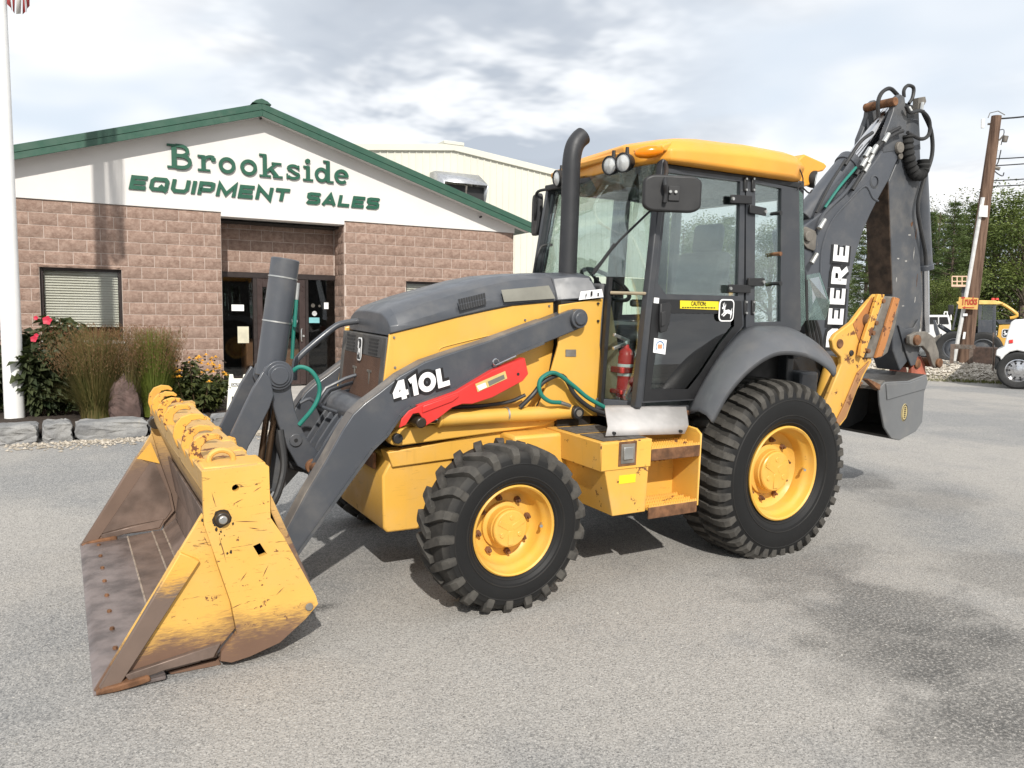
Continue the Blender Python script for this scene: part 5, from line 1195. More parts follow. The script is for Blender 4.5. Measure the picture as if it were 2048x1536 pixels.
rim_ = Q([(1738, 722), (1722, 752), (1690, 834), (1676, 850), (1671, 842), (1686, 812), (1714, 745)], yS-.006); m = MB(); m.prism(rim_, yS-.016, yS-.001); m.build('leg_edge', paint('brown_rusty_edge', (.34, .17, .07), .7, .1, rust=.5), SL, bevel=.004)
pk = Q([(1706, 648), (1744, 594), (1746, 612), (1722, 694)], yS-.002); m = MB(); m.prism(pk, yS-.004, yS-.0005); m.build('pocket_plate', M_POCK, SL)
p = A(1733, 640, y=yS-.004); m = MB(); m.lathe([(.001, .03), (.035, .03), (.045, .02), (.05, 0)], p, (0, -1, 0), 20); m.build('pad_pivot', M_RST, SL)
pa = Q([(1757, 588), (1770, 589), (1765, 602), (1733, 700), (1727, 716), (1720, 712), (1724, 690)], yS-.05); m = MB(); m.prism(pa, yS-.05, yS-.02); m.build('pad_flange', M_HOOK, SL, bevel=.004)
pb = Q([(1770, 592), (1795, 594), (1800, 606), (1790, 660), (1776, 706), (1762, 716), (1728, 716)], yS-.02); m = MB(); m.prism(pb, yS-.02, yS+.05); m.build('stabiliser_pad', M_DIRTY, SL, bevel=.01)
pc_ = Q([(1786, 594), (1797, 597), (1772, 680), (1762, 712), (1748, 716)], yS-.03); m = MB(); m.prism(pc_, yS-.045, yS-.021); m.build('pad_flange', M_POCK, SL, bevel=.004)
for u, v in ((1766, 602), (1752, 646), (1746, 666), (1736, 702)):
    p = A(u, v, y=yS-.05); m = MB(); m.cyl(p+V(0, .01, 0), p+V(0, -.012, 0), .020, .018, 8); m.build('pad_bolt', M_RST, SL)
copy_tree(SL, BH, mirror=True)
m = MB(); p0, p1 = A(1668, 715, y=-.66), A(1645, 800, y=-.66); m.cyl(p0, p1, .062, .062, 20); m.build('stabiliser_cylinder', M_YEL, BH, bevel=.004)
m = MB()
for k in range(4): m.tube([A(1612+6*k, 640, y=-.45+.05*k), A(1618+7*k, 670, y=-.45+.05*k), A(1626+6*k, 705, y=-.45+.05*k)], .02, 8, 4)
m.build('valve_hose', M_RUB, BH)
# ------------------------------------------------------------ office building
BROT = Matrix.Rotation(-.02, 3, 'Z'); BLD = Frame((0, 10.0631, 0), BROT)
OB = thing('office_building', 'low brown split-block office with white gable, green roof trim and green sign letters', 'building', (0, 10.0631, 0), (0, 0, -.02))
def Bq(u, v, **k): return BLD.at(u, v, **k)
def block_mat():
    m, t, b = new_mat('split_face_block')
    tc = t.add('ShaderNodeTexCoord'); oc = tc.outputs['Object']
    oi = t.add('ShaderNodeObjectInfo').outputs['Random']
    geo = t.add('ShaderNodeNewGeometry').outputs['Position']
    n = t.noise(geo, 14, 7, .68); n2 = t.noise(geo, 75, 4, .7)
    c = t.mix(t.ramp(n, .3, .72), (.238, .155, .120), (.385, .278, .226))
    c = t.mix(t.ramp(n2, .62, .75, 0, .6), c, (.42, .30, .24)); c = t.mix(t.ramp(n2, .38, .26, 0, .55), c, (.10, .06, .045))
    c = t.mix(t.math('MULTIPLY', oi, .35), c, (.215, .155, .125))
    t.set(b.inputs['Base Color'], c); b.inputs['Roughness'].default_value = .92; b.inputs['Specular IOR Level'].default_value = .2
    h = t.math('ADD', t.noise(geo, 22, 6, .6), t.math('MULTIPLY', t.noise(geo, 80, 4, .6), .5))
    t.set(b.inputs['Normal'], t.bump(h, .75, .02)); return m
M_BLOCK = block_mat()
M_MORTAR = plain('pink_grey_mortar', (.47, .385, .335), .95, var=.08, vscale=20)
M_STUC = plain('white_stucco', (.665, .640, .615), .9, var=.025, vscale=1.5, bump=.15, bscale=220)
M_GREEN = paint('green_roof_metal', (.026, .082, .054), .35, .04)
M_GREENL = plain('sign_green', (.009, .082, .046), .45, var=.08)
M_BRONZE = plain('dark_bronze_frame', (.035, .026, .024), .4, .3)
M_BLIND = plain('cream_blind', (.60, .59, .51), .6, var=.04)
M_DARK = plain('dark_interior', (.025, .022, .02), .9)
M_CONC = plain('concrete', (.42, .40, .37), .9, var=.1, vscale=3, bump=.2)
BW, BH_ = .4064, .2032
def block_mesh(seed, w=BW-.012, h=BH_-.012):
    rnd = random.Random(seed); m = MB(); nx, nz = 6, 3; d = .05
    fr = []
    for j in range(nz+1):
        row = []
        for i in range(nx+1):
            e = i in (0, nx) or j in (0, nz)
            y = -.004-rnd.random()*.004 if e else -.012-rnd.random()*.020
            row.append((w*i/nx+(0 if e else rnd.uniform(-.012, .012)), y, h*j/nz+(0 if e else rnd.uniform(-.010, .010))))
        fr.append(row)
    m.strip(fr); n = len(m.v)
    ring = fr[0][:-1]+[r_[-1] for r_ in fr[:-1]]+fr[-1][:0:-1]+[r_[0] for r_ in fr[:0:-1]]
    k = len(ring); m.add(ring+[(p[0], d-.02, p[2]) for p in ring], [(i, (i+1) % k, k+(i+1) % k, k+i) for i in range(k)])
    o = m.build('block', M_BLOCK, None, ang=20); me = o.data; bpy.data.objects.remove(o); return me
BM = [block_mesh(100+i) for i in range(9)]
ZT = 3.469; X0 = -2.319
def rect_minus(r_, hole):
    x0, x1, z0, z1 = r_; a0, a1, b0, b1 = hole
    if x1 <= a0 or x0 >= a1 or z1 <= b0 or z0 >= b1: return [r_]
    out = []
    if x0 < a0: out.append((x0, a0, z0, z1))
    if x1 > a1: out.append((a1, x1, z0, z1))
    if z1 > b1: out.append((max(x0, a0), min(x1, a1), b1, z1))
    if z0 < b0: out.append((max(x0, a0), min(x1, a1), z0, b0))
    return out
def lay_blocks(parent, s0, s1, z0, z1, t, off, holes=(), keep=lambda s, z: True, axis='s'):
    rest = []; k = 0
    row = 0; zt = ZT
    while zt > z0+.02:
        zb = zt-BH_
        x = off+(0 if row % 2 == 0 else -BW/2); 
        while x > s0: x -= BW
        while x < s1:
            rc = [(max(x, s0), min(x+BW, s1), max(zb, z0), min(zt, z1))]
            for h in holes: rc = [q for r_ in rc for q in rect_minus(r_, h)]
            for a, b, c, d in rc:
                if b-a < .03 or d-c < .03: continue
                me = BM[random.randrange(len(BM))]
                if keep((a+b)/2, (c+d)/2):
                    o = bpy.data.objects.new('block', me); COL.objects.link(o); o.parent = parent
                    if axis == 's': o.location = (a+.006, t, c+.006)
                    else: o.location = (t, a+.006, c+.006); o.rotation_euler = (0, 0, math.pi/2)
                    o.scale = ((b-a-.012)/(BW-.012), 1, (d-c-.012)/(BH_-.012))
                    if axis != 's': o.rotation_euler = (0, 0, -math.pi/2); o.location = (t, b-.006, c+.006)
                else: rest.append((a, b, c, d, me))
            x += BW
        zt = zb; row += 1
    if rest:
        m = MB()
        for a, b, c, d, me in rest:
            sx, sz = (b-a-.012)/(BW-.012), (d-c-.012)/(BH_-.012)
            m.add([(a+.006+v.co.x*sx, t+v.co.y, c+.006+v.co.z*sz) for v in me.vertices], [tuple(p.vertices) for p in me.polygons])
        m.build('block_courses', M_BLOCK, parent, ang=20, kind='stuff')
ZG = .22
WL = (-2.40, -1.205, 1.20, 2.395); WR = (3.915, 5.25, 1.20, 2.37)
SC_, SR0, SR1 = .404, 2.651, 6.372
# left wall
def wall_core(name, s0, s1, hole):
    m = MB()
    for a, b, c, d in rect_minus((s0, s1, ZG-.1, ZT), hole): m.box(a, b, -.001, .25, c, d)
    return m.build(name, M_MORTAR, OB)
wl = wall_core('front_wall', -4.4, SC_, WL); lay_blocks(wl, -4.4, SC_, ZG, ZT, 0, X0, [WL], keep=lambda s, z: s > -3.35 and z > .55)
wr = wall_core('front_wall', SR0, SR1, WR); lay_blocks(wr, SR0, SR1, ZG, ZT, 0, X0+BW*.3, [WR], keep=lambda s, z: z > 1.45 or s < 3.3 and z > .8)
# recess: back wall over the door, side returns
m = MB(); m.box(SC_-.2, SR0+.2, .649, .85, 2.46, ZT-.06); wb = m.build('recess_wall', M_MORTAR, OB); lay_blocks(wb, SC_+.02, SR0-.02, 2.46, ZT-.06, .65, X0+.1)
m = MB(); m.box(SR0-.001, SR0+.1, .0125, .66, ZG-.1, ZT-.06); rt = m.build('recess_return', M_MORTAR, OB); lay_blocks(rt, .02, .64, ZG, ZT-.06, SR0, .02, axis='t')
m = MB(); m.box(SC_-.1, SC_-.012, .2505, .66, ZG-.1, ZT-.06); m.build('recess_return', M_MORTAR, OB)
# end wall (right side) and dark room behind the openings
m = MB(); m.box(SR1-.02, SR1, .26, 9, ZG-.1, ZT); m.build('end_wall', M_MORTAR, OB)
m = MB(); m.box(-4.4, SR1, 3.2, 3.3, ZG, ZT); m.build('inner_wall', M_DARK, OB)
m = MB(); m.box(-4.4, SR1-.03, .26, 3.2, ZG, ZG+.02); m.box(-4.4, SR1-.03, .26, 3.2, ZT-.12, ZT-.1); m.build('inner_floor', M_DARK, OB)
# gable
slope = (5.172-3.449)/(6.709-1.097); RS = 1.092
def gz_(s, z0): return z0-abs(s-RS)*slope
gpts = [(-4.42, ZT+.004), (SC_, ZT+.004), (SC_, 3.40), (SR0, 3.40), (SR0, ZT+.004), (SR1+.01, ZT+.004), (SR1+.01, gz_(SR1, 5.25)), (RS, 5.25), (-4.42, gz_(-4.42, 5.25))]
m = MB(); m.prism(gpts, -.035, .03); GAB = m.build('gable', M_STUC, OB, bevel=.004, seg=1)
m = MB(); m.box(SC_, SR0, .031, .66, 3.40, 3.44); m.build('soffit', M_STUC, OB)
for u, v in ((521, 237), (960, 434)):
    p = Bq(u, v, t=0) if False else BLD.at(u, v, y=-.04); m = MB(); m.cyl((p.x, -.036, p.z), (p.x, -.10, p.z), .02, .02, 10); m.build('gable_fixture', M_BLK, GAB)
# roof
def roof_part(name, z_bot, z_top, t0, t1, s_ext=0., parent=None, mat=M_GREEN):
    e = 6.70-RS+s_ext
    m_ = MB()
    for sg in (-1, 1):
        m_.prism([(RS, z_bot), (RS+sg*e, z_bot-e*slope), (RS+sg*e, z_top-e*slope), (RS, z_top)], t0, t1)
    return m_.build(name, mat, parent, bevel=.004, seg=1)
RO = roof_part('roof', 5.215, 5.40, -.29, 11, 0, OB)
roof_part('fascia_trim', 5.165, 5.275, -.315, -.2905, .0, RO)
roof_part('fascia_lip', 5.276, 5.29, -.325, -.2905, .005, RO)
roof_part('eave_soffit', 5.20, 5.213, -.28, -.036, -.05, RO, M_STUC)
m = MB(); m.prism([(RS-.17, 5.385), (RS-.10, 5.44), (RS, 5.475), (RS+.10, 5.44), (RS+.17, 5.385)], -.30, 11); m.build('ridge_cap', M_GREEN, RO, bevel=.006)
# windows
def window(parent, r_, blind_to, t=.10):
    a, b, c, d = r_; fr = .045
    m_ = MB(); m_.box(a, a+fr, t-.03, t+.05, c, d).box(b-fr, b, t-.03, t+.05, c, d).box(a+fr, b-fr, t-.03, t+.05, d-fr, d).box(a+fr, b-fr, t-.03, t+.05, c, c+fr)
    w_ = m_.build('window', M_BRONZE, parent, bevel=.003, seg=1)
    m_ = MB(); m_.box(a+fr, b-fr, t, t+.006, c+fr, d-fr); m_.build('pane', M_GLASSW, w_)
    m_ = MB(); m_.box(a-.02, b+.02, -.04, t-.03, c-.06, c-.002); m_.build('sill', M_CONC, w_, bevel=.006)
    m_ = MB(); m_.box(a-.05, b+.05, -.01, .03, d+.002, d+.04); m_.build('lintel', M_BLOCK, w_)
    z = d-fr-.02; n_ = 0
    sl_ = MB()
    while z > blind_to:
        sl_.prismv([(a+fr+.01, t+.05, z), (b-fr-.01, t+.05, z), (b-fr-.01, t+.078, z+.038), (a+fr+.01, t+.078, z+.038)], (0, .001, .002)); z -= .043
    sl_.build('blind_slats', M_BLIND, w_, kind='stuff')
    m_ = MB(); m_.box(a, b, t+.13, t+.16, c, d); m_.build('window_backing', plain('brown_curtain', (.16, .05, .03), .9), w_)
window(OB, WL, 1.42); window(OB, WR, 1.45)
# entrance
T0 = .64
def sx_(u, v=640): return BLD.at(u, v, y=T0).x
s_ = [sx_(446), sx_(506), sx_(514), sx_(525), sx_(598), sx_(610), sx_(616), sx_(673)]
zt2 = 2.46; zb2 = .29
fz = 2.36
m = MB(); m.box(SC_+.0, SR0, T0-.05, T0+.07, fz, zt2)
for a, b in ((SC_, s_[0]), (s_[1], s_[2]-.002), (s_[5]+.002, s_[6]), (s_[7], SR0)): m.box(a, b, T0-.05, T0+.07, zb2, fz)
m.box(s_[0], s_[1], T0-.05, T0+.07, zb2, zb2+.2); m.box(s_[6], s_[7], T0-.05, T0+.07, zb2, zb2+.2)
EN = m.build('entrance_frame', M_BRONZE, OB, bevel=.004, seg=1)
m = MB(); z1_, z0_ = BLD.at(560, 575, y=T0).z, zb2+.30
m.box(s_[2], s_[3], T0-.04, T0+.02, zb2+.01, fz-.004).box(s_[4], s_[5], T0-.04, T0+.02, zb2+.01, fz-.004).box(s_[3], s_[4], T0-.04, T0+.02, z1_, fz-.004).box(s_[3], s_[4], T0-.04, T0+.02, zb2+.01, z0_)
DR = m.build('entrance_door', plain('brown_door', (.05, .033, .03), .35, .2), OB, bevel=.004, seg=1)
m = MB(); m.box(s_[3], s_[4], T0-.02, T0-.012, z0_, z1_); m.build('door_pane', M_GLASSW, DR)
for a, b in ((s_[0], s_[1]), (s_[6], s_[7])): m = MB(); m.box(a, b, T0-.02, T0-.012, zb2+.2, fz); m.build('sidelight', M_GLASSW, EN)
p = BLD.at(605, 672, y=T0-.05); m = MB(); m.tube([(p.x, T0-.04, p.z+.14), (p.x-.03, T0-.09, p.z+.12), (p.x-.03, T0-.09, p.z-.08), (p.x, T0-.04, p.z-.1)], .012, 8, 3).cyl((p.x+.02, T0-.042, p.z), (p.x+.02, T0-.06, p.z), .025, .02, 12); m.build('door_handle', M_ZINC, DR)
def notice(u0, v0, u1, v1, mat, nm, parent=EN):
    a, b = BLD.at(u0, v0, y=T0-.024), BLD.at(u1, v1, y=T0-.024); m_ = MB(); m_.box(a.x, b.x, T0-.0245, T0-.0225, b.z, a.z); return m_.build(nm, mat, parent)
notice(463, 609, 488, 622, M_DECW, 'white_notice'); notice(475, 653, 498, 686, plain('cream_paper', (.55, .52, .40), .7), 'hours_notice')
for i in range(6): notice(480, 658+4*i, 492, 659.3+4*i, plain('faint_print', (.3, .28, .22), .7) if i == 0 else MATS['faint_print'], 'hours_line') if False else None
notice(618, 635, 639, 646, plain('teal_sticker', (.18, .42, .45), .5), 'teal_sticker'); notice(648, 605, 657, 618, M_DECW, 'tag_sticker')
for u, v, r_ in ((626, 611, .04), (639, 612, .025), (629, 627, .05)):
    p = BLD.at(u, v, y=T0-.024); m = MB(); m.lathe([(.001, 0), (r_, 0)], (p.x, T0-.0245, p.z), (0, -1, 0), 16, True); m.build('round_sticker', M_DIRTY if v < 620 else M_DECW, EN)
# dim furniture inside the lobby
m = MB(); m.box(1.2, 2.3, 2.2, 2.8, ZG+.02, 1.15); m.build('reception_desk', plain('desk_wood', (.14, .07, .03), .6), OB, bevel=.01)
# sign letters on the gable
def serif(ch):
    st = .2; sf = .085
    if ch == 'B': return .92, 1, [([(.24, .02), (.24, .98)], st, 0), ([(0, .045), (.5, .045)], sf, 0), ([(0, .955), (.5, .955)], sf, 0), ([(.3, .955), (.46, .955)]+arc(.46, .75, .25, .205, 90, -90, 8)+[(.3, .54)], .14, 0), ([(.3, .54), (.5, .54)]+arc(.50, .295, .29, .245, 90, -90, 8)+[(.3, .05)], .15, 0)]
    if ch == 'r': return .66, .68, [([(.2, .02), (.2, .66)], .17, 0), ([(0, .04), (.44, .04)], sf, 0), ([(0, .625), (.24, .625)], sf, 0), (arc(.46, .40, .24, .235, 170, 60, 7), .12, 0), (arc(.55, .53, .055, .055, 0, 345, 10), .09, 1)]
    if ch == 'o': return .74, .68, [(arc(.36, .335, .27, .275, 0, 348, 24), .15, 1)]
    if ch == 'k': return .84, 1, [([(.2, .02), (.2, .98)], .17, 0), ([(0, .04), (.42, .04)], sf, 0), ([(0, .955), (.24, .955)], sf, 0), ([(.25, .24), (.62, .62)], .11, 0), ([(.46, .625), (.82, .625)], sf, 0), ([(.40, .40), (.66, .05)], .16, 0), ([(.50, .04), (.86, .04)], sf, 0)]
    if ch == 's': return .54, .68, [(arc(.27, .49, .17, .125, 20, 205, 9)+[(.18, .41), (.34, .29)]+arc(.27, .185, .19, .135, 25, -165, 9), .12, 0), ([(.46, .44), (.46, .64)], .06, 0), ([(.06, .02), (.06, .24)], .06, 0)]
    if ch == 'i': return .42, 1, [([(.21, .02), (.21, .66)], .17, 0), ([(0, .04), (.42, .04)], sf, 0), ([(.02, .625), (.24, .625)], sf, 0), (arc(.2, .88, .055, .055, 0, 340, 10), .11, 1)]
    if ch == 'd': return .82, 1, [(arc(.30, .33, .22, .265, 0, 348, 22), .14, 1), ([(.58, .02), (.58, .98)], .17, 0), ([(.56, .04), (.82, .04)], sf, 0), ([(.38, .955), (.6, .955)], sf, 0)]
    if ch == 'e': return .68, .68, [(arc(.34, .335, .255, .27, 0, 315, 20), .14, 0), ([(.12, .36), (.62, .36)], .09, 0)]
def wide(ch):
    w = .23; h = w/2
    G = {'E': (1.1, [([(1.08, 1-h), (h, 1-h), (h, h), (1.08, h)], 0), ([(h, .5), (1.0, .5)], 0)]),
         'Q': (1.25, [([(.26, h), (.99, h), (1.13, .26), (1.13, .74), (.99, 1-h), (.26, 1-h), (h, .74), (h, .26)], 1), ([(.68, .42), (1.2, -.04)], 0)]),
         'U': (1.22, [([(h, 1), (h, .3), (.28, h), (.94, h), (1.1, .3), (1.1, 1)], 0)]),
         'I': (.24, [([(h, 0), (h, 1)], 0)]),
         'P': (1.1, [([(h, 0), (h, 1-h), (.84, 1-h), (.98, .84), (.98, .52), (.84, .38), (h, .38)], 0)]),
         'M': (1.4, [([(h, 0), (h, .94), (.7, .18), (1.28, .94), (1.28, 0)], 0)]),
         'N': (1.2, [([(h, 0), (h, .94), (1.08, .06), (1.08, 1)], 0)]),
         'T': (1.1, [([(0, 1-h), (1.1, 1-h)], 0), ([(.55, 0), (.55, .8)], 0)]),
         'S': (1.15, [([(1.08, .8), (.95, 1-h), (.24, 1-h), (h, .84), (h, .64), (.24, .52), (.92, .5), (1.04, .38), (1.04, .2), (.92, h), (.2, h), (.07, .2)], 0)]),
         'A': (1.2, [([(.1, 0), (.6, .93), (1.1, 0)], 0), ([(.3, .26), (.9, .26)], 0)]),
         'L': (1.02, [([(h, 1), (h, h), (1.0, h)], 0)])}
    return G[ch]
lp = [('B', 335, 388), ('r', 396, 433), ('o', 437, 473), ('o', 480, 516), ('k', 519, 564), ('s', 571, 602), ('i', 606, 626), ('d', 629, 667), ('e', 668, 698)]
for ch, u0, u1 in lp:
    a, b = BLD.at(u0, 350, y=-.06).x, BLD.at(u1, 350, y=-.06).x
    w, hgt, strokes = serif(ch); sx = (b-a)/w
    pm = plane_map((a, -.036, 4.158), (1, 0, 0), (0, 0, 1), (0, -1, 0), sx, .405)
    m = MB()
    for j, (pts, sw, cl) in enumerate(strokes): stroke_slab(m, [(x*sx/.405, y) for x, y in pts], sw, plane_map((a, -.036, 4.158), (1, 0, 0), (0, 0, 1), (0, -1, 0), .405, .405), 0, .04+.0015*j, bool(cl))
    m.build('sign_letter', M_GREENL, GAB)
def sign_line(txt, u0, u1, v, z0, hgt):
    a, b = BLD.at(u0, v, y=-.06).x, BLD.at(u1, v, y=-.06).x
    tot = sum(wide(c)[0] for c in txt)+.22*(len(txt)-1); k = (b-a-.18*hgt)/(tot*hgt); x = 0
    for c in txt:
        adv, strokes = wide(c); m_ = MB()
        for j, (pts, cl) in enumerate(strokes): stroke_slab(m_, [((px+x)*k, py) for px, py in pts], .285, plane_map((a, -.036, z0), (1, 0, 0), (0, 0, 1), (0, -1, 0), hgt, hgt, .22), 0, .03+.0015*j, bool(cl))
        m_.build('sign_letter', M_GREENL, GAB); x += adv+.22
sign_line('EQUIPMENT', 258, 580, 385, 3.752, .222); sign_line('SALES', 612, 760, 405, 3.742, .208)

# ------------------------------------------------------------ metal warehouse behind
T1 = 15.
WH = thing('metal_warehouse', 'tall cream corrugated metal warehouse behind the office', 'warehouse', (0, 10.0631, 0), (0, 0, -.02))
M_CREAM = plain('cream_sheet_metal', (.60, .59, .515), .55, var=.03, vscale=.6)
e0, e1 = 2.0, 22.1
rs_, rz = 11.8, 8.60
sl2 = (8.677-8.295)/(16.56-11.777)*1.35
def wz(s): return rz-abs(s-rs_)*sl2
prof = []
s = e0
while s < e1-.3:
    prof += [(s, T1), (s+.215, T1), (s+.235, T1-.035), (s+.275, T1-.035), (s+.295, T1)]; s += .305
prof.append((e1, T1))
m = MB(); m.strip([[(a, b, 0.), (a, b, wz(a)-.12)] for a, b in prof]); m.build('corrugated_wall', M_CREAM, WH, ang=15)
m = MB(); m.box(e0, e1, T1+.05, T1+.3, 0, 5.6); m.box(e1-.05, e1, T1+.31, T1+25, 0, wz(e1)-.2); m.build('inner_frame', M_CREAM, WH)
for sg in (-1, 1):
    e = e1-rs_ if sg > 0 else rs_-e0
    m = MB(); m.prism([(rs_, rz-.12), (rs_+sg*(e+.2), wz(rs_+sg*(e+.2))-.12), (rs_+sg*(e+.2), wz(rs_+sg*(e+.2))+.14), (rs_, rz+.14)], T1-.12, T1+28); m.build('roof_slope', M_CREAM, WH, bevel=.01)
m = MB(); m.box(rs_-.45, rs_+.45, T1-.14, T1+28, rz+.10, rz+.24); m.build('ridge_vent', M_CREAM, WH, bevel=.02)
p0, p1 = BLD.at(880, 338, y=T1-1.0), BLD.at(970, 404, y=T1-1.2)
a_, b_, zt_ = p0.x, p1.x, p0.z; zb_ = zt_-1.0
m = MB(); m.add([(a_, T1-.05, zt_), (a_, T1-.6, zt_), (a_, T1-1.5, zb_+.46), (a_, T1-1.2, zb_-.35), (a_, T1-.05, zb_-.35)], [(0, 1, 2, 3, 4)]); m.add([(b_, T1-.05, zt_), (b_, T1-.6, zt_), (b_, T1-1.5, zb_+.46), (b_, T1-1.2, zb_-.35), (b_, T1-.05, zb_-.35)], [(0, 1, 2, 3, 4)])
m.add([(a_, T1-.05, zt_), (b_, T1-.05, zt_), (b_, T1-.6, zt_), (a_, T1-.6, zt_), (b_, T1-1.5, zb_+.46), (a_, T1-1.5, zb_+.46)], [(0, 1, 2, 3), (3, 2, 4, 5)])
VH = m.build('vent_hood', plain('galvanised_sheet', (.45, .46, .48), .35, .7), WH); md = VH.modifiers.new('s', 'SOLIDIFY'); md.thickness = .03
m = MB(); m.box(a_+.02, b_-.02, T1-1.15, T1-1.1, zb_-.33, zb_+.42); m.build('vent_dark', M_BLK, VH)
m = MB(); bar(m, ((a_+b_)/2, T1-1.45, zb_+.38), ((a_+b_)/2, T1-1.3, zb_-.28), .06, .06, (1, 0, 0)); m.build('vent_brace', M_DIRTY, VH)
# ------------------------------------------------------------ planting bed, kerb, pole
def soil_mat():
    m, t, b = new_mat('dark_mulch'); oc = t.add('ShaderNodeTexCoord').outputs['Object']
    t.set(b.inputs['Base Color'], t.mix(t.noise(oc, 30, 6, .7), (.015, .011, .008), (.075, .05, .035))); b.inputs['Roughness'].default_value = .95
    t.set(b.inputs['Normal'], t.bump(t.noise(oc, 40, 6, .7), 1., .03)); return m
bx0, bx1 = -6.0, .15
def bw(s, t): return BROT @ V(s, t, 0)+V(0, 10.0631, 0)
m = MB(); rows = []
for i in range(26):
    s = bx0+(bx1-bx0)*i/25; rows.append([bw(s, -4.5+4.5*j/14)+V(0, 0, .29+.05*math.sin(j*1.3+i*.7)*.4+.06*math.sin(math.pi*j/14)) for j in range(15)])
m.strip(rows); m.build('planting_bed', soil_mat(), kind='structure')
m = MB(); m.prismv([bw(.35, -2.6)+V(0, 0, .2), bw(2.9, -2.6)+V(0, 0, .2), bw(2.9, .62)+V(0, 0, .2), bw(.35, .62)+V(0, 0, .2)], (0, 0, .075)); m.build('door_step', M_CONC, kind='structure', bevel=.01)
def granite():
    m, t, b = new_mat('grey_granite'); oc = t.add('ShaderNodeTexCoord').outputs['Object']
    n = t.noise(oc, 2.5, 7, .65); c = t.mix(t.ramp(n, .3, .7), (.15, .152, .157), (.30, .295, .285)); c = t.mix(t.ramp(t.noise(oc, 120, 3, .7), .55, .7, 0, .6), c, (.10, .10, .10))
    c = t.mix(t.ramp(t.noise(oc, 5, 6, .7), .60, .72, 0, .5), c, (.45, .40, .30))
    t.set(b.inputs['Base Color'], c); b.inputs['Roughness'].default_value = .85; t.set(b.inputs['Normal'], t.bump(t.noise(oc, 14, 7, .65), .8, .03)); return m
M_GRAN = granite()
def rough_block(name, c, sx, sy, sz, rotz, mat, amp=.02, seed=0, n=4):
    rnd = random.Random(seed); bm = bmesh.new(); bmesh.ops.create_cube(bm, size=1); bmesh.ops.subdivide_edges(bm, edges=bm.edges[:], cuts=n, use_grid_fill=True)
    for v in bm.verts:
        p = v.co; f = 1-.10*max(0, (abs(p.x)*2)**6*(abs(p.z)*2)**6)
        v.co = Vector((p.x*sx*f+rnd.uniform(-amp, amp), p.y*sy+rnd.uniform(-amp, amp), p.z*sz*f+rnd.uniform(-amp, amp)))
    me = bpy.data.meshes.new(name); bm.to_mesh(me); bm.free(); me.materials.append(mat)
    o = bpy.data.objects.new(name, me); COL.objects.link(o); o.location = c; o.rotation_euler = (0, 0, rotz)
    md = o.modifiers.new('b', 'BEVEL'); md.width = .012; md.segments = 1; md.limit_method = 'ANGLE'
    return o
kst = [(-30, 80, 'weathered grey granite kerb stone at the foot of the flagpole'), (84, 146, 'short pale rough granite kerb stone second from the flagpole'), (148, 300, 'long flat-topped granite kerb stone in front of the ornamental grass'), (302, 440, 'granite kerb stone behind the loader bucket hooks'), (442, 560, 'granite kerb stone beside the caution sign, partly behind the loader link')]
for i, (u0, u1, lab) in enumerate(kst):
    a, b = BLD.at(u0, 870, z=.26), BLD.at(u1, 868, z=.26); L = b.x-a.x-.03; c = bw((a.x+b.x)/2, -4.60)
    o = rough_block('kerb_stone', (c.x, c.y, .30), L, .42 if i != 1 else .46, .21 if i != 1 else .23, -.02+(.03 if i == 1 else 0), M_GRAN, .016, i, 5); tag(o, lab, 'kerb stone', 'granite kerb stones round the bed')
rk = BLD.at(248, 838, z=.33); c = bw(rk.x, rk.y)
def rock_shape(name, c, rx, ry, rz_, mat, seed):
    rnd = random.Random(seed); bm = bmesh.new(); bmesh.ops.create_icosphere(bm, subdivisions=3, radius=1)
    from mathutils import noise as mn
    for v in bm.verts:
        k = 1+.28*mn.noise(v.co*1.3+V(seed, 0, 0))+.10*mn.noise(v.co*3.5+V(0, seed, 0)); v.co = V(v.co.x*rx*k, v.co.y*ry*k, v.co.z*rz_*k)
    me = bpy.data.meshes.new(name); bm.to_mesh(me); bm.free(); me.materials.append(mat); o = bpy.data.objects.new(name, me); COL.objects.link(o); o.location = c; return o
o = rock_shape('boulder', (c.x, c.y, .52), .19, .17, .36, plain('red_brown_stone', (.115, .075, .065), .85, var=.25, vscale=7, bump=.6, bscale=18), 3)
tag(o, 'red-brown upright boulder between the two grass clumps', 'boulder')
# gravel strips (stuff)
def pebble_field(name, pts, sizes, mat, seed, **props):
    """many low-poly stones: pts -> (x, y, z)"""
    rnd = random.Random(seed); m_ = MB()
    base = [(1, 0, 0), (-1, 0, 0), (0, 1, 0), (0, -1, 0), (0, 0, 1), (0, 0, -1)]
    fs = [(0, 2, 4), (2, 1, 4), (1, 3, 4), (3, 0, 4), (2, 0, 5), (1, 2, 5), (3, 1, 5), (0, 3, 5)]
    cols = []
    for (x, y, z) in pts:
        r_ = rnd.uniform(*sizes); a = rnd.uniform(0, 6.28); ca, sa = math.cos(a), math.sin(a); q = [rnd.uniform(.6, 1.25) for _ in range(6)]; fl = rnd.uniform(.45, .8)
        vs = []
        for k, (bx, by, bz) in enumerate(base):
            px, py, pz = bx*r_*q[k], by*r_*q[k]*.8, bz*r_*q[k]*fl; vs.append((x+px*ca-py*sa+rnd.uniform(-.2, .2)*r_, y+px*sa+py*ca, z+pz+r_*.25))
        m_.add(vs, fs); cols += [rnd.random()]*6
    m_.att['tone'] = cols
    return m_.build(name, mat, None, ang=20, kind='stuff', **props)
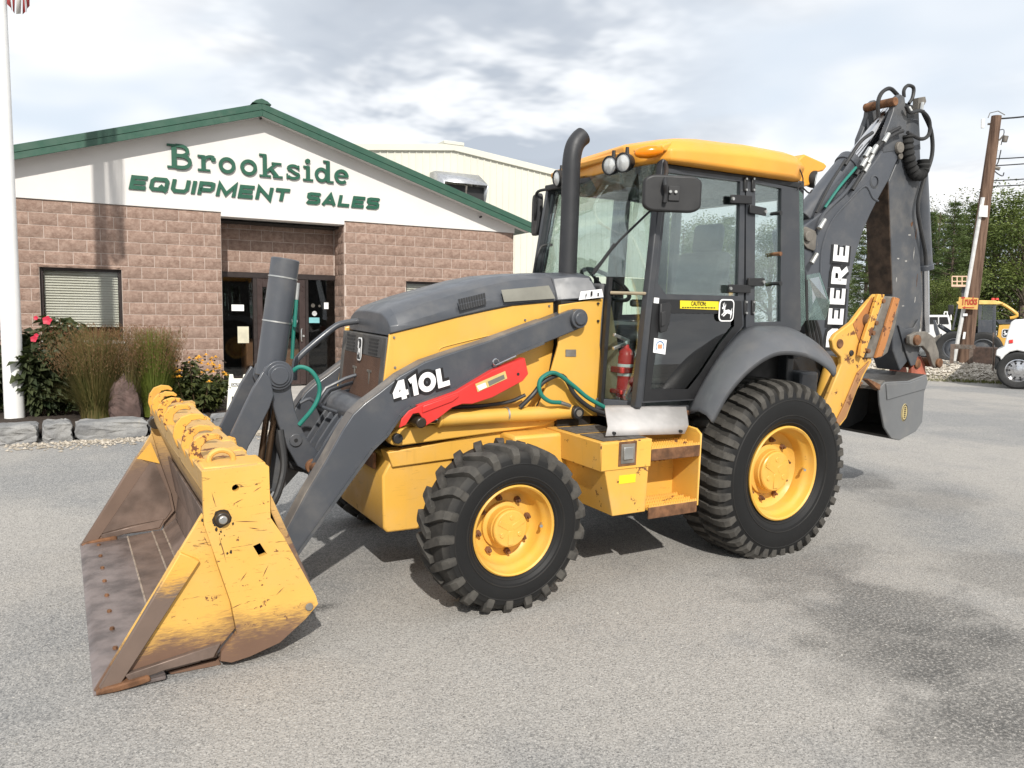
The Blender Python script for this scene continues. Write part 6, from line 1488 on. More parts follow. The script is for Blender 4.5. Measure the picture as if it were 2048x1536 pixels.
def stone_mat(name, a, b):
    m, t, bs = new_mat(name); at_ = t.add('ShaderNodeAttribute', attribute_name='tone', attribute_type='GEOMETRY').outputs['Fac']
    c = t.mix(at_, a, b); geo = t.add('ShaderNodeNewGeometry').outputs['Position']; c = t.mix(t.ramp(t.noise(geo, 40, 4), .3, .7, 0, .4), c, (.16, .14, .11)); t.set(bs.inputs['Base Color'], c); bs.inputs['Roughness'].default_value = .9; return m
M_PEB = stone_mat('pale_pebbles', (.24, .205, .16), (.56, .50, .42))
rnd = random.Random(5); pts = []
while len(pts) < 1900:
    s = rnd.uniform(-2.6, 1.3); t = -4.85-abs(rnd.gauss(0, .20))
    if rnd.random() > .35+.65*sstep(-2.4, -1.4, s): continue
    p = bw(s, t); pts.append((p.x, p.y, gz(p.x, p.y)))
pebble_field('gravel_strip', pts, (.012, .032), M_PEB, 1, label='strip of pale pebbles along the granite kerb', category='gravel')
# scattered loose grit on the yard
rnd = random.Random(9); pts = []
for _ in range(2600):
    u, v = rnd.uniform(-100, 2150), 800+720*rnd.random()**1.2
    p = MACH.at(u, v, z=0.)
    if p.y < 8: pts.append((p.x, p.y, gz(p.x, p.y)-.001))
pebble_field('loose_grit', pts, (.0025, .0075), stone_mat('grey_grit', (.12, .12, .12), (.50, .48, .44)), 2, label='loose grit scattered over the asphalt yard', category='grit')
# flagpole
fp = BLD.at(30, 842, z=.30); c = bw(fp.x, fp.y)
FP = thing('flagpole', 'white round flagpole with base collar at the left edge', 'flagpole', (c.x, c.y, .28))
m = MB(); m.lathe([(.112, 0), (.110, 1.5), (.104, 4), (.092, 7), (.075, 9.5)], (0, 0, 0), (0, 0, 1), 32, True); m.build('shaft', M_WHITE, FP)
m = MB(); m.lathe([(.24, 0), (.24, .015), (.17, .05), (.12, .06)], (0, 0, 0), (0, 0, 1), 32, True); m.build('base_collar', M_WHITE, FP)
m = MB(); m.lathe([(.001, .08), (.06, .05), (.08, 0), (.06, -.05), (.001, -.08)], (0, 0, 9.58), (0, 0, 1), 20); m.build('finial', M_DECY, FP)
m = MB(); m.box(.07, .11, -.02, .02, 1.0, 1.16); m.tube([(.10, 0, 1.1), (.085, 0, 5), (.075, 0, 9.4)], .005, 6); m.build('halyard', M_WHITE, FP)
FL = thing('flag', 'red and white striped flag hanging limp at the top left corner', 'flag', (c.x, c.y, .28))
zb = (CAM_LOC.z-.28)+0
fb = FP.location
dpt = (Vector((c.x, c.y, 0))-Vector((CAM_LOC.x, CAM_LOC.y, 0))).length
zlow = None
pz = Frame((c.x, c.y, 0), Matrix.Rotation(-YAW, 3, 'Z')).at(47, 36, y=0)
zl = pz.z-.28; xl = pz.x
M_FLAGR = plain('faded_flag_red', (.30, .045, .045), .8); M_FLAGW = plain('grubby_flag_white', (.55, .53, .50), .8)
for i in range(7):
    r0 = []; m = MB(); n_ = 10
    for k in range(2):
        row = []
        for j in range(9):
            w_ = .05+(i+k)*.035; zz = zl+.05+j*.27
            row.append((.115+(i+k)/7*(xl-.10)-.012*math.sin(j*.9+i), .03*math.sin(i*1.7+j*.8+k*1.7)+.02*i, zz+(.0 if j else .12*abs(3.2-(i+k))/3.5)))
        r0.append(row)
    m.strip(r0); o = m.build('stripe', M_FLAGR if i % 2 == 0 else M_FLAGW, FL); o.rotation_euler = (0, 0, -YAW); md = o.modifiers.new('s', 'SOLIDIFY'); md.thickness = .003
# caution A-board by the door
cs = BLD.at(478, 832, z=.275); c = bw(cs.x, cs.y)
CB = thing('caution_board', 'white folding caution floor sign standing by the entrance', 'floor sign', (c.x, c.y, .275), (0, 0, -YAW*.6))
hh = .58
for k, sg in enumerate((-1, 1)):
    m = MB(); pts = [(-.15, 0), (.15, 0), (.115, hh), (.07, hh), (.06, hh-.06), (-.06, hh-.06), (-.07, hh), (-.115, hh)]
    m.prism(pts, -.006, .006); o = m.build('panel', plain('off_white_plastic', (.76, .75, .66), .5, var=.03) if k == 0 else MATS['off_white_plastic'], CB, bevel=.004); o.location = (0, sg*.12, 0); o.rotation_euler = (sg*.18, 0, 0)
    if k == 0:
        PN = o
m = MB(); m.box(-.085, .085, -.009, -.0065, hh-.17, hh-.125); m.build('caution_band', M_DECB, PN) if False else None
o = MB().box(-.085, .085, -.009, -.0065, hh-.165, hh-.12).build('caution_band', M_DECB, CB); o.location = PN.location; o.rotation_euler = PN.rotation_euler
o = small_text('CAUTION', (-.075, -.0095, hh-.157), (1, 0, 0), (0, 0, 1), (0, -1, 0), .03, M_DECW, CB, 'caution_text', .02, .15); o.location = PN.location; o.rotation_euler = PN.rotation_euler
o = MB().cyl((.0, -.0065, hh-.245), (.0, -.009, hh-.245), .02, .02, 12).box(-.014, .014, -.009, -.0065, hh-.33, hh-.27).box(-.08, -.06, -.009, -.0065, hh-.36, hh-.30).box(.03, .07, -.009, -.0065, hh-.37, hh-.35).build('pictogram', M_DECB, CB); o.location = PN.location; o.rotation_euler = PN.rotation_euler

# ------------------------------------------------------------ leaves and plants
def leaf_mat(name, a, b, rough=.55, trans=.25):
    m = bpy.data.materials.new(name); m.use_nodes = True; t = NT(m.node_tree); t.n.clear(); MATS[name] = m
    o = t.add('ShaderNodeOutputMaterial'); at_ = t.add('ShaderNodeAttribute', attribute_name='tone', attribute_type='GEOMETRY').outputs['Fac']
    oi = t.add('ShaderNodeObjectInfo').outputs['Random']; c = t.mix(at_, a, b); c = t.mix(t.math('MULTIPLY', oi, .45), c, t.mix(.5, c, (b[0]*1.15, b[1]*.95, b[2]*.7))); bs = t.add('ShaderNodeBsdfPrincipled'); t.set(bs.inputs['Base Color'], c); bs.inputs['Roughness'].default_value = rough; bs.inputs['Specular IOR Level'].default_value = .35
    tr = t.add('ShaderNodeBsdfTranslucent'); t.set(tr.inputs[0], t.mix(.5, c, (.10, .14, .02))); mx = t.add('ShaderNodeMixShader'); mx.inputs[0].default_value = trans
    t.l.new(bs.outputs[0], mx.inputs[1]); t.l.new(tr.outputs[0], mx.inputs[2]); t.l.new(mx.outputs[0], o.inputs[0]); return m
class Leaves:
    def __init__(s): s.m = MB(); s.tone = []
    def leaf(s, p, d, L, w, tone, fold=.25, rnd=random):
        d = Vector(d).normalized(); sd = d.cross(V(0, 0, 1)); sd = sd.normalized() if sd.length > .01 else V(1, 0, 0)
        up = sd.cross(d); a = rnd.uniform(-.9, .9); sd2 = sd*math.cos(a)+up*math.sin(a); up2 = d.cross(sd2)*-1
        p = Vector(p); q = p+d*L*.45
        s.m.add([p, q+sd2*w+up2*w*fold, p+d*L-V(0, 0, L*.15), q-sd2*w+up2*w*fold], [(0, 1, 2), (0, 2, 3)]); s.tone += [tone]*4
    def build(s, name, mat, parent=None, **k):
        s.m.att['tone'] = s.tone; return s.m.build(name, mat, parent, recalc=False, **k)
def nobuild_normals(): pass
M_LFH = leaf_mat('hibiscus_leaf', (.022, .036, .017), (.085, .10, .045)); M_STEM = plain('plant_stem', (.09, .06, .03), .8)
def bush(u, v, height, rad, label, nleaf, L, w, mat, tones, seed, flowers=(), name='hibiscus_bush', cat='shrub', droop=.5, zz=.34):
    rnd = random.Random(seed); q = BLD.at(u, v, z=zz); c = bw(q.x, q.y)
    T = thing(name, label, cat, (c.x, c.y, zz)); lv = Leaves(); st = MB(); tips = []
    for i in range(26):
        a = rnd.uniform(0, 6.283); rr = rad*math.sqrt(rnd.random()); hgt = height*(1-.35*(rr/rad)**2)*rnd.uniform(.65, 1.0)
        top = V(rr*math.cos(a), rr*math.sin(a), hgt); path = [V(top.x*.35, top.y*.35, 0), V(top.x*.8, top.y*.8, hgt*.5), top]; st.tube(path, .008, 5); tips.append(path)
    for i in range(nleaf):
        p = rnd.choice(tips); t = rnd.uniform(.12, 1.02); b = p[0].lerp(p[1], t*2) if t < .5 else p[1].lerp(p[2], t*2-1)
        a = rnd.uniform(0, 6.283); d = V(math.cos(a), math.sin(a), rnd.uniform(-droop-.3, .35))
        lv.leaf(b+V(math.cos(a), math.sin(a), 0)*rnd.uniform(0, .06), d, L*rnd.uniform(.6, 1.2), w*rnd.uniform(.7, 1.2), rnd.uniform(*tones), rnd=rnd)
    lv.build('foliage', mat, T); st.build('stems', M_STEM, T)
    return T, rnd, tips
T, rnd, tips = bush(108, 827, 1.36, .55, 'dark leafy hibiscus shrub with red flowers right of the flagpole', 3600, .17, .045, M_LFH, (0, 1), 11)
M_HFL = plain('crimson_petal', (.46, .008, .04), .6)
for u, v, r_ in ((95, 641, .062), (68, 678, .045), (72, 636, .03), (73, 671, .03)):
    p = BLD.at(u, v, y=(BROT.transposed() @ (Vector(T.location)-V(0, 10.0631, 0))).y-.35); w_ = BROT @ p+V(0, 10.0631, 0)-Vector(T.location)
    f = MB(); n_ = V(-.3, -.95, .15).normalized(); e1 = n_.orthogonal().normalized(); e2 = n_.cross(e1)
    for k in range(5):
        a = k*1.2566; d = e1*math.cos(a)+e2*math.sin(a); sd = n_.cross(d); f.add([w_, w_+d*r_*.6+sd*r_*.5+n_*r_*.25, w_+d*r_+n_*r_*.2, w_+d*r_*.6-sd*r_*.5+n_*r_*.3], [(0, 1, 2, 3)])
    f.build('flower', M_HFL, T)
bush(-34, 826, 1.2, .45, 'dark leafy shrub left of the flagpole at the picture edge', 1800, .17, .045, M_LFH, (0, .9), 12, name='leafy_shrub')
M_SUS = leaf_mat('coneflower_leaf', (.03, .045, .015), (.09, .10, .03)); M_PET = plain('orange_petal', (.70, .33, .02), .6); M_SEED = plain('brown_seed_head', (.03, .018, .012), .9)
for u, lab, sd, hh_ in ((345, 'black-eyed susan clump nearest the green grass', 21, .62), (398, 'black-eyed susan clump beside the caution sign', 22, .70)):
    T, rnd, tips = bush(u, 822, hh_, .36, lab, 1500, .11, .03, M_SUS, (0, 1), sd, name='black_eyed_susan', cat='flowers')
    for k in range(80):
        a = rnd.uniform(0, 6.283); rr = .42*math.sqrt(rnd.random()); z = hh_*(1.12-.45*(rr/.5)**2)*rnd.uniform(.75, 1.05); p = V(rr*math.cos(a), rr*math.sin(a), z)
        m = MB(); m.lathe([(.001, .014), (.014, .008), (.016, 0), (.001, -.008)], p, (0, 0, 1), 8)
        if k % 2 == 0:
            for j in range(8): b = j*.785; d = V(math.cos(b), math.sin(b), -.25); s2 = V(-math.sin(b), math.cos(b), 0); m.add([p+d*.01, p+d*.035+s2*.011, p+d*.052, p+d*.035-s2*.011], [(0, 1, 2, 3)])
            m.build('bloom', M_PET, T)
        else: m.build('seed_head', M_SEED, T)
def grass(u, v, height, rad, label, n, mat_b, mat_t, seed, lean=.35, cat='ornamental grass'):
    rnd = random.Random(seed); q = BLD.at(u, v, z=.33); c = bw(q.x, q.y); T = thing('ornamental_grass', label, cat, (c.x, c.y, .33))
    B, S_ = Leaves(), Leaves()
    for i in range(n):
        a = rnd.uniform(0, 6.283); r0 = rad*.35*math.sqrt(rnd.random()); sp = rnd.random()**1.2; hgt = height*rnd.uniform(.65, 1.05)
        d = V(math.cos(a), math.sin(a), 0); base = d*r0; out = d*rad*(sp*lean*2); sd = V(-math.sin(a), math.cos(a), 0); w_ = rnd.uniform(.003, .006); tn = rnd.random()
        tip_only = rnd.random() < .55; pts = []; hg = hgt if tip_only else hgt*rnd.uniform(.5, .8)
        for k in range(5):
            t = k/4; pts.append(base+out*t*t+V(0, 0, hg*(t-.28*sp*t*t*(0 if tip_only else 1.6))))
        vs = []
        for k, p in enumerate(pts): ww = w_*(1-.8*k/4); vs += [p-sd*ww, p+sd*ww]
        B.m.add(vs, [(2*k, 2*k+1, 2*k+3, 2*k+2) for k in range(4)]); B.tone += [tn]*10
        if tip_only:
            for j in range(5):
                t = .72+.28*j/4; p = pts[3].lerp(pts[4], (t-.75)*4) if t > .75 else pts[2].lerp(pts[3], (t-.5)*4); b = rnd.uniform(0, 6.283)
                S_.leaf(p, V(math.cos(b)*.7, math.sin(b)*.7, .9), rnd.uniform(.03, .07), .0028, rnd.random(), rnd=rnd)
    B.build('blades', mat_b, T); S_.build('seed_heads', mat_t, T); return T
M_GB1 = leaf_mat('tan_green_blade', (.06, .08, .02), (.20, .15, .06)); M_GT1 = leaf_mat('russet_plume', (.14, .075, .035), (.25, .15, .08))
M_GB2 = leaf_mat('bright_green_blade', (.07, .11, .018), (.17, .20, .04)); M_GT2 = leaf_mat('red_brown_plume', (.18, .075, .045), (.28, .15, .085))
grass(195, 838, 1.12, .52, 'brownish ornamental grass clump beside the hibiscus', 2600, M_GB1, M_GT1, 31, .5)
grass(312, 832, 1.10, .42, 'bright green ornamental grass clump with reddish plumes right of the boulder', 2600, M_GB2, M_GT2, 32, .38)
grass(258, 836, .95, .35, 'short thin grass tuft behind the boulder', 500, M_GB1, M_GT1, 33, .4)

# ------------------------------------------------------------ trees
M_BARK = plain('grey_brown_bark', (.11, .085, .065), .95, var=.3, vscale=9, bump=.6, bscale=25)
M_DEC = leaf_mat('broadleaf_foliage', (.05, .085, .023), (.185, .23, .065)); M_PINE = leaf_mat('pine_needles', (.058, .105, .04), (.19, .255, .095)); M_PALE = leaf_mat('pale_yellow_foliage', (.09, .10, .03), (.20, .19, .07))
def decid(seed, H=10., sparse=False, mat=None):
    rnd = random.Random(seed); lv = Leaves(); tr = MB(); tr.tube([(0, 0, -.2), (.1, 0, H*.3), (0, .15, H*.6), (.1, .1, H*.9)], [.20, .16, .09, .03], 8); clumps = []
    for i in range(34 if not sparse else 16):
        z = H*rnd.uniform(.22 if not sparse else .5, .98); rmax = H*.34*math.sqrt(max(.05, 1-((z/H-.55)/.48)**2)); a = rnd.uniform(0, 6.283); rr = rmax*rnd.uniform(.35, 1.)
        c = V(rr*math.cos(a), rr*math.sin(a), z); tr.tube([V(0, .1, z*.62), V(c.x*.5, c.y*.5, z*.86), c], [.05, .03, .012], 5); clumps.append((c, H*rnd.uniform(.07, .13)))
    for c, r_ in clumps:
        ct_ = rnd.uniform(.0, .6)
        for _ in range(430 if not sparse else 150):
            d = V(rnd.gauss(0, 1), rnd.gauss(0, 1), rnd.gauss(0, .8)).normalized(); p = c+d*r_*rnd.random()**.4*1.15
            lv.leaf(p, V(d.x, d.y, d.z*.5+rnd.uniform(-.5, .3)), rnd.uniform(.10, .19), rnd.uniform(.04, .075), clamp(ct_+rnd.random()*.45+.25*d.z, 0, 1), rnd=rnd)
    return lv, tr
def pine(seed, H=11.):
    rnd = random.Random(seed); lv = Leaves(); tr = MB(); tr.tube([(0, 0, -.2), (.05, 0, H*.5), (0, .05, H)], [.20, .12, .02], 8); z = H*.10
    while z < H*.97:
        n_ = rnd.randint(5, 7); L0 = H*.25*(1-z/H)**.9+.22
        for k in range(n_):
            a = 6.283*k/n_+rnd.uniform(-.4, .4); bt_ = rnd.uniform(.15, .75); L = L0*rnd.uniform(.65, 1.1); up = rnd.uniform(.05, .3); end = V(L*math.cos(a), L*math.sin(a), z+L*up); b0 = V(0, 0, z)
            tr.tube([b0, b0.lerp(end, .5)+V(0, 0, -.04*L), end], [.035, .02, .008], 4)
            for q in range(int(50+40*L)):
                t = rnd.uniform(.25, 1.05); p = b0.lerp(end, t)+V(rnd.gauss(0, .13), rnd.gauss(0, .13), rnd.gauss(.03, .10)); b = a+rnd.uniform(-1.3, 1.3)
                lv.leaf(p, V(math.cos(b), math.sin(b), rnd.uniform(-.1, .7)), rnd.uniform(.13, .27), rnd.uniform(.02, .045), clamp(rnd.gauss(bt_, .2), 0, 1), rnd=rnd)
        z += H*.038*rnd.uniform(.8, 1.2)
    return lv, tr
PROTO = {}
def proto(kind, seed, H):
    if kind == 'pine': lv, tr = pine(seed, H); mat = M_PINE
    elif kind == 'pale': lv, tr = decid(seed, H, True); mat = M_PALE
    else: lv, tr = decid(seed, H); mat = M_DEC
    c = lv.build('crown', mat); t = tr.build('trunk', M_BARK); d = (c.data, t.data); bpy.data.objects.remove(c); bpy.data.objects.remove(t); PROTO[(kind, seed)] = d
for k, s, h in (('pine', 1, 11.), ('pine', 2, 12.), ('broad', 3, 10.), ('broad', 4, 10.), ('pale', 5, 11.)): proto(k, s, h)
rnd = random.Random(44)
def tree(kind, seed, u, depth, H, label, name, loc=None, group='trees at the back of the yard'):
    if loc is None:
        d = ray(u, 640); d = Vector((d.x, d.y, 0)); d *= depth/(d.dot(Vector((_f.x, _f.y, 0)).normalized())); loc = Vector((CAM_LOC.x, CAM_LOC.y, 0))+d
    base = {1: 11., 2: 12., 3: 10., 4: 10., 5: 11.}[seed]; T = thing(name, label, 'tree', (loc.x, loc.y, gz(loc.x, loc.y)-.05), (0, 0, rnd.uniform(0, 6.28)), group); T.scale = (H/base*rnd.uniform(.95, 1.15),)*2+(H/base,)
    for nm, me in zip(('crown', 'trunk'), PROTO[(kind, seed)]): o = bpy.data.objects.new(nm, me); COL.objects.link(o); o.parent = T
    return T
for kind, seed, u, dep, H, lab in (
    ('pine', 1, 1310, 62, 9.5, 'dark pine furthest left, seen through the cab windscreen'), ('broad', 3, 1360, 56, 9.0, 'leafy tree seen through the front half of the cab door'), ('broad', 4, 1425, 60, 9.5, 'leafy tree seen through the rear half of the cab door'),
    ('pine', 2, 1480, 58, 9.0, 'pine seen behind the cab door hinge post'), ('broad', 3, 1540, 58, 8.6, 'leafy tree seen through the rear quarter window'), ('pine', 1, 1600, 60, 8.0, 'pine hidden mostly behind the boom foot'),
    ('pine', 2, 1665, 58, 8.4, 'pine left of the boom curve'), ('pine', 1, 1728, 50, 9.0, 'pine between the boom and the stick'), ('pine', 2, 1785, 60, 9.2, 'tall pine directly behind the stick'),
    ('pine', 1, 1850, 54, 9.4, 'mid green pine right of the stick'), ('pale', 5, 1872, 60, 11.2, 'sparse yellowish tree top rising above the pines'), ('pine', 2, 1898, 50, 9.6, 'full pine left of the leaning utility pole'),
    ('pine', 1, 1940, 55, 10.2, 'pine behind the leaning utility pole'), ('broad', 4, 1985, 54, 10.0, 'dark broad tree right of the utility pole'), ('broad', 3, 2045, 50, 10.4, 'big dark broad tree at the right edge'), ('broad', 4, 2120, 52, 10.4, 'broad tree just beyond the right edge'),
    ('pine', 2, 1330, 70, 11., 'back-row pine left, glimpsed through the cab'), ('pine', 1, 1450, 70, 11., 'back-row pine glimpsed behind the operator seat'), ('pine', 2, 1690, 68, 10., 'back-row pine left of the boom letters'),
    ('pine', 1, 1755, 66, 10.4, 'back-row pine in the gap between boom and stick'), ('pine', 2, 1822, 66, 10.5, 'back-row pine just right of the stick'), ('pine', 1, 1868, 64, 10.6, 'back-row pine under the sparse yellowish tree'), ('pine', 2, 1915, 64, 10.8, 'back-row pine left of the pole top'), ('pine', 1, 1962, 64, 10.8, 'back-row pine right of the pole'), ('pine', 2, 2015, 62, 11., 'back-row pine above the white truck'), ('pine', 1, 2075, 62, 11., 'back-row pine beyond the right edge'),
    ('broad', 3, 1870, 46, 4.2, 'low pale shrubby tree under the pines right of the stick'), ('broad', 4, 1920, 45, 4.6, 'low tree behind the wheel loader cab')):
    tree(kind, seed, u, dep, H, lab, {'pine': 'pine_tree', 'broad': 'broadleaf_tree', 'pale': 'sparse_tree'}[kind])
# the far side of the lane behind the photographer, mirrored in the cab glass
for i, (kind, seed, x, y, H, lab) in enumerate((('broad', 3, -22, -44, 10, 'first'), ('pine', 2, -13, -46, 11, 'second'), ('broad', 4, -5, -43, 9.5, 'third'), ('pine', 1, 3, -45, 12, 'fourth'), ('broad', 3, 11, -44, 10, 'fifth'), ('broad', 4, 20, -43, 10.5, 'sixth'), ('pine', 2, 29, -42, 11, 'seventh'))):
    tree(kind, seed, 0, 0, H, f'{lab} tree from the left in the row mirrored in the cab glass', 'pine_tree' if kind == 'pine' else 'broadleaf_tree', V(x, y, 0), 'trees mirrored in the cab glass')
# ------------------------------------------------------------ things at the back right of the yard
def view_frame(u, depth, z=None):
    """ground point on the bearing of image column u; local x runs to the viewer's right, y away"""
    d = ray(u, 640); d = Vector((d.x, d.y, 0)); d *= depth/d.dot(Vector((_f.x, _f.y, 0)).normalized())
    loc = Vector((CAM_LOC.x, CAM_LOC.y, 0))+d; rot = -math.atan2(d.x, d.y)
    loc.z = gz(loc.x, loc.y) if z is None else z
    return loc, rot, Frame(loc, Matrix.Rotation(rot, 3, 'Z'))
# gravel mound
loc, rot, F_ = view_frame(1925, 23.)
m = MB(); n_ = 32
def mound_h(x, y): return .55*max(0, 1-((x+.9)/3.1)**2-(y/1.3)**2)**.7
m.strip([[(x, y, mound_h(x, y)-.03) for y in [-1.5+3*j/20 for j in range(21)]] for x in [-4.1+6.4*i/n_ for i in range(n_+1)]])
o = m.build('gravel_mound', plain('pale_gravel', (.40, .36, .30), .95, var=.3, vscale=30, bump=.8), kind='structure'); o.location = loc; o.rotation_euler = (0, 0, rot)
rnd = random.Random(3); pts = []
while len(pts) < 4200:
    x, y = rnd.uniform(-4.1, 2.4), rnd.uniform(-1.5, .8); h = mound_h(x, y)
    if h > 0 or rnd.random() < .06: w = Matrix.Rotation(rot, 3, 'Z') @ V(x, y, h-.03)+loc; pts.append(tuple(w))
pebble_field('mound_stones', pts, (.025, .075), stone_mat('pale_heap_stones', (.34, .30, .25), (.72, .67, .59)), 4, label='heap of pale stones round the utility pole', category='gravel')
lv = Leaves(); rnd = random.Random(6)
for _ in range(1500):
    x, y = rnd.uniform(-2.6, 2.6), -1.35+rnd.gauss(0, .16); a = rnd.uniform(0, 6.28); lv.leaf((x, y, max(0, mound_h(x, y)-.03)), V(math.cos(a)*.4, math.sin(a)*.4, 1), rnd.uniform(.06, .16), .008, rnd.random(), rnd=rnd)
o = lv.build('verge_grass', leaf_mat('verge_blade', (.06, .08, .02), (.17, .17, .06)), None, kind='stuff'); o['label'] = 'strip of rough grass in front of the stone heap'; o['category'] = 'grass'; o.location = loc; o.rotation_euler = (0, 0, rot)
# utility pole
UP = thing('utility_pole', 'leaning brown wooden utility pole with white conduit', 'utility pole', loc, (0, 0, rot))
def U(u, v, y=0.): return F_.at(u, v, y=y)
pb, pt_ = U(1926, 722), U(1993, 232)
m = MB(); m.tube([pb+V(0, 0, -.6), pb.lerp(pt_, .5), pt_], [.20, .175, .13], 20)
def pole_mat():
    mm, t, b = new_mat('creosoted_wood'); oc = t.add('ShaderNodeTexCoord').outputs['Object']; n = t.noise(t.vmath('MULTIPLY', oc, (9, 9, .5)), 1.6, 7, .65)
    t.set(b.inputs['Base Color'], t.mix(t.ramp(n, .3, .72), (.055, .028, .017), (.20, .125, .085))); b.inputs['Roughness'].default_value = .9; t.set(b.inputs['Normal'], t.bump(n, .5, .02)); return mm
m.build('shaft', pole_mat(), UP)
m = MB(); m.tube([U(1908, 722, -.12), U(1938, 560, -.14), U(1966, 395, -.14)], .055, 10); m.build('conduit', plain('grey_white_conduit', (.58, .58, .57), .5), UP)
def flat(pts, y0, y1, nm, mat, parent, Uf=U, bevel=0.):
    m_ = MB(); a = [Uf(u, v, y0) for u, v in pts]; m_.prismv(a, (0, y1-y0, 0)); return m_.build(nm, mat, parent, bevel=bevel)
flat([(1960, 411), (1976, 411), (1975, 434), (1958, 433)], -.25, -.19, 'meter_box', M_WHITE, UP)
flat([(1927, 664), (1932, 664), (1930, 678), (1925, 678)], -.22, -.205, 'white_tag', M_WHITE, UP)
flat([(1926, 627), (1935, 627), (1935, 632), (1926, 632)], -.22, -.205, 'number_tag', M_DECW, UP)
# cross arms, insulators, lamp, wires
for tp_ in (([U(1975, 248), U(1998, 248)], .03), ([U(1976, 236), U(1980, 226), U(1996, 222), U(2010, 230)], .012), ([U(1990, 290), U(2008, 270)], .025), ([U(1988, 335), U(2000, 338)], .05)): m = MB(); m.tube(tp_[0], tp_[1], 8); m.build('pole_bracket', M_DIRTY, UP)
for ca in ((U(1966, 238), U(1965, 256), .05), (U(2012, 272), U(2009, 284), .07), (U(1999, 282), U(1996, 300), .035)): m = MB(); m.cyl(ca[0], ca[1], ca[2], ca[2]*.9, 10); m.build('insulator', M_WHITE if ca[2] < .06 else M_DIRTY, UP)
m = MB(); m.tube([U(2002, 300), U(1996, 325), U(1988, 340), U(2004, 352), U(2008, 345)], .015, 6, 4); m.build('drop_wire', M_RUB, UP); m = MB(); m.tube([U(1980, 250), U(1990, 262), U(2008, 260), U(2002, 290)], .012, 6, 4); m.build('drop_wire', M_RUB, UP)
for i, (v0, v1, sag) in enumerate(((238, 218, .1), (318, 308, .1), (332, 330, .05), (362, 363, .05), (373, 370, .08))):
    a, b = U(1993-.137*(v0-232), v0), U(2300, v1-30)
    m = MB(); m.tube([a.lerp(b, t)-V(0, 0, sag*4*t*(1-t)) for t in [k/8 for k in range(9)]], .016 if i else .022, 6); m.build('line_wire', M_RUB, UP)
a, b = U(1990, 262), U(1880, 440, -6.); m = MB(); m.tube([a, b], .008, 5); m.build('guy_wire', M_ZINC, UP) if False else None
# plywood arrow board nailed to the pole
SG = thing('plywood_sign', 'yellow plywood board lettered Trucks in red on the utility pole', 'sign', loc, (0, 0, rot))
flat([(1918, 594), (1957, 596), (1955, 619), (1916, 617)], -.34, -.31, 'board', plain('yellow_plywood', (.66, .40, .12), .7, var=.12), SG)
a, b = U(1922, 610.5, -.345), U(1954, 610.5, -.345)
small_text('Trucks', a, (1, 0, 0.03), (0, 0, 1), (0, -1, 0), .24, plain('red_hand_paint', (.42, .04, .02), .6), SG, 'painted_word', .025, b.x-a.x, .004)
p0, p1 = U(1924, 615, -.345), U(1948, 615.5, -.345); m = MB(); m.prismv([(p0.x, -.345, p0.z), (p0.x+.08, -.345, p0.z+.04), (p0.x+.08, -.345, p0.z+.012), (p1.x, -.345, p1.z+.012), (p1.x, -.345, p1.z-.012), (p0.x+.08, -.345, p0.z-.012), (p0.x+.08, -.345, p0.z-.04)], (0, -.004, 0)); m.build('arrow', MATS['red_hand_paint'], SG)
# low wooden sign frame
LS = thing('wooden_sign_frame', 'low weathered wooden sign frame at the foot of the utility pole', 'sign', loc, (0, 0, rot))
M_OLDW = plain('old_grey_wood', (.14, .105, .085), .9, var=.3, vscale=12)
flat([(1901, 688), (1951, 690), (1950, 698), (1901, 698)], -.75, -.69, 'board', M_OLDW, LS)
for u in (1904, 1942): flat([(u-3, 698), (u+5, 698), (u+3, 727), (u-5, 727)], -.75, -.69, 'post', M_OLDW, LS)
a, b = U(1910, 697, -.755), U(1946, 697, -.755); small_text('TRUCK', a, (1, 0, 0), (0, 0, 1), (0, -1, 0), .10, M_DIRTY, LS, 'faded_word', .02, b.x-a.x, .004)
# thin stake
l2, r2, F2 = view_frame(1986, 20.5); SK = MB(); SK.tube([F2.at(1987, 665, y=0.), F2.at(1986, 742, y=0.)], .02, 8); o = SK.build('marker_stake', M_OLDW); o.location = l2; o.rotation_euler = (0, 0, r2); tag(o, 'thin grey marker stake standing left of the white truck', 'stake')
# wheel loader
def vehicle_wheel(parent, c, r_, w, nm='wheel', rimmat=None, holes=0):
    c = Vector(c); m_ = MB(); m_.lathe([(r_*.60, -w*.42), (r_*.7, -w*.5), (r_*.9, -w*.5), (r_*.985, -w*.4), (r_, -w*.2), (r_, w*.2), (r_*.985, w*.4), (r_*.9, w*.5), (r_*.6, w*.45)], c, (0, 1, 0), 40)
    T_ = MB(); T_.lathe([(r_*.61, -w*.43), (r_*.57, -w*.45), (r_*.54, -w*.36), (r_*.46, -w*.22), (r_*.22, -w*.26), (r_*.20, -w*.40), (.001, -w*.42)], c, (0, 1, 0), 36)
    W = T_.build(nm, rimmat or M_YEL, parent); m_.build('tyre', plain('black_tyre', (.018, .018, .018), .7) if 'black_tyre' not in MATS else MATS['black_tyre'], W)
    for k in range(holes):
        a = 6.283*k/holes; q = c+V(math.cos(a)*r_*.40, -w*.24, math.sin(a)*r_*.40); h = MB(); h.cyl(q, q+V(0, -.012, 0), r_*.055, r_*.055, 12); h.build('hand_hole', M_BLK, W)
    return W
loc3, rot3, F3 = view_frame(1960, 32.)
WL_ = thing('wheel_loader', 'yellow articulated wheel loader parked behind the utility pole', 'wheel loader', loc3, (0, 0, rot3))
def U3(u, v, y=0.): return F3.at(u, v, y=y)
f3 = lambda pts, y0, y1, nm, mat, par=WL_, bv=.02: flat(pts, y0, y1, nm, mat, par, U3, bv)
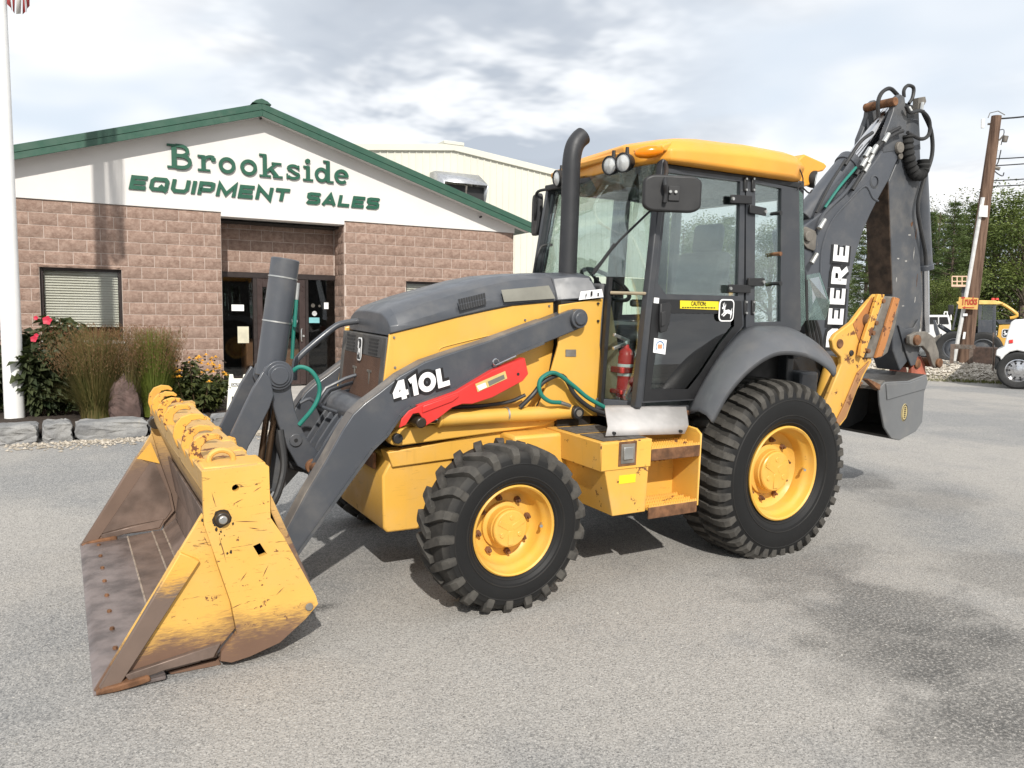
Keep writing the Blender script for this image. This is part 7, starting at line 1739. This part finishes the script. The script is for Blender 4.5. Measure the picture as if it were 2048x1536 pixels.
f3([(1912, 604), (1925, 600), (1990, 601), (2008, 607), (1998, 609), (1915, 609)], -.9, .9, 'cab_roof', plain('pale_yellow_roof', (.70, .50, .16), .5))
CF = f3([(1941, 672), (1941, 609), (1948, 609), (1946, 672)], -.85, .85, 'cab_pillar', M_GRY, bv=.01)
f3([(1955, 672), (1957, 609), (1964, 609), (1962, 672)], -.86, -.78, 'cab_pillar', M_GRY, bv=.01); f3([(1986, 672), (1986, 609), (1992, 609), (1992, 672)], -.86, .86, 'cab_pillar', M_GRY, bv=.01); f3([(1903, 660), (1914, 609), (1917, 609), (1907, 660)], -.86, .86, 'cab_pillar', M_GRY, bv=.01)
f3([(1908, 655), (1916, 610), (1941, 610), (1941, 655)], -.80, -.78, 'cab_pane', M_GLASSD, CF, 0); f3([(1964, 640), (1965, 610), (1986, 610), (1986, 640)], -.80, -.78, 'cab_pane', M_GLASSD, CF, 0)
f3([(1955, 671), (1957, 640), (1992, 640), (1992, 671)], -.84, .84, 'cab_lower', M_GRY); f3([(1920, 680), (1925, 650), (1950, 650), (1990, 672), (1990, 690), (1940, 692)], -.3, .3, 'cab_interior', M_BLK)
f3([(1938, 650), (1944, 650), (1944, 672), (1995, 672), (1998, 650), (2060, 648), (2075, 660), (2075, 690), (2000, 692), (1945, 690)], -.8, .8, 'rear_body', M_YEL)
f3([(1990, 640), (2040, 638), (2060, 647), (1998, 649)], -.7, .7, 'engine_hood', M_GRY)
f3([(1975, 676), (1998, 676), (1998, 694), (1978, 694)], -1.0, -.79, 'ladder_box', M_YEL)
m = MB(); m.tube([U3(1995, 604, -.8), U3(2012, 612, -.8), U3(2034, 628, -.8), U3(2030, 634, -.8), U3(2020, 636, -.8)], .06, 8, 2); m.build('handrail', M_YEL, WL_)
fr = smooth_path([U3(u, v, -1.1) for u, v in ((1888, 704), (1890, 692), (1900, 678), (1914, 670), (1926, 668))], 4)
m = MB(); m.strip([[p, p+V(0, .7, 0)] for p in fr]); m.strip([[p+V(0, -.002, 0), p+V(.35, -.002, -.35)] for p in fr]); o = m.build('front_fender', M_GRY, WL_); md = o.modifiers.new('s', 'SOLIDIFY'); md.thickness = .03
m = MB(); fr = smooth_path([U3(u, v, -1.1) for u, v in ((1943, 690), (1952, 680), (1966, 678), (1980, 686), (1986, 700))], 4); m.strip([[p, p+V(0, .6, 0)] for p in fr]); o = m.build('rear_fender', M_GRY, WL_); md = o.modifiers.new('s', 'SOLIDIFY'); md.thickness = .03
for u, v in ((1908, 712), (1965, 712)):
    for yy in (-.95, .95): p = U3(u, v, yy); vehicle_wheel(WL_, (p.x, yy, .62), .70, .5, rimmat=M_GRYW)
m = MB(); m.tube([U3(1905, 668, -.35), U3(1880, 652, -.4)], .09, 10); m.tube([U3(1884, 655, -.4), U3(1876, 650, -.4)], .06, 10); m.build('lift_ram', M_GRY, WL_)
f3([(1878, 690), (1868, 660), (1866, 640), (1872, 640), (1880, 668), (1900, 690)], -.5, -.4, 'lift_arm', M_GRY); f3([(1860, 680), (1880, 668), (1884, 695), (1866, 706)], -.9, .9, 'loader_bucket', M_DIRTY)
f3([(1946, 694), (1996, 694), (1992, 738), (1948, 728)], -.2, .2, 'under_shade_slab', M_BLK)  # black slab stands in for the shade beneath the loader body
p = U3(1902, 617, -.9); m = MB(); m.box(p.x-.1, p.x+.1, -.95, -.85, p.z-.25, p.z+.15); m.build('mirror', M_BLK, WL_, bevel=.03)
e0_ = U3(2003, 675, -.812); emblem(e0_, (1, 0, 0), (0, 0, 1), (0, -1, 0), .32, .34, WL_)
for u in (1986, 1994): p = U3(u, 600, -.5); m = MB(); m.cyl(p, p+V(0, 0, .08), .07, .05, 10); m.build('warning_lamp', M_RED, WL_)
# rusty skip under the loader
loc5, rot5, F5 = view_frame(1968, 27.)
RSK = MB(); U5 = lambda u, v, y=0.: F5.at(u, v, y=y)
RSK.prismv([U5(1941, 694), U5(1997, 696), U5(1996, 742), U5(1946, 738)], (0, 1.2, 0)); o = RSK.build('rusty_skip', plain('dark_rust', (.05, .030, .022), .8, .1, var=.4, vscale=6), bevel=.03); o.location = loc5; o.rotation_euler = (0, 0, rot5); tag(o, 'dark rusty steel skip between the wheel loader and the white truck', 'skip')
# white pickup behind
loc6, rot6, F6 = view_frame(1872, 36.); PU = thing('parked_pickup', 'white pickup cab half hidden behind the backhoe stick', 'pickup', loc6, (0, 0, rot6)); U6 = lambda u, v, y=0.: F6.at(u, v, y=y)
f6 = lambda pts, y0, y1, nm, mat, bv=.04: flat(pts, y0, y1, nm, mat, PU, U6, bv)
f6([(1838, 690), (1838, 660), (1846, 648), (1856, 630), (1898, 630), (1902, 650), (1902, 690)], -.9, .9, 'body', M_WHITE); f6([(1852, 648), (1860, 634), (1876, 634), (1876, 648)], -.93, -.9, 'side_window', M_BLK, .01); f6([(1879, 648), (1879, 634), (1895, 634), (1898, 648)], -.93, -.9, 'side_window', M_BLK, .01)
for u in (1848, 1892): p = U6(u, 690, -.9); vehicle_wheel(PU, (p.x, -.8, .38), .38, .25, rimmat=M_ZINC)
m = MB(); m.tube([U6(1888, 629, -.6), U6(1889, 624, -.6), U6(1902, 624, -.6), U6(1902, 640, -.6)], .03, 6); m.tube([U6(1895, 624, -.6), U6(1895, 640, -.6)], .03, 6); m.build('roof_rack', M_WHITE, PU)
# work platform basket on a mast
loc7, rot7, F7 = view_frame(1930, 40.); LP = thing('lift_platform', 'raised work platform basket with pale rails behind the pole', 'lift', loc7, (0, 0, rot7)); U7 = lambda u, v, y=0.: F7.at(u, v, y=y)
M_RAIL = plain('pale_orange_rail', (.72, .50, .36), .5)
m = MB()
for yy in (-.45, .45):
    for v in (553, 563): m.tube([U7(1904, v, yy), U7(1956, v, yy)], .03, 6)
    for u in (1904, 1914, 1924, 1934, 1945, 1956): m.tube([U7(u, 553, yy), U7(u, 573, yy)], .028, 6)
m.build('guard_rail', M_RAIL, LP)
flat([(1903, 569), (1957, 570), (1957, 574), (1903, 573)], -.5, .5, 'platform_deck', M_RAIL, LP, U7); flat([(1923, 574), (1938, 574), (1938, 735), (1923, 735)], -.2, .2, 'mast', M_GRYW, LP, U7); flat([(1905, 690), (1955, 690), (1955, 733), (1905, 733)], -.6, .6, 'base', M_YEL, LP, U7, .03)
# white truck at the right edge
loc4, rot4, F4 = view_frame(2034, 20.2, 0.); TK = thing('white_truck', 'white truck nose with chrome wheel at the right edge', 'truck', loc4, (0, 0, rot4)); U4 = lambda u, v, y=0.: F4.at(u, v, y=y)
arch = [(2000, 732), (2003, 722), (2010, 711), (2020, 704), (2034, 701), (2048, 704), (2058, 711), (2066, 722), (2070, 735)]
body = [(1991, 711), (1993, 700), (2008, 694), (2015, 664), (2022, 644), (2030, 639), (2110, 634), (2150, 560), (2260, 556), (2262, 735), (2100, 735)]+arch[::-1][:-1]+[(1999, 714)]
f4 = lambda pts, y0, y1, nm, mat, bv=.03: flat(pts, y0, y1, nm, mat, TK, U4, bv)
f4(body, -.55, 1.5, 'body', plain('white_truck_paint', (.72, .72, .72), .25, var=.01), .025)
f4([(1990, 712), (2000, 713), (1999, 742), (1988, 738)], -.5, 1.4, 'bumper', M_BLK, .03)
f4([(2018, 680), (2026, 679), (2026, 686), (2018, 687)], -.57, -.551, 'marker_lamp', M_RED, .005)
f4([(2150, 615), (2162, 566), (2230, 566), (2230, 615)], -.57, -.551, 'side_window', M_BLK, .01)
f4([(2003, 730), (2010, 712), (2034, 703), (2058, 712), (2066, 734)], -.30, -.28, 'wheel_well', M_BLK, 0)
p = U4(2036, 741, -.5); vehicle_wheel(TK, (p.x, -.42, .47), .47, .30, rimmat=M_STEEL, holes=10); vehicle_wheel(TK, (p.x, 1.3, .47), .47, .30, rimmat=M_STEEL); vehicle_wheel(TK, (p.x+4.2, -.42, .47), .47, .30, rimmat=M_STEEL)
